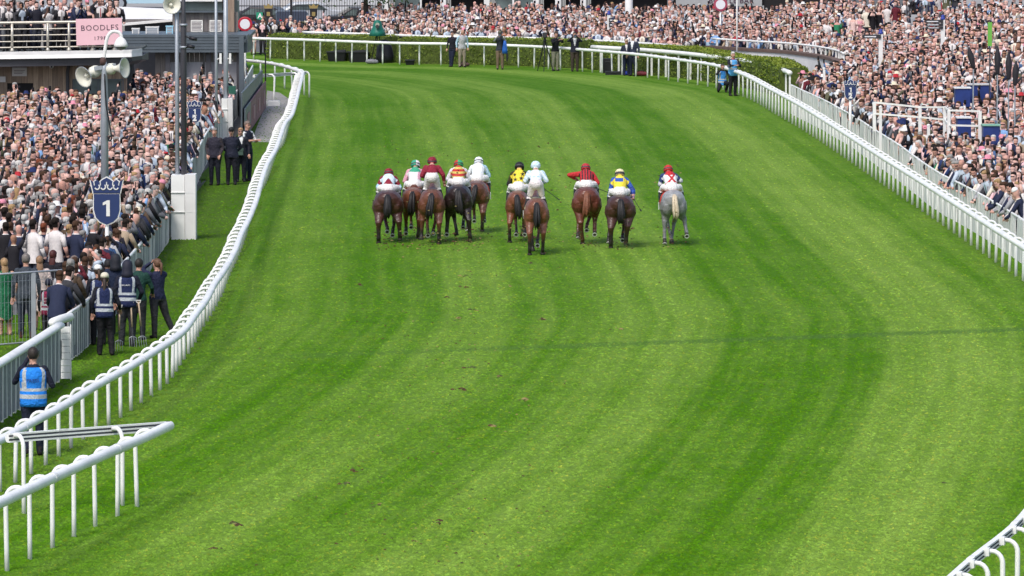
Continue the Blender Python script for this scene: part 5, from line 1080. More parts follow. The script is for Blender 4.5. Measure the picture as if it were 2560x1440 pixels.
        for k, (tx, wd, zz) in enumerate(vest.get('text', [])):
            me = text_geo(tx, .07, .003, .0, 1.05, width=wd); me.materials.append(vest.get('ink', WHITE2)); o = link('lettering', me, vo); o.location = T((0, -(.2*.72+.012)*f-.016, zz)); o.rotation_euler = (-a, 0, 0)
    tag(root, label, cat, group); return root
def tool_fork(at, top, label, tines=True):
    at = np.array(at); root = empty('garden_fork', at); v = Vector(top); g = Geo(); g.tube([v*.45, v*.97], .018, 8); g.build('shaft', mat('ash_handle', (.42, .32, .22), .6, .1, 8.0), root, True)
    g = Geo(); e = Vector((.07, 0, 0)); g.tube([v*.93, v*.97-e*.6, v-e*.8, v+e*.8, v*.97+e*.6, v*.93], .013, 6); g.build('grip', mat('grip_grey', (.55, .53, .5), .5), root)
    g = Geo(); g.tube([v*.24, v*.46], .014, 6); g.build('socket', DARKSTEEL, root)
    for k in range(4):
        x = (k-1.5)*.05; g = Geo(); g.tube([v*.25, v*.22+Vector((x, 0, -.01)), Vector((x, 0, .0))], [.01, .009, .004], 5); g.build('tine', GREYSTEEL, root)
    tag(root, label, 'garden fork')
def camera_thing(at, aim, label, big=True, cover=None):
    root = empty('camera', at); aim = Vector(aim).normalized(); q = Vector((0, 1, 0)).rotation_difference(aim); root.rotation_euler = q.to_euler(); g = Geo(); g.box((-.075, -.05, -.055), (.075, .05, .05)); g.box((-.035, -.04, .05), (.035, .04, .085)); g.build('body', BLACK, root)
    g = Geo(); g.lathe([(.03, .05), (.045, .08), (.045, .2 if big else .12), (.06, .22 if big else .13), (.06, .32 if big else .16), (.05, .32 if big else .16)], 12, axis=(0, 1, 0)); ln = g.build('lens', mat('lens_grey', (.05, .05, .055), .4), root, True); g = Geo(); g.lathe([(.01, 0), (.048, 0), (.048, .004), (.01, .004)], 12, at=(0, .322 if big else .162, 0), axis=(0, 1, 0)); g.build('glass', mat('lens_glass', (.1, .12, .18), .05, spec=1.0), ln)
    tag(root, label, 'camera')
NAVYC = (.02, .028, .07); BLK_C = (.014, .014, .018); CHAR = (.035, .037, .045); PI = math.pi
VN = dict(col=(.022, .032, .11), text=[]); 
# press photographer walking away in the foreground
at = P(84, 1139)
figure(at, 1.93, .05, dict(top=(.012, .014, .028), legs=(.014, .018, .035), hair=(.025, .018, .015)), 'person in bright blue vest lettered PRESS walking away, dark trousers', pose=dict(LE=(-.30, .10, 1.18), LH=(-.06, .20, 1.60), RE=(.31, -.02, 1.13), RH=(.25, .22, 1.2), LK=(-.1, -.02, .50), LF=(-.11, -.22, .05), RK=(.10, .08, .5), RF=(.10, .06)), vest=dict(col=(.02, .22, .75), text=[('PRESS', .20, 1.225)], ink=mat('press_ink', (.02, .03, .16), .6)), voxel=.017, fat=1.12)
camera_thing(at+np.array([0, .42, 1.78]), (.1, 1, .0), 'black camera held up by the person in the blue press vest', False)
# person filming with both hands to the face
figure(P(394, 845), 1.74, .55, dict(top=(.016, .02, .05), legs=(.035, .035, .04), hair=(.11, .055, .03)), 'person in navy jacket and grey trousers holding both hands to the face on the grass', pose=dict(LE=(-.24, .30, 1.50), LH=(-.06, .16, 1.66), RE=(.22, .28, 1.44), RH=(.05, .17, 1.64), LK=(-.12, -.08, .5), LF=(-.13, -.1), RK=(.20, -.02, .5), RF=(.36, -.10), turn=.2), hair='pony', voxel=.017)
# stewards with forks
figure(P(318, 866), 1.84, -.1, dict(top=(.013, .015, .028), legs=(.03, .032, .038)), 'person in navy vest lettered SECURITY and black hood leaning on a fork', pose=dict(lean=.10, RE=(.30, .05, 1.12), RH=(.2, .28, .95)), hair='bald', hat=('hood', (.014, .015, .03)), vest=dict(col=(.016, .024, .075), text=[('SECURITY', .18, 1.25)]), voxel=.018)
figure(P(262, 888), 1.74, -.05, dict(top=(.013, .014, .022), legs=(.012, .012, .015), hair=(.03, .018, .014)), 'person in white cap and long braid wearing a navy banded vest and boots', pose=dict(lean=.06, RE=(.30, .06, 1.1), RH=(.30, .26, .98), LK=(-.08, .02, .5), RK=(.12, .06, .5), RF=(.16, -.06)), hair='braid', hat=('cap', (.62, .58, .46)), boots=True, vest=dict(col=(.016, .024, .078)), voxel=.018)
figure(P(246, 862), 1.72, .25, dict(top=(.013, .014, .022), legs=(.012, .012, .015), hair=(.05, .03, .02)), 'person in white cap half hidden behind the braided steward', hair='pony', hat=('cap', (.72, .72, .72)), vest=dict(col=(.02, .032, .10)))
figure(P(345, 850), 1.78, -.25, dict(top=(.012, .045, .035), legs=(.022, .024, .028), hair=(.02, .015, .012)), 'person in dark green jacket holding a fork beside the security steward', pose=dict(lean=.12, RE=(.28, .1, 1.14), RH=(.22, .36, 1.02)))
figure(P(290, 842), 1.80, .1, dict(top=(.014, .022, .05), legs=(.015, .015, .02)), 'person in a dark hood standing behind the security steward', hair='bald', hat=('hood', (.013, .014, .022)))
figure(P(271, 838), 1.66, .2, dict(top=BLK_C, legs=BLK_C), 'person in a black beanie behind the white caps', hair='bald', hat=('beanie', (.012, .012, .014)))
tool_fork(P(297, 878), (.03, -.05, .98), 'garden fork with a pale handle beside the braided steward'); tool_fork(P(358, 868), (-.10, .02, 1.0), 'garden fork held by the person in the green jacket'); tool_fork(P(333, 868), (-.05, .1, .95), 'garden fork behind the security steward')
# event security in maroon and a light-blue banded colleague, behind the fence
figure(P(122, 862), 1.42, -.2, dict(top=(.014, .013, .018), legs=BLK_C), 'person in maroon vest lettered EVENT SECURITY and black beanie behind the fence', pose=dict(RE=(.33, .1, 1.18), RH=(.36, .3, 1.12)), hair='bald', hat=('beanie', (.012, .013, .03)), vest=dict(col=(.23, .02, .06), text=[('EVENT', .13, 1.25), ('SECURITY', .18, 1.17)]), voxel=.018)
figure(P(160, 846), 1.52, -.5, dict(top=(.015, .014, .02), legs=BLK_C), 'person in black cap with a pale blue yoke next to the maroon vest', hair='bald', hat=('beanie', (.012, .012, .014)), vest=dict(col=(.28, .45, .62), band=(.6, .63, .66), short=True))
# suited man and company in the pen
figure(P(66, 846), 1.86, .1, dict(top=(.045, .055, .07), legs=(.022, .028, .045), hair=(.16, .14, .13), shoe=(.06, .025, .015)), 'person in a slate grey suit seen from behind the wire fence', hem=.72, fat=1.08, pose=dict(LH=(-.28, .02, .85)), voxel=.018)
figure(P(12, 838), 1.70, .35, dict(top=(.01, .12, .05), legs=(.45, .25, .18), sleeve=(.5, .29, .21), hair=(.32, .2, .1), shoe=(.45, .28, .2)), 'person in a long green dress and heels by the wire fence', hair='long', skirt=.34)
figure(P(186, 836), 1.74, -.3, dict(top=(.60, .60, .58), legs=(.02, .025, .05), hair=(.16, .12, .1)), 'person in a white linen jacket with back turned by the padded fence', hem=.74)
figure(P(222, 812), 1.78, -1.0, dict(top=(.42, .35, .27), legs=(.04, .04, .05), hair=(.015, .012, .012)), 'person in a tan jacket looking across towards the course', hem=.76, fat=.95)
figure(P(100, 826), 1.66, .2, dict(top=(.58, .48, .44), legs=(.45, .26, .2), sleeve=(.55, .45, .42), hair=(.24, .14, .08)), 'person with long hair in a pale flowered dress near the suited back', hair='long', skirt=.45)
figure(P(133, 812), 1.68, -.3, dict(top=(.015, .014, .02), legs=(.014, .014, .02), hair=(.06, .012, .012)), 'person with dark red hair in a black outfit behind the wire fence', hair='long')
# four officials on the grass strip
figure(P(537, 463), 1.80, PI-.15, dict(top=(.026, .024, .038), legs=(.014, .015, .025), hair=(.22, .2, .19), sleeve=(.04, .032, .038)), 'bareheaded person in dark padded gilet, leftmost of the officials on the grass', pose=dict(LH=(-.19, .12, .93), RH=(.2, .12, .93)), fat=1.12)
figure(P(579, 462), 1.80, PI, dict(top=(.016, .018, .034), legs=(.014, .014, .022)), 'person in black cap and dark jacket with hands behind, among the officials', pose=dict(LE=(-.29, -.12, 1.14), RE=(.29, -.12, 1.14), LH=(-.1, -.18, .96), RH=(.1, -.18, .96)), hat=('cap', (.012, .012, .014)), glasses=True, fat=1.14)
figure(P(602, 455), 1.72, PI+.1, dict(top=(.02, .02, .03), legs=(.015, .016, .026), hair=(.33, .2, .1), shirt=(.7, .7, .7)), 'person in sunglasses with a green shoulder bag among the officials', hair='long', glasses=True)
figure(P(618, 452), 1.90, PI+.9, dict(top=(.014, .016, .032), legs=(.016, .02, .045), hair=(.16, .12, .1), sleeve=(.75, .75, .76), fore=SK), 'person in navy gilet and white short sleeves looking at a phone by the path', pose=dict(LE=(-.27, .1, 1.15), LH=(-.12, .34, 1.2), RE=(.27, .06, 1.15), RH=(.1, .36, 1.2)), glasses=True)
root = empty('shoulder_bag', P(597, 455)+np.array([-.02, -.22, .86])); g = Geo(); g.box((-.17, -.05, 0), (.17, .05, .2)); g.box((-.18, -.06, .13), (.18, .055, .215)); g.build('pouch', mat('bag_green', (.05, .09, .07), .6, .1, 8.0), root); g = Geo(); g.tube([(-.16, 0, .2), (-.1, .1, .5), (.14, .14, .62)], .014, 6); g.build('strap', BLACK, root); tag(root, 'dark green shoulder bag of the official in sunglasses', 'bag')
# photographers between far rail and hedge
def bp(px, py): return P(px, py)
figure(bp(1131, 167), 1.68, PI-.4, dict(top=(.014, .014, .022), legs=(.016, .02, .045), hair=(.03, .02, .016)), 'person in black top and dark jeans leaning on the far rail', pose=dict(LK=(-.04, .05, .5), LF=(.02, .02)))
figure(bp(1155, 168), 1.80, PI+.3, dict(top=(.42, .42, .45), legs=(.26, .22, .17), hair=(.4, .3, .25), sleeve=(.42, .58, .72)), 'person in grey gilet, blue shirt and khaki trousers at the far rail', hair='bald', pose=dict(lean=.15, nod=.3))
figure(bp(1250, 174), 1.80, PI, dict(top=(.03, .035, .05), legs=(.17, .12, .085), sleeve=(.16, .17, .17), hair=(.06, .06, .04)), 'photographer in camouflage sleeves and brown trousers at the far rail', pose=dict(LE=(-.26, .18, 1.30), LH=(-.07, .26, 1.54), RE=(.26, .18, 1.30), RH=(.07, .26, 1.54)), hat=('cap', (.10, .10, .07)))
camera_thing(bp(1250, 174)+np.array([0, -.36, 1.62]), (0, -1, -.03), 'black camera raised by the photographer in camouflage sleeves')
root = empty('blue_jacket', bp(1262, 174)+np.array([0, -.18, .75])); g = Geo(); g.loft([[(hw*math.cos(q), .07*math.sin(q), z) for q in np.linspace(0, 2*PI, 12, endpoint=False)] for z, hw in ((0, .13), (.2, .12), (.4, .09), (.6, .06))]); g.build('cloth', mat('jacket_blue', (.02, .12, .5), .6), root, True); g = Geo(); g.tube([(.1, -.04, 0), (.12, -.05, -.2), (.1, -.05, -.35)], [.05, .05, .03], 8); g.build('sleeve', mat('sleeve_dark', (.015, .015, .02), .6), root); tag(root, 'bright blue jacket hanging from the camouflage photographer', 'jacket')
figure(bp(1388, 177), 1.82, PI+.5, dict(top=(.013, .013, .018), legs=(.26, .25, .19), hair=(.03, .02, .018)), 'camera operator in black shirt and pale khaki trousers behind a tripod', pose=dict(lean=.08, LE=(-.26, .2, 1.28), LH=(-.12, .4, 1.42), RE=(.26, .2, 1.28), RH=(.08, .42, 1.42)))
def tripod(at, h, label, cover=None):
    root = empty('camera_tripod', at)
    for a_ in (.4, 2.5, 4.6): g = Geo(); g.tube([(math.cos(a_)*.03, math.sin(a_)*.03, h-.25), (math.cos(a_)*.42, math.sin(a_)*.42, 0)], [.03, .018], 7); g.build('leg', BLACK, root)
    g = Geo(); g.lathe([(.06, h-.3), (.09, h-.22), (.05, h-.12), (.04, h-.08)], 10); g.build('head', BLACK, root, True)
    g = Geo(); g.box((-.1, -.16, h-.08), (.1, .3, h+.16)); g.lathe([(.06, 0), (.075, .08), (.085, .3), (.07, .3)], 12, at=(0, -.16, h+.04), axis=(0, -1, 0)); g.build('camera', mat('video_grey', (.035, .035, .04), .5), root)
    if cover:
        g = Geo(); g.loft([[((hw+.02*math.sin(5*q))*math.cos(q), (hw*1.0+.03*math.sin(3*q))*math.sin(q), z) for q in np.linspace(0, 2*PI, 20, endpoint=False)] for z, hw in ((h-.42, .42), (h-.2, .34), (h+.0, .24), (h+.2, .19), (h+.3, .14), (h+.34, .03))]); g.build('rain_cover', mat('cover_green', (.01, .14, .10), .5, .12, 5.0), root, True)
        g = Geo(); g.lathe([(.02, 0), (.1, 0), (.1, .12), (.08, .12)], 12, at=(0, -.26, h+.12), axis=(0, -1, 0)); g.build('lens_hood', mat('pale_hood', (.35, .36, .3), .6), root)
    tag(root, label, 'tripod'); return root
tripod(bp(1362, 178), 1.62, 'black tripod with a video camera at the far rail'); tripod(bp(944, 158), 1.72, 'camera on a tripod under a dark green rain cover', True)
g = Geo(); g.loft([[((.45+.04*math.sin(7*q))*k*math.cos(q), .3*k*math.sin(q), z) for q in np.linspace(0, 2*PI, 16, endpoint=False)] for z, k in ((0, 1.0), (.35, .95), (.7, .8), (1.0, .55), (1.1, .2))]); o = g.build('black_tarpaulin', mat('tarp_black', (.012, .012, .018), .5, .2, 4.0), None, True); o.location = bp(962, 157); tag(o, 'crumpled black tarpaulin hanging behind the covered camera', 'tarpaulin')
figure(bp(1437, 179), 1.84, PI, dict(top=(.018, .018, .032), legs=(.055, .042, .034), hair=(.04, .025, .02), shirt=(.6, .6, .62)), 'photographer in dark jacket and brown trousers at the far rail', pose=dict(LE=(-.30, .12, 1.34), LH=(-.07, .26, 1.56), RE=(.30, .12, 1.34), RH=(.07, .26, 1.56)), fat=1.08)
camera_thing(bp(1437, 179)+np.array([0, -.36, 1.64]), (0, -1, 0), 'black camera raised by the photographer in the dark jacket')
figure(bp(1566, 189), 1.66, PI+.2, dict(top=(.025, .03, .055), legs=(.018, .024, .055), hair=(.45, .35, .25), shirt=(.7, .7, .7)), 'shorter of two people in dark suits by the hedge', glasses=True, pose=dict(LH=(-.1, .25, 1.05), RH=(.1, .25, 1.05)))
figure(bp(1583, 190), 1.88, PI-.5, dict(top=(.028, .034, .06), legs=(.02, .024, .045), hair=(.05, .03, .02), shirt=(.72, .72, .75)), 'taller person in a navy suit turning aside by the hedge', hem=.76)
figure(bp(1832, 240), 1.86, PI+.4, dict(top=(.014, .015, .024), legs=(.014, .014, .018), hair=(.5, .48, .45), shirt=(.3, .05, .06)), 'white-haired photographer standing in a pale blue vest by the far rail', vest=dict(col=(.10, .36, .70), one=True), pose=dict(LE=(-.25, .16, 1.18), LH=(-.1, .32, 1.22), RE=(.25, .16, 1.18), RH=(.1, .32, 1.22)))
camera_thing(bp(1829, 240)+np.array([-.1, -.42, 1.28]), (-.4, -1, -.1), 'black camera held at the chest of the white-haired photographer', False)
figure(bp(1806, 231), 1.70, PI+.1, dict(top=(.014, .015, .022), legs=(.012, .012, .016), hair=(.05, .03, .025)), 'photographer crouching in a blue vest beneath the far rail', pose=dict(drop=.5, LK=(-.2, .38, .42), LF=(-.15, .05), RK=(.2, .25, .12), RF=(.15, -.3), LE=(-.28, .2, 1.30), LH=(-.06, .24, 1.55), RE=(.28, .2, 1.30), RH=(.06, .24, 1.55)), vest=dict(col=(.05, .25, .65)))
# tubs, cases and bags along the far rail
def tub(px, py, w_, h_, label, lid=False):
    root = empty('black_tub', bp(px, py)); g = Geo(); g.loft([[(hw*sx_, hd*sy_, z) for sx_, sy_ in ((-1, -.85), (-.85, -1), (.85, -1), (1, -.85), (1, .85), (.85, 1), (-.85, 1), (-1, .85))] for z, hw, hd in ((0, w_*.42, .24), (h_, w_*.5, .3), (h_, w_*.47, .27), (h_*.3, w_*.42, .23))]); g.build('bin', BLACK, root)
    g = Geo(); g.loft([[(hw*sx_, hd*sy_, z) for sx_, sy_ in ((-1, -1), (1, -1), (1, 1), (-1, 1))] for z, hw, hd in ((h_-.03, w_*.53, .33), (h_+.0, w_*.53, .33))], cap=True); g.build('rim', mat('tub_rim', (.03, .03, .036), .5), root)
    if lid: g = Geo(); g.add([(-w_*.45, .1, h_*.99), (w_*.4, .0, h_+.02), (w_*.5, .28, h_*1.22), (-w_*.3, .33, h_*1.05)], [(0, 1, 2, 3)]); l_ = g.build('lid', mat('tub_rim', (.03, .03, .036), .5), root); l_.modifiers.new('t', 'SOLIDIFY').thickness = .02
    tag(root, label, 'tub')
tub(842, 153, .95, .46, 'large black tub with its lid tilted, left of the pair', True); tub(896, 155, 1.0, .5, 'large black tub next to the covered camera', True); tub(1025, 162, .46, .24, 'small black tub alone before the hedge')
def case(px, py, w_, h_, d_, m, label, cat='case'):
    root = empty('equipment_case', bp(px, py)); g = Geo(); g.box((-w_/2, -d_/2, 0), (w_/2, d_/2, h_)); g.box((-w_/2-.012, -d_/2-.012, h_*.55), (w_/2+.012, d_/2+.012, h_*.62)); g.build('shell', m, root); g = Geo(); g.tube([(-.1, -d_/2-.02, h_*.75), (-.1, -d_/2-.06, h_*.8), (.1, -d_/2-.06, h_*.8), (.1, -d_/2-.02, h_*.75)], .012, 6); g.build('handle', DARKSTEEL, root); tag(root, label, cat)
case(1519, 182, .48, .66, .4, BLACK, 'tall black equipment case before the dark hedge'); case(1534, 187, .75, .16, .4, BLACK, 'flat black case lying by the tall case')
def bag(px, py, r, m, label):
    root = empty('holdall', bp(px, py)); g = Geo(); g.tube([(-r[0], 0, r[2]), (-r[0]*.4, 0, r[2]*1.05), (r[0]*.4, 0, r[2]*1.0), (r[0], 0, r[2]*.9)], [r[2]*.8, r[2], r[2], r[2]*.75], 12, dome=True); g.build('body', m, root, True); g = Geo(); g.tube([(-.12, -.05, r[2]*1.8), (-.08, -.08, r[2]*2.4), (.08, -.08, r[2]*2.4), (.12, -.05, r[2]*1.8)], .015, 6); g.build('strap', BLACK, root); tag(root, label, 'bag')
bag(1603, 190, (.22, .1, .11), mat('bag_red', (.16, .02, .03), .6, .3, 9.0), 'dark red and black bag on the grass by the suited pair'); bag(1568, 188, (.13, .1, .09), mat('bag_blue', (.03, .06, .45), .6, .1, 9.0), 'small bright blue bag at the feet of the suited pair'); bag(1160, 166, (.2, .1, .1), mat('bag_brown', (.12, .07, .06), .7, .4, 12.0), 'brown bundle at the feet of the khaki trousers'); bag(930, 160, (.22, .12, .12), mat('bag_grey', (.2, .2, .23), .6, .2, 9.0), 'grey bundle under the covered camera')
# ------------------------------------------------------------------ the crowd
SKIN_, HAIR_, TOP_, SHIRT_, TIE_, LEGS_, EYES_, HAT_, PROP_, SLEEVE_, FORE_, CHIN_ = range(12)
def crowd_template(kind, arms, hairdo, hat, n=10, legs=True):
    """one standing figure facing +y, regions per face"""
    g = Geo(); fem = kind == 'dress'; bw = .9 if fem else 1.0
    def ring(z, rx, ry, yo=0.0): return [(rx*math.cos(q), yo+ry*math.sin(q), z) for q in np.linspace(-math.pi/2+math.pi/n, 1.5*math.pi+math.pi/n, n, endpoint=False)]
    T = [(.70 if fem else .80, .19*bw, .14), (.95, .178*bw, .132), (1.10, .155*bw, .115), (1.25, .178*bw, .122), (1.36, .196*bw, .118), (1.425, .175*bw, .095), (1.462, .085, .07)]
    H = [(1.485, .06, .06, .0), (1.52, .056, .062, .004), (1.545, .058, .08, .014), (1.575, .068, .094, .012), (1.60, .074, .1, .008), (1.625, .077, .1, .004), (1.655, .079, .1, .0), (1.69, .077, .098, -.003), (1.72, .066, .085, -.006), (1.745, .042, .055, -.008), (1.755, .006, .008, -.008)]
    rings = [ring(*t) for t in T]+[ring(*h) for h in H]; V = [p for r in rings for p in r]
    lean = 0
    for i in range(len(rings)-1):
        for j in range(n):
            j2 = (j+1) % n; f = (i*n+j, i*n+j2, (i+1)*n+j2, (i+1)*n+j); c = np.mean([V[k] for k in f], 0); x, y, z = c
            if z < 1.452:
                rg = TOP_
                if kind == 'suit' and y > .06 and z > 1.10 and abs(x) < .02+.06*(z-1.1)/.3+.03: rg = SHIRT_
                if kind == 'shirt': rg = TOP_
                if fem and z > 1.37 and y > -.02: rg = SKIN_
            elif z < 1.535: rg = SKIN_ if not (kind in ('suit', 'shirt') and z < 1.475) else SHIRT_
            else:
                fr = y > .0 if z < 1.69 else y > .03
                if z > 1.722: fr = False
                rg = SKIN_ if fr or (z < 1.56) else HAIR_
                if hairdo == 'bald': rg = SKIN_
                if rg == SKIN_ and 1.622 < z < 1.66 and y > .05: rg = EYES_
                if rg == SKIN_ and z < 1.572 and y > .03: rg = CHIN_
            g.add([V[k] for k in f], [(0, 1, 2, 3)], c=rg)
    # weld the skin so that it shades as one surface
    W = Geo(); W.v = [tuple(p) for p in V]; k = 0
    for i in range(len(rings)-1):
        for j in range(n):
            j2 = (j+1) % n; W.f.append((i*n+j, i*n+j2, (i+1)*n+j2, (i+1)*n+j)); W.m.append(0); W.c.append(g.c[k]); k += 1
    g = W
    if kind == 'suit': g.add([(-.018, .128, 1.12), (.018, .128, 1.12), (.014, .112, 1.42), (-.014, .112, 1.42)], [(0, 1, 2, 3)], c=TIE_)
    if hairdo == 'long':
        g.loft([[(rx*math.cos(q), yo+ry*math.sin(q), z) for q in np.linspace(math.pi*.95, 2.05*math.pi, 8)] for z, rx, ry, yo in ((1.75, .03, .03, -.01), (1.70, .088, .1, -.005), (1.62, .094, .105, -.01), (1.52, .1, .1, -.012), (1.40, .11, .105, -.02), (1.32, .09, .11, -.03))], c=HAIR_, closed=False)
    elif hairdo == 'short':
        g.loft([[(rx*math.cos(q), yo+ry*math.sin(q), z) for q in np.linspace(0, 2*math.pi, 8, endpoint=False)] for z, rx, ry, yo in ((1.675, .081, .102, -.008), (1.735, .074, .094, -.006), (1.762, .05, .065, -.006), (1.774, .01, .01, -.006))], c=HAIR_)
        m0 = len(g.v)-32
        for j in range(8): x_, y_, z_ = g.v[m0+j]; g.v[m0+j] = (x_, y_, 1.668+.048*math.sin(2*math.pi*j/8))
    if hat == 'wide': g.lathe([(.09, 1.70), (.21, 1.69), (.215, 1.70), (.09, 1.715), (.085, 1.79), (.05, 1.81), (.005, 1.812)], 12, c=HAT_)
    elif hat == 'cap': g.lathe([(.088, 1.68), (.092, 1.70), (.085, 1.745), (.05, 1.785), (.005, 1.79)], 10, c=HAT_); g.add([(-.07, .08, 1.685), (.07, .08, 1.685), (.045, .17, 1.675), (-.045, .17, 1.675)], [(0, 1, 2, 3)], c=HAT_)
    elif hat == 'fascinator': g.ell((.05, .02, 1.78), (.075, .075, .04), 8, 5, c=HAT_); g.tube([(.05, .02, 1.79), (.1, -.02, 1.88)], [.02, .004], 5, c=HAT_)
    A = {'down': ((.255, -.02, 1.14), (.25, .10, .92)), 'folded': ((.26, .05, 1.14), (.03, .21, 1.18)), 'phone': ((.24, .19, 1.30), (.07, .26, 1.60)), 'shade': ((.30, .10, 1.46), (.08, .15, 1.70)), 'up': ((.27, .10, 1.62), (.28, .18, 1.92)), 'lean': ((.25, .30, 1.16), (.12, .50, 1.12)), 'drink': ((.25, .06, 1.13), (.14, .26, 1.25)), 'point': ((.26, .25, 1.42), (.22, .58, 1.46))}
    for s_, a_ in ((-1, arms[0]), (1, arms[1])):
        e, w_ = A[a_]; e = Vector((e[0]*s_*bw, e[1], e[2])); w_ = Vector((w_[0]*s_, w_[1], w_[2])); sh = Vector((s_*.172*bw, 0, 1.385)); m_ = n >= 12
        g.tube([sh, e], [.066*bw, .05*bw], 8 if m_ else 6, c=SLEEVE_); g.tube([e, e*.15+w_*.85], [.05*bw, .036*bw], 8 if m_ else 6, c=FORE_)
        d_ = (w_-e).normalized(); g.tube([e*.15+w_*.85, w_, w_+d_*.05], [.03, .042, .012], 6 if m_ else 5, c=SKIN_)
        if a_ in ('phone', 'up') and s_ == 1: p = w_+Vector((-.03, .03, .06)); g.box((p.x-.04, p.y-.006, p.z-.07), (p.x+.04, p.y+.006, p.z+.07), c=PROP_)
        if a_ == 'drink' and s_ == 1: g.lathe([(.025, 0), (.032, .1)], 6, at=w_+Vector((0, .03, 0)), c=PROP_)
    if legs:
        for s_ in (-1, 1):
            g.tube([(s_*.085, 0, .86), (s_*.095, .01, .48), (s_*.1, -.01, .08)], [.095, .075, .055] if not fem else [.08, .06, .04], 6, c=LEGS_); g.tube([(s_*.1, -.04, .04), (s_*.105, .17, .035)], [.045, .035], 5, c=PROP_)
    if arms[0] == 'lean': g.v = [tuple(yrot(p, .38*min(1, max(0, (p[2]-.85)/.2)), Vector((0, 0, .9)))) if p[2] > .85 else p for p in g.v]
    if lean: pass
    v = np.array(g.v); tri = []; rg = []
    for f, c in zip(g.f, g.c):
        for k in range(1, len(f)-1): tri.append((f[0], f[k], f[k+1])); rg.append(c)
    return v, np.array(tri), np.array(rg)
# --- where people stand
def fence_signed(line, xy, left):
    """distance behind a fence (positive on the crowd's side)"""
    d = dist_line(line, xy); ys_ = line[np.argsort(line[:, 1])]; xf = np.interp(xy[:, 1], ys_[:, 1], ys_[:, 0]); s_ = (xf-xy[:, 0]) if left else (xy[:, 0]-xf); return np.where(s_ > 0, d, -d)
def scatter(x0, x1, y0, y1, sx_, sy_, rng):
    X_, Y_ = np.meshgrid(np.arange(x0, x1, sx_), np.arange(y0, y1, sy_)); p = np.stack([X_.ravel(), Y_.ravel()], 1); p[:, 0] += (np.arange(len(p))//X_.shape[1] % 2)*sx_*.5
    return p+rng.uniform(-.5, .5, p.shape)*np.array([sx_*.75, sy_*.75])
rng = np.random.default_rng(23); pos = []       # x, y, z, zone, lean
def edge(y): return 1280/FPX*np.asarray(y)*1.0+.5
# left bank
p = scatter(-26, -6, 150, 246, .58, .95, rng); sd_ = fence_signed(LFENCE, p, True); px_, py_, dd_ = proj(np.c_[p, np.zeros(len(p))])
ok = (sd_ > .75) & (p[:, 0] > -edge(p[:, 1])) & ((p[:, 1] < 226.5) | ((px_ > 318) & (p[:, 1] < 244))) & ~((px_ < 232) & (p[:, 1] < 149.5))
for fp in FEATURED: ok &= np.hypot(p[:, 0]-fp[0], p[:, 1]-fp[1]) > .42
for q, d_ in zip(p[ok], sd_[ok]): pos.append((q[0], q[1], .04*d_, 'left', 0))
ln = resample(LFENCE, .62)
for i in range(2, len(ln)-6):
    t_ = ln[i+1]-ln[i-1]; t_ /= np.linalg.norm(t_); n_ = np.array([-t_[1], t_[0]]); q = ln[i][:2]+n_*rng.uniform(.34, .5); pos.append((q[0], q[1], 0, 'left fence', 1 if rng.random() < .7 else 0))
p = scatter(-14, -5, 149.5, 176, .55, .62, rng); sd_ = fence_signed(LFENCE, p, True); ok = (sd_ > .75) & (p[:, 0] > -edge(p[:, 1]))
for fp in FEATURED: ok &= np.hypot(p[:, 0]-fp[0], p[:, 1]-fp[1]) > .42
old = np.array([q[:2] for q in pos]); ok &= np.array([np.hypot(old[:, 0]-q[0], old[:, 1]-q[1]).min() > .38 for q in p])
for q, d_ in zip(p[ok], sd_[ok]): pos.append((q[0], q[1], .04*d_, 'left', 0))
# right bank, rising away from the plank fence
RF2 = np.vstack([RFENCE[np.argsort(RFENCE[:, 1])], [[WL[-1][0], WL[-1][1], 0], [WL[-1][0]+.3, 300, 0]]])
def bank(d): return np.clip((d-2.0)*.27, 0, 2.9)
p = scatter(8, 30, 160, 300, .58, .92, rng); sd_ = fence_signed(RF2, p, False); px_, py_, dd_ = proj(np.c_[p, np.zeros(len(p))]); wl = WL[np.argsort(WL[:, 1])]
endw = WL[-1]; wpoly = np.vstack([WL[:, :2], [[endw[0]+.5, endw[1]-1], [endw[0]+.6, 300], [40, 300], [40, 337], [WL[0][0], 337]]]); ok = ~inside(wpoly, p) & (sd_ > .75) & (p[:, 0] < edge(p[:, 1])) & ((p[:, 1] < endw[1]-1.0) | (p[:, 0] > endw[0]+.6+(p[:, 1]-endw[1])*.02))
for q, d_ in zip(p[ok], sd_[ok]): pos.append((q[0], q[1], float(bank(d_)), 'right', 0))
ln = resample(RFENCE, .60)
for i in range(2, len(ln)-1):
    t_ = ln[i]-ln[i-1]; t_ /= np.linalg.norm(t_); n_ = np.array([-t_[1], t_[0]]); q = ln[i][:2]+n_*(1 if n_[0] > 0 else -1)*rng.uniform(.34, .48); pos.append((q[0], q[1], 0, 'plank fence', 1 if rng.random() < .72 else 0))
# on the terrace behind the curved wall
p = scatter(5, 30, 252, 336, .58, .8, rng)
ok = inside(wpoly, p) & (dist_line(WL, p) > .75) & (p[:, 0] < edge(p[:, 1])) & (p[:, 1] > 252); pass
terr_z = lambda x: FLZ+np.clip((np.asarray(x)-13.5)*.25, 0, 2.5)
dw = dist_line(WL, p)
for q, d_ in zip(p[ok], dw[ok]): pos.append((q[0], q[1], float(terr_z(q[0])), 'terrace', 0))
ln = resample(WL, .62)
for i in range(2, len(ln)-1):
    t_ = ln[i]-ln[i-1]; t_ /= np.linalg.norm(t_); n_ = np.array([-t_[1], t_[0]]); q = ln[i][:2]+n_*rng.uniform(.55, .7); pos.append((q[0], q[1], FLZ, 'terrace', 1 if rng.random() < .6 else 0))
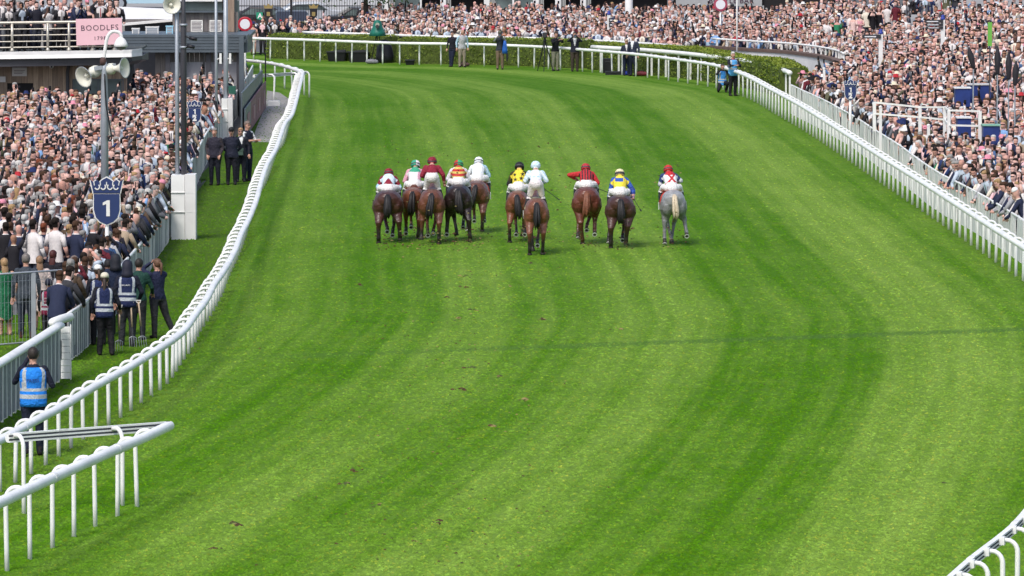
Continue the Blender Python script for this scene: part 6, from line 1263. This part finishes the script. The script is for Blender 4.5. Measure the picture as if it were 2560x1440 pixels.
# behind the hedge
p = scatter(-14, 10, 280, 333, .58, .85, rng); trackpoly = np.vstack([FAR_LINE[:, :2], [[12, 100], [-40, 100], [-40, FAR_LINE[0][1]]]]); dC_ = dist_line(FAR_LINE, p); px_, py_, dd_ = proj(np.c_[p, np.zeros(len(p))])
far_z = lambda y: np.clip((y-314)*.02, 0, .5)
ok = ~inside(trackpoly, p) & (dC_ > 4.3) & (px_ < 1752) & (px_ > 625) & (p[:, 1] > 280) & ((px_ > 900) | (p[:, 1] < 319))
for q in p[ok]: pos.append((q[0], q[1], float(far_z(q[1])), 'far', 0))
ln = resample(CRL, .66)
for i in range(3, len(ln)-1):
    t_ = ln[i]-ln[i-1]; t_ /= np.linalg.norm(t_); n_ = np.array([-t_[1], t_[0]]); q = ln[i][:2]+n_*rng.uniform(.3, .42); 
    if proj(np.r_[q, 0])[0] < 1755: pos.append((q[0], q[1], 0, 'far rail', 1 if rng.random() < .75 else 0))
# balcony
for k, px in enumerate([2, 25, 54, 91, 120, 152, 182, 199, 221, 249, 275, 291]): pos.append((X_at(px, dP+.6), yP+.55+rng.uniform(0, .2), zdeck+zc(X_at(px, dP)), 'balcony', 1 if k in (1, 6) else 0))
for k, px in enumerate(range(-10, 300, 19)): pos.append((X_at(px, dP+1.6), yP+1.5+rng.uniform(0, .5), zdeck+zc(X_at(px, dP))+.02, 'balcony', 0))
for k, px in enumerate(range(-10, 290, 22)): pos.append((X_at(px, dP+3), yP+2.9+rng.uniform(0, .4), zdeck+zc(X_at(px, dP))+.02, 'balcony', 0))
for k, px in enumerate(range(-5, 290, 21)): pos.append((X_at(px, dP+4), yP+4.0+rng.uniform(0, .4), zdeck+zc(X_at(px, dP))+.12, 'balcony', 0))
POSN = np.array([q[:3] for q in pos]); ZONE = [q[3] for q in pos]; LEAN = np.array([q[4] for q in pos])
# the banks they stand on
def bank_mesh(name, x0, x1, y0, y1, zf, m, label, step=1.0):
    X_, Y_ = np.meshgrid(np.arange(x0, x1+.01, step), np.arange(y0, y1+.01, step*2)); pts_ = np.stack([X_.ravel(), Y_.ravel()], 1); z_, keep_ = zf(pts_); nx_ = X_.shape[1]
    ff_ = [(j*nx_+i, j*nx_+i+1, (j+1)*nx_+i+1, (j+1)*nx_+i) for j in range(X_.shape[0]-1) for i in range(nx_-1)]; ff_ = [f for f in ff_ if keep_[list(f)].all()]
    me_ = bpy.data.meshes.new(name); me_.from_pydata(np.c_[pts_, z_].tolist(), [], ff_); me_.materials.append(m); tag(link(name, me_), label, None, None, 'structure')
bank_mesh('bank', 10, 34, 160, 300, lambda q: (bank(fence_signed(RF2, q, False))-.015, (fence_signed(RF2, q, False) > 1.0) & ~inside(wpoly, q)), TERR, 'paved bank rising behind the plank fence')
bank_mesh('terrace_floor', 6, 34, 252, 340, lambda q: (terr_z(q[:, 0])-.02, inside(wpoly, q) & (dist_line(WL, q) > .4) ), TERR, 'paved terrace floor behind the curved wall')
# --- what shows: a coarse depth pass, nearest first
N = len(POSN); HGT = np.where(rng.random(N) < np.where([z.startswith('left') for z in ZONE], .30, .42), rng.normal(1.66, .06, N), rng.normal(1.78, .065, N))
bx, by, bd = proj(POSN+np.array([0, 0, 1.0])*HGT[:, None]); sx_ = FPX/bd/2.0; W2, H2 = 1280, 720; occ = np.zeros((H2, W2), bool); vis = np.zeros(N)
for i in np.argsort(bd):
    s_ = sx_[i]; cx_, ty = bx[i]/2, by[i]/2; tot = 0
    for (x0, x1, y0, y1) in ((cx_-.09*s_, cx_+.09*s_, ty, ty+.24*s_), (cx_-.21*s_, cx_+.21*s_, ty+.26*s_, ty+.75*s_)):
        a0, a1 = max(0, int(x0)), min(W2, int(x1)+1); b0, b1 = max(0, int(y0)), min(H2, int(y1)+1)
        if a1 <= a0 or b1 <= b0: continue
        sub = occ[b0:b1, a0:a1]; tot += (~sub).sum(); sub[:] = True
    vis[i] = tot
seen = vis > 9
# --- who they are
SKINS = np.array([(.64, .40, .34), (.58, .33, .27), (.68, .44, .38), (.52, .28, .22), (.62, .34, .29), (.34, .18, .12), (.12, .065, .05)]); SKP = [.25, .25, .2, .12, .12, .04, .02]
HAIRS = [('dark', (.018, .013, .011)), ('brown', (.06, .032, .02)), ('grey', (.26, .25, .24)), ('white', (.5, .49, .47)), ('fair', (.34, .22, .11)), ('red', (.17, .05, .025)), ('bald', None)]
SUITS = [('navy', (.024, .030, .062)), ('black', (.019, .018, .022)), ('charcoal', (.042, .042, .048)), ('grey', (.13, .135, .15)), ('dark blue', (.022, .04, .12)), ('brown', (.09, .06, .04)), ('tan', (.36, .28, .20)), ('pale grey', (.34, .34, .36)), ('mid blue', (.08, .15, .30)), ('olive', (.10, .10, .06))]; SUP = [.29, .18, .14, .10, .07, .05, .06, .05, .03, .03]  # darkest suits lifted a little: haze put into their colours
SHIRTS = [('white', (.66, .62, .61)), ('pale blue', (.46, .53, .62)), ('pink', (.70, .46, .48)), ('cream', (.68, .62, .52))]; SHP = [.62, .18, .1, .1]
DRESS = [('white', (.74, .72, .71)), ('pink', (.70, .34, .38)), ('blush', (.70, .50, .46)), ('black', (.015, .014, .017)), ('red', (.45, .03, .04)), ('green', (.03, .20, .10)), ('cream', (.66, .58, .45)), ('pale blue', (.42, .56, .70)), ('lilac', (.44, .34, .56)), ('orange', (.65, .22, .05)), ('yellow', (.72, .58, .14)), ('navy', (.025, .035, .10)), ('flowered', (.52, .36, .38)), ('mint', (.42, .60, .50))]
TIES = [('dark', (.02, .02, .03)), ('navy', (.02, .035, .14)), ('red', (.35, .03, .04)), ('pink', (.6, .25, .32)), ('green', (.03, .16, .09)), ('none', None)]
ARMS = [('down', 'down'), ('down', 'drink'), ('folded', 'folded'), ('phone', 'phone'), ('down', 'shade'), ('down', 'phone'), ('down', 'up'), ('down', 'point')]; ARP = [.32, .15, .12, .12, .10, .07, .08, .04]
people = []; TPL = {}
HORSE_AT = np.array([1.0, 168.0])
for i in range(N):
    if not seen[i]: continue
    fem = HGT[i] < 1.70 and rng.random() < .8; q = {}; bal = ZONE[i] == 'balcony'
    if POSN[i][1] < 162 and rng.random() < .75: fem = False
    kind = 'dress' if fem else ('suit' if rng.random() < (.95 if bal else .76) else 'shirt'); sk = SKINS[rng.choice(7, p=SKP)]*rng.uniform(.92, 1.06)
    hn, hc_ = HAIRS[rng.choice(7, p=([.18, .26, .04, .06, .37, .09, 0] if fem else [.24, .25, .19, .10, .06, .02, .14]))]
    arms = ('lean', 'lean') if LEAN[i] else ARMS[rng.choice(8, p=ARP)]
    hat = 'none'
    if fem: hat = rng.choice(['none', 'wide', 'fascinator'], p=[.80, .08, .12])
    else: hat = rng.choice(['none', 'cap', 'wide'], p=[.94, .04, .02])
    hairdo = 'bald' if hc_ is None else ('long' if fem else 'short'); glass = rng.random() < .29
    pal = np.zeros((12, 3)); pal[SKIN_] = sk; pal[CHIN_] = sk*(.92 if fem else 1)
    if not fem and hc_ is not None and rng.random() < .38: pal[CHIN_] = np.array(hc_)*1.3+sk*.12; q['beard'] = 1
    pal[HAIR_] = hc_ if hc_ is not None else sk; pal[EYES_] = (.008, .008, .01) if glass else sk*.62; pal[PROP_] = (.012, .012, .015)  # without glasses the eye band is darker skin: socket shade in the colour
    if kind == 'suit':
        sn, sc_ = SUITS[rng.choice(10, p=SUP)] if not bal else SUITS[rng.integers(4)]; hn2, h2 = SHIRTS[rng.choice(4, p=SHP)]; tn, tc = TIES[rng.choice(6, p=[.3, .2, .1, .08, .07, .25])]
        pal[TOP_] = pal[SLEEVE_] = pal[FORE_] = sc_; pal[LEGS_] = sc_; pal[SHIRT_] = h2; pal[TIE_] = tc if tc is not None else h2; q['cloth'] = '%s jacket' % sn; q['detail'] = ('%s tie' % tn) if tc is not None else '%s open shirt' % hn2
    elif kind == 'shirt':
        hn2, h2 = SHIRTS[rng.choice(4, p=SHP)] if rng.random() < .78 else [('dark', (.02, .02, .03)), ('maroon', (.12, .02, .03)), ('sky blue', (.2, .35, .6))][rng.integers(3)]; pal[TOP_] = pal[SLEEVE_] = pal[SHIRT_] = pal[TIE_] = h2; pal[FORE_] = h2 if rng.random() < .6 else sk; pal[LEGS_] = (.03, .034, .05); q['cloth'] = '%s shirt' % hn2; q['detail'] = ''
    else:
        dn, dc = DRESS[rng.choice(14, p=[.14, .07, .12, .17, .05, .04, .10, .07, .02, .02, .02, .10, .06, .02])] if not bal else DRESS[rng.choice([3, 3, 11, 0])]; dc = np.array(dc)*rng.uniform(.85, 1.1); pal[TOP_] = pal[SHIRT_] = pal[TIE_] = dc; bare = rng.random() < .55; pal[SLEEVE_] = sk if bare else dc; pal[FORE_] = sk if bare or rng.random() < .3 else dc; pal[LEGS_] = sk; q['cloth'] = '%s dress' % dn; q['detail'] = 'bare arms' if bare else 'sleeves'
    ht = [('cream', (.66, .58, .44)), ('black', (.014, .014, .016)), ('white', (.74, .73, .72)), ('pink', (.65, .25, .33)), ('red', (.4, .03, .04)), ('navy', (.02, .03, .1))][rng.integers(6)]; pal[HAT_] = ht[1]
    q.update(kind=kind, arms=arms, hairdo=hairdo, hat=hat, hatc=ht[0], glass=glass, pal=pal, i=i, hair=hn); people.append(q)
order = sorted(people, key=lambda q: -vis[q['i']]); INDIV = order[:295]; REST = order[295:]
def placed(q, n, legs):
    key = (q['kind'], q['arms'], q['hairdo'], q['hat'], n, legs)
    if key not in TPL: TPL[key] = crowd_template(*key)
    return TPL[key]
def facing(i):
    v = HORSE_AT-POSN[i][:2]; return math.atan2(-v[0], v[1])+float(rng.normal(0, .38))
CROWDM = vcol_mat('crowd_clothing', 0.8, 0.15, 0.10, 18.0)
def skin_mesh(name, v, f, c):
    me_ = bpy.data.meshes.new(name); me_.vertices.add(len(v)); me_.vertices.foreach_set('co', v.astype(np.float32).ravel()); me_.loops.add(len(f)*3); me_.loops.foreach_set('vertex_index', f.astype(np.int32).ravel())
    me_.polygons.add(len(f)); me_.polygons.foreach_set('loop_start', np.arange(0, len(f)*3, 3, dtype=np.int32)); me_.polygons.foreach_set('loop_total', np.full(len(f), 3, np.int32)); me_.polygons.foreach_set('use_smooth', np.ones(len(f), bool)); me_.update(calc_edges=True); me_.validate()
    a = me_.attributes.new('col', 'FLOAT_COLOR', 'FACE'); cc = np.ones((len(f), 4), np.float32); cc[:, :3] = c; a.data.foreach_set('color', cc.ravel()); me_.materials.append(CROWDM); return me_
VV, FF, CC = [], [], []; o_ = 0
for q in REST:
    i = q['i']; v, f, r = placed(q, 10, ZONE[i] == 'balcony'); v = v*np.array([rng.uniform(.9, 1.14), rng.uniform(.92, 1.15), 1]); a = facing(i); s_ = HGT[i]/1.765; ca, sa = math.cos(a), math.sin(a)
    VV.append(np.c_[v[:, 0]*ca-v[:, 1]*sa, v[:, 0]*sa+v[:, 1]*ca, v[:, 2]]*s_+POSN[i]); FF.append(f+o_); CC.append(q['pal'][r]); o_ += len(v)
tag(link('crowd', skin_mesh('crowd', np.concatenate(VV), np.concatenate(FF), np.concatenate(CC))), 'densely packed racegoers in suits and dresses filling both banks', 'crowd', None, 'stuff')
# --- the three hundred that show largest are people of their own
MARKS = [(268, 600, 'behind the number 1 board'), (268, 480, 'level with the number 1 board'), (270, 330, 'round the foot of the lamp post'), (60, 240, 'below the pavilion notice'), (150, 240, 'below the pavilion downpipe'), (245, 235, 'under the loudspeaker horns'), (400, 190, 'beside the pavilion corner'), (450, 300, 'behind the two poles'), (487, 330, 'round the half furlong board'), (520, 220, 'under the grey canopy'), (600, 210, 'near the path end'),
         (60, 640, 'behind the suited back at the wire fence'), (180, 640, 'above the padded fence'), (360, 600, 'near the large white pad'), (60, 480, 'at the picture edge left of the number 1 board'), (60, 370, 'at the picture edge below the pavilion'), (160, 430, 'between the picture edge and the number 1 board'), (380, 430, 'between the number 1 board and the large pad'), (340, 330, 'between the lamp post and the poles'),
         (2100, 300, 'behind the half furlong board at the planks'), (2200, 300, 'at the stake beside the half furlong board'), (2320, 340, 'at the nearest stake'), (2420, 430, 'where the plank fence nears the edge'), (2520, 500, 'at the picture edge by the plank fence'), (2380, 280, 'inside the white pen'), (2500, 300, 'right of the white pen'), (2520, 180, 'beside the blue stands at the edge'), (2360, 110, 'round the three-board signpost'), (2200, 130, 'round the one-board signpost'), (2000, 210, 'at the far end of the planks'), (2260, 210, 'between the signposts and the pen'),
         (1900, 90, 'on the curved terrace'), (2050, 90, 'at the end of the curved terrace'), (1600, 80, 'right of the round column'), (1450, 60, 'left of the round column'), (1300, 50, 'before the marquee glass'), (1130, 50, 'before the dark marquee doorway'), (1000, 60, 'right of the covered camera'), (850, 60, 'under the tree'), (700, 60, 'before the iron railing'), (60, 60, 'at the balcony rail left of the pink sign'), (250, 20, 'above the pink sign'), (150, 60, 'at the balcony rail beside the pink sign')]
ACT = {('down', 'down'): '', ('down', 'drink'): 'holding a drink', ('folded', 'folded'): 'arms folded', ('phone', 'phone'): 'filming', ('down', 'shade'): 'shading eyes', ('down', 'phone'): 'phone raised', ('down', 'up'): 'arm in the air', ('down', 'point'): 'pointing', ('lean', 'lean'): 'leaning over'}
used_lab = {}
def say(q, lv):
    i = q['i']; mk = sorted(((m[0]-bx[i])**2+(2*(m[1]-by[i]))**2, m[2]) for m in MARKS)[lv//3][1]; bits = ['person in', q['cloth']]
    if q['detail']: bits.append('and '+q['detail'])
    ex = []
    if q['glass']: ex.append('sunglasses')
    if q['hat'] != 'none': ex.append('%s %s' % (q['hatc'], {'wide': 'hat', 'cap': 'cap', 'fascinator': 'headpiece'}[q['hat']]))
    if ACT[q['arms']]: ex.append(ACT[q['arms']])
    s_ = ' '.join(bits)+(', '+', '.join(ex) if ex else '')+', '+mk
    return ' '.join(s_.split()[:16])
GRP = {'left': 'crowd on the left bank', 'left fence': 'crowd on the left bank', 'right': 'crowd on the right bank', 'plank fence': 'crowd on the right bank', 'terrace': 'crowd on the terrace', 'far': 'crowd behind the hedge', 'far rail': 'crowd behind the hedge', 'balcony': 'people on the balcony'}
for q in INDIV:
    i = q['i']; v, f, r = placed(q, 12, True); o = link('person', skin_mesh('person', v, f, q['pal'][r])); o.location = POSN[i]; s_ = HGT[i]/1.765; o.scale = (s_, s_, s_); o.rotation_euler = (0, 0, facing(i))
    lab = next((l_ for l_ in (say(q, 0), say(q, 3), say(q, 6)) if l_ not in used_lab), say(q, 0))
    used_lab[lab] = 1; tag(o, lab, 'person', GRP[ZONE[i]])
print('CROWD', N, int(seen.sum()), len(INDIV), len(REST), sum(len(x) for x in FF))
# ------------------------------------------------------------------ furniture in the right-hand crowd
BLUEP = mat('stand_blue', (.014, .035, .17), .5, .15, 4.0)
def on_bank(px, d):
    b = pole_base(px, d); q = fence_signed(RF2, b[None, :2], False)[0]; b[2] = float(bank(q)); return b
def stand(px, d, w_, h_, label, top):
    b = on_bank(px, d); root = empty('bookmaker_stand', b); g = Geo(); g.box((-w_/2, -.02, h_-.6), (w_/2, .04, h_)); g.build('front_panel', BLUEP, root); g = Geo(); g.box((-w_/2, .06, h_-.55), (-w_/2+.05, .7, h_-.02)); g.box((w_/2-.05, .06, h_-.55), (w_/2, .7, h_-.02)); g.build('side_panel', BLUEP, root)
    g = Geo(); g.box((-w_/2-.03, -.06, h_+.002), (w_/2+.03, .7, h_+.04)); g.build('shelf', mat(*top), root)
    for sx in (-1, 1):
        for y_ in (.03, .65): g = Geo(); g.tube([(sx*w_*.45, y_, 0), (sx*w_*.45, y_, h_-.05)], .025, 6); g.build('leg', DARKSTEEL, root)
    tag(root, label, 'bookmaker stand')
stand(2448, 214, .75, 2.1, 'blue bookmaker stand with a grey top by the green strip', ('shelf_grey', (.5, .5, .5), .6)); stand(2406, 213, .5, 2.2, 'narrow blue bookmaker stand beside the wider blue one', ('shelf_white', (.7, .7, .7), .6)); stand(2410, 199, .42, 2.1, 'blue bookmaker board above the white pen', ('shelf_white', (.7, .7, .7), .6)); stand(2478, 195, .5, 1.95, 'blue bookmaker stand draped beside folded umbrellas', ('shelf_green', (.2, .4, .3), .6))
root = empty('green_banner', on_bank(2473, 213)); g = Geo(); z1 = up(56, 213)-root.location.z; z0 = up(116, 213)-root.location.z; g.box((-.07, -.02, z0), (.07, .02, z1)); g.build('cloth', mat('lime_banner', (.14, .40, .06), .5), root); g = Geo(); g.tube([(0, .04, 0), (0, .04, z1+.05)], .02, 6); g.build('pole', DARKSTEEL, root); tag(root, 'narrow lime green vertical banner beside the blue stand', 'banner')
def brolly(px, py0, py1, d, tilt, label):
    b = on_bank(px, d); root = empty('folded_umbrella', b); z0 = up(py1, d)-b[2]; z1 = up(py0, d)-b[2]; g = Geo(); g.tube([(tilt, 0, z1), (tilt*.6, 0, z1*.6+z0*.4), (0, 0, z0)], [.03, .11, .07], 9, dome=True); g.build('canopy', mat('umbrella_dark', (.02, .018, .024), .7, .2, 8.0), root, True); g = Geo(); g.tube([(0, 0, 0), (0, 0, z0+.1)], .022, 6); g.build('pole', GREYSTEEL, root); tag(root, label, 'umbrella')
brolly(2432, 120, 168, 205, -.15, 'folded dark umbrella leaning beside the upper blue stands'); brolly(2492, 118, 182, 199, 0, 'tall folded dark umbrella left of the pair near the edge'); brolly(2520, 132, 195, 197, 0, 'folded dark umbrella nearest the picture edge'); brolly(2536, 155, 210, 195, .03, 'short folded dark umbrella behind the draped stand')
# white railed pen
def pen():
    root = empty('white_pen', on_bank(2290, 190)); o = np.array(root.location); k = 0
    pts = [(2186, 256, 312), (2300, 268, 318), (2362, 268, 330), (2372, 276, 350), (2450, 278, 352)]
    w3 = [D(x, y, 200 - 1.0*i)-o for i, (x, y, yb) in enumerate(pts)]; lo3 = [D(x, yb, 200 - 1.0*i)-o for i, (x, y, yb) in enumerate(pts)]
    for i, (a, b) in enumerate(zip(w3, lo3)): g = Geo(); g.box((a[0]-.05, a[1]-.05, b[2]-.2), (a[0]+.05, a[1]+.05, a[2])); g.build('post', WALLW, root)
    for i in range(len(w3)-1):
        for f in (0, .5): a = w3[i]*(1-f)+lo3[i]*f; b = w3[i+1]*(1-f)+lo3[i+1]*f; g = Geo(); g.beam(a, b, .035, .055); g.build('rail', WALLW, root)
    tag(root, 'white boxed rail pen standing above the crowd at the plank fence', 'pen')
pen()
# ------------------------------------------------------------------ torn turf: divots on the ground, clods in the air
SOIL = [mat('torn_soil', (.065, .035, .015), .95, .4, 20.0), mat('torn_grass', (.055, .075, .018), .95, .4, 20.0), mat('straw_grass', (.20, .16, .06), .95, .3, 20.0)]
def chunks(name, items, label):
    g = Geo(); r = random.Random(4)
    for p, s_, flat in items:
        m_ = r.choice([0, 0, 1, 1, 2]); n_ = 6; ang = r.uniform(0, 6.28); rr = []
        for k, (zz, kk) in enumerate(((-.25, .5), (.0, 1.0), (.5*flat, .75), (.8*flat, .2))): rr.append([(p[0]+s_*kk*r.uniform(.6, 1.2)*math.cos(ang+2*math.pi*j/n_)*1.3, p[1]+s_*kk*r.uniform(.6, 1.2)*math.sin(ang+2*math.pi*j/n_), p[2]+s_*zz*r.uniform(.7, 1.3)) for j in range(n_)])
        g.loft(rr, m=m_)
    me_ = g.mesh(name, SOIL); tag(link(name, fixn(me_)), label, 'turf', None, 'stuff')
r = random.Random(9); it = []
spots = [(1357, 800, 5), (1153, 975, 5), (1247, 942, 4), (1225, 1065, 4), (1170, 690, 3), (920, 738, 3), (905, 715, 3), (1158, 718, 3), (880, 1178, 4), (1095, 1305, 4), (585, 1310, 5), (545, 1372, 4), (1150, 800, 3), (1180, 775, 3), (1180, 920, 3), (1545, 825, 2), (1330, 660, 4), (945, 1265, 3), (2370, 1210, 1), (1310, 1000, 4), (1090, 745, 2), (1270, 715, 2), (860, 1210, 3), (1040, 1355, 3), (1750, 1335, 1), (1890, 1250, 1)]
for x, y, n in spots:
    for k in range(n): p = P(x+r.gauss(0, 9), y+r.gauss(0, 2.2)); it.append((p, r.uniform(.025, .07), .7))
for k in range(1000):
    y = r.uniform(250, 1420); x = 1180+r.gauss(0, 190)-(y-600)*.12
    p = P(x, y); it.append((p, r.uniform(.008, .028), .8))
for k in range(160): p = P(r.uniform(760, 2300), r.uniform(300, 1400)); it.append((p, r.uniform(.008, .02), .8))
chunks('divots', it, 'small torn divots of soil and grass scattered over the turf')
it = []
for px in (971, 1036, 1080, 1146, 1194, 1296, 1340, 1466, 1550, 1680):
    for k in range(46): p = P(px+r.choice((-14, 14))+r.gauss(0, 12), 610+r.gauss(0, 8)); p[1] -= r.uniform(0, 2.5); p[2] = abs(r.gauss(.0, .35)); it.append((p, r.uniform(.010, .034), 1.0))
for k in range(140): p = P(r.uniform(930, 1720), 606); p[1] -= r.uniform(-2, 3); p[2] = r.uniform(.3, 2.7); it.append((p, r.uniform(.010, .028), 1.2))
chunks('flying_clods', it, 'clods of turf thrown up behind the galloping horses')
# ------------------------------------------------------------------ grass blades over the nearer turf
BL = turf_material('grass_blade', True, True); rg_ = np.random.default_rng(8)
n_ = 200000; yy = 230+(1500-230)*rg_.random(n_)**.85; xx = rg_.uniform(-60, 2660, n_)
rr_ = np.stack([(xx-1280)/FPX, np.ones(n_), -(yy-720)/FPX], 1); dirs = rr_[:, :1]*_X+rr_[:, 1:2]*_F+rr_[:, 2:3]*_U; tt = -HCAM/dirs[:, 2]; gp = np.array([0, 0, HCAM])+dirs*tt[:, None]
lo2 = LEFT_LINE[np.argsort(LEFT_LINE[:, 1])]; lx = np.interp(gp[:, 1], lo2[:, 1], lo2[:, 0]); fr2 = FAR_LINE[::-1]; okb = inside(GRASS, gp[:, :2]); gp = gp[okb]; outl = (gp[:, 0] < lx[okb]) & (gp[:, 1] < 262)
n_ = len(gp); hgt = rg_.uniform(.014, .034, n_)*np.where(outl, 1.3, 1); wd = rg_.uniform(.012, .045, n_); an = rg_.uniform(-.25, .25, n_); tl = rg_.normal(0, .022, (n_, 2))
dx_ = np.stack([np.cos(an)*wd, np.sin(an)*wd, np.zeros(n_)], 1); v = np.empty((n_, 3, 3)); v[:, 0] = gp-dx_; v[:, 1] = gp+dx_; v[:, 2] = gp+np.c_[tl[:, :1], rg_.uniform(.03, .09, n_), hgt*.8]
me = bpy.data.meshes.new('grass'); me.vertices.add(n_*3); me.vertices.foreach_set('co', v.astype(np.float32).ravel()); me.loops.add(n_*3); me.loops.foreach_set('vertex_index', np.arange(n_*3, dtype=np.int32)); me.polygons.add(n_); me.polygons.foreach_set('loop_start', np.arange(0, n_*3, 3, dtype=np.int32)); me.polygons.foreach_set('loop_total', np.full(n_, 3, np.int32)); me.update(calc_edges=True)
uvb = track_uv(gp[:, :2]); a = me.attributes.new('track', 'FLOAT_VECTOR', 'POINT'); a.data.foreach_set('vector', np.repeat(uvb, 3, 0).astype(np.float32).ravel())
br = rg_.lognormal(.06, .15, n_); ye = rg_.random(n_) < .06; tint = np.stack([br*np.where(ye, 1.5, 1), br*np.where(ye, 1.12, 1), br], 1); tint[outl] *= .8; a = me.attributes.new('tint', 'FLOAT_VECTOR', 'POINT'); a.data.foreach_set('vector', np.repeat(tint, 3, 0).astype(np.float32).ravel())
me.materials.append(BL); tag(link('grass', me), 'short green grass blades covering the racecourse turf', 'grass', None, 'stuff')
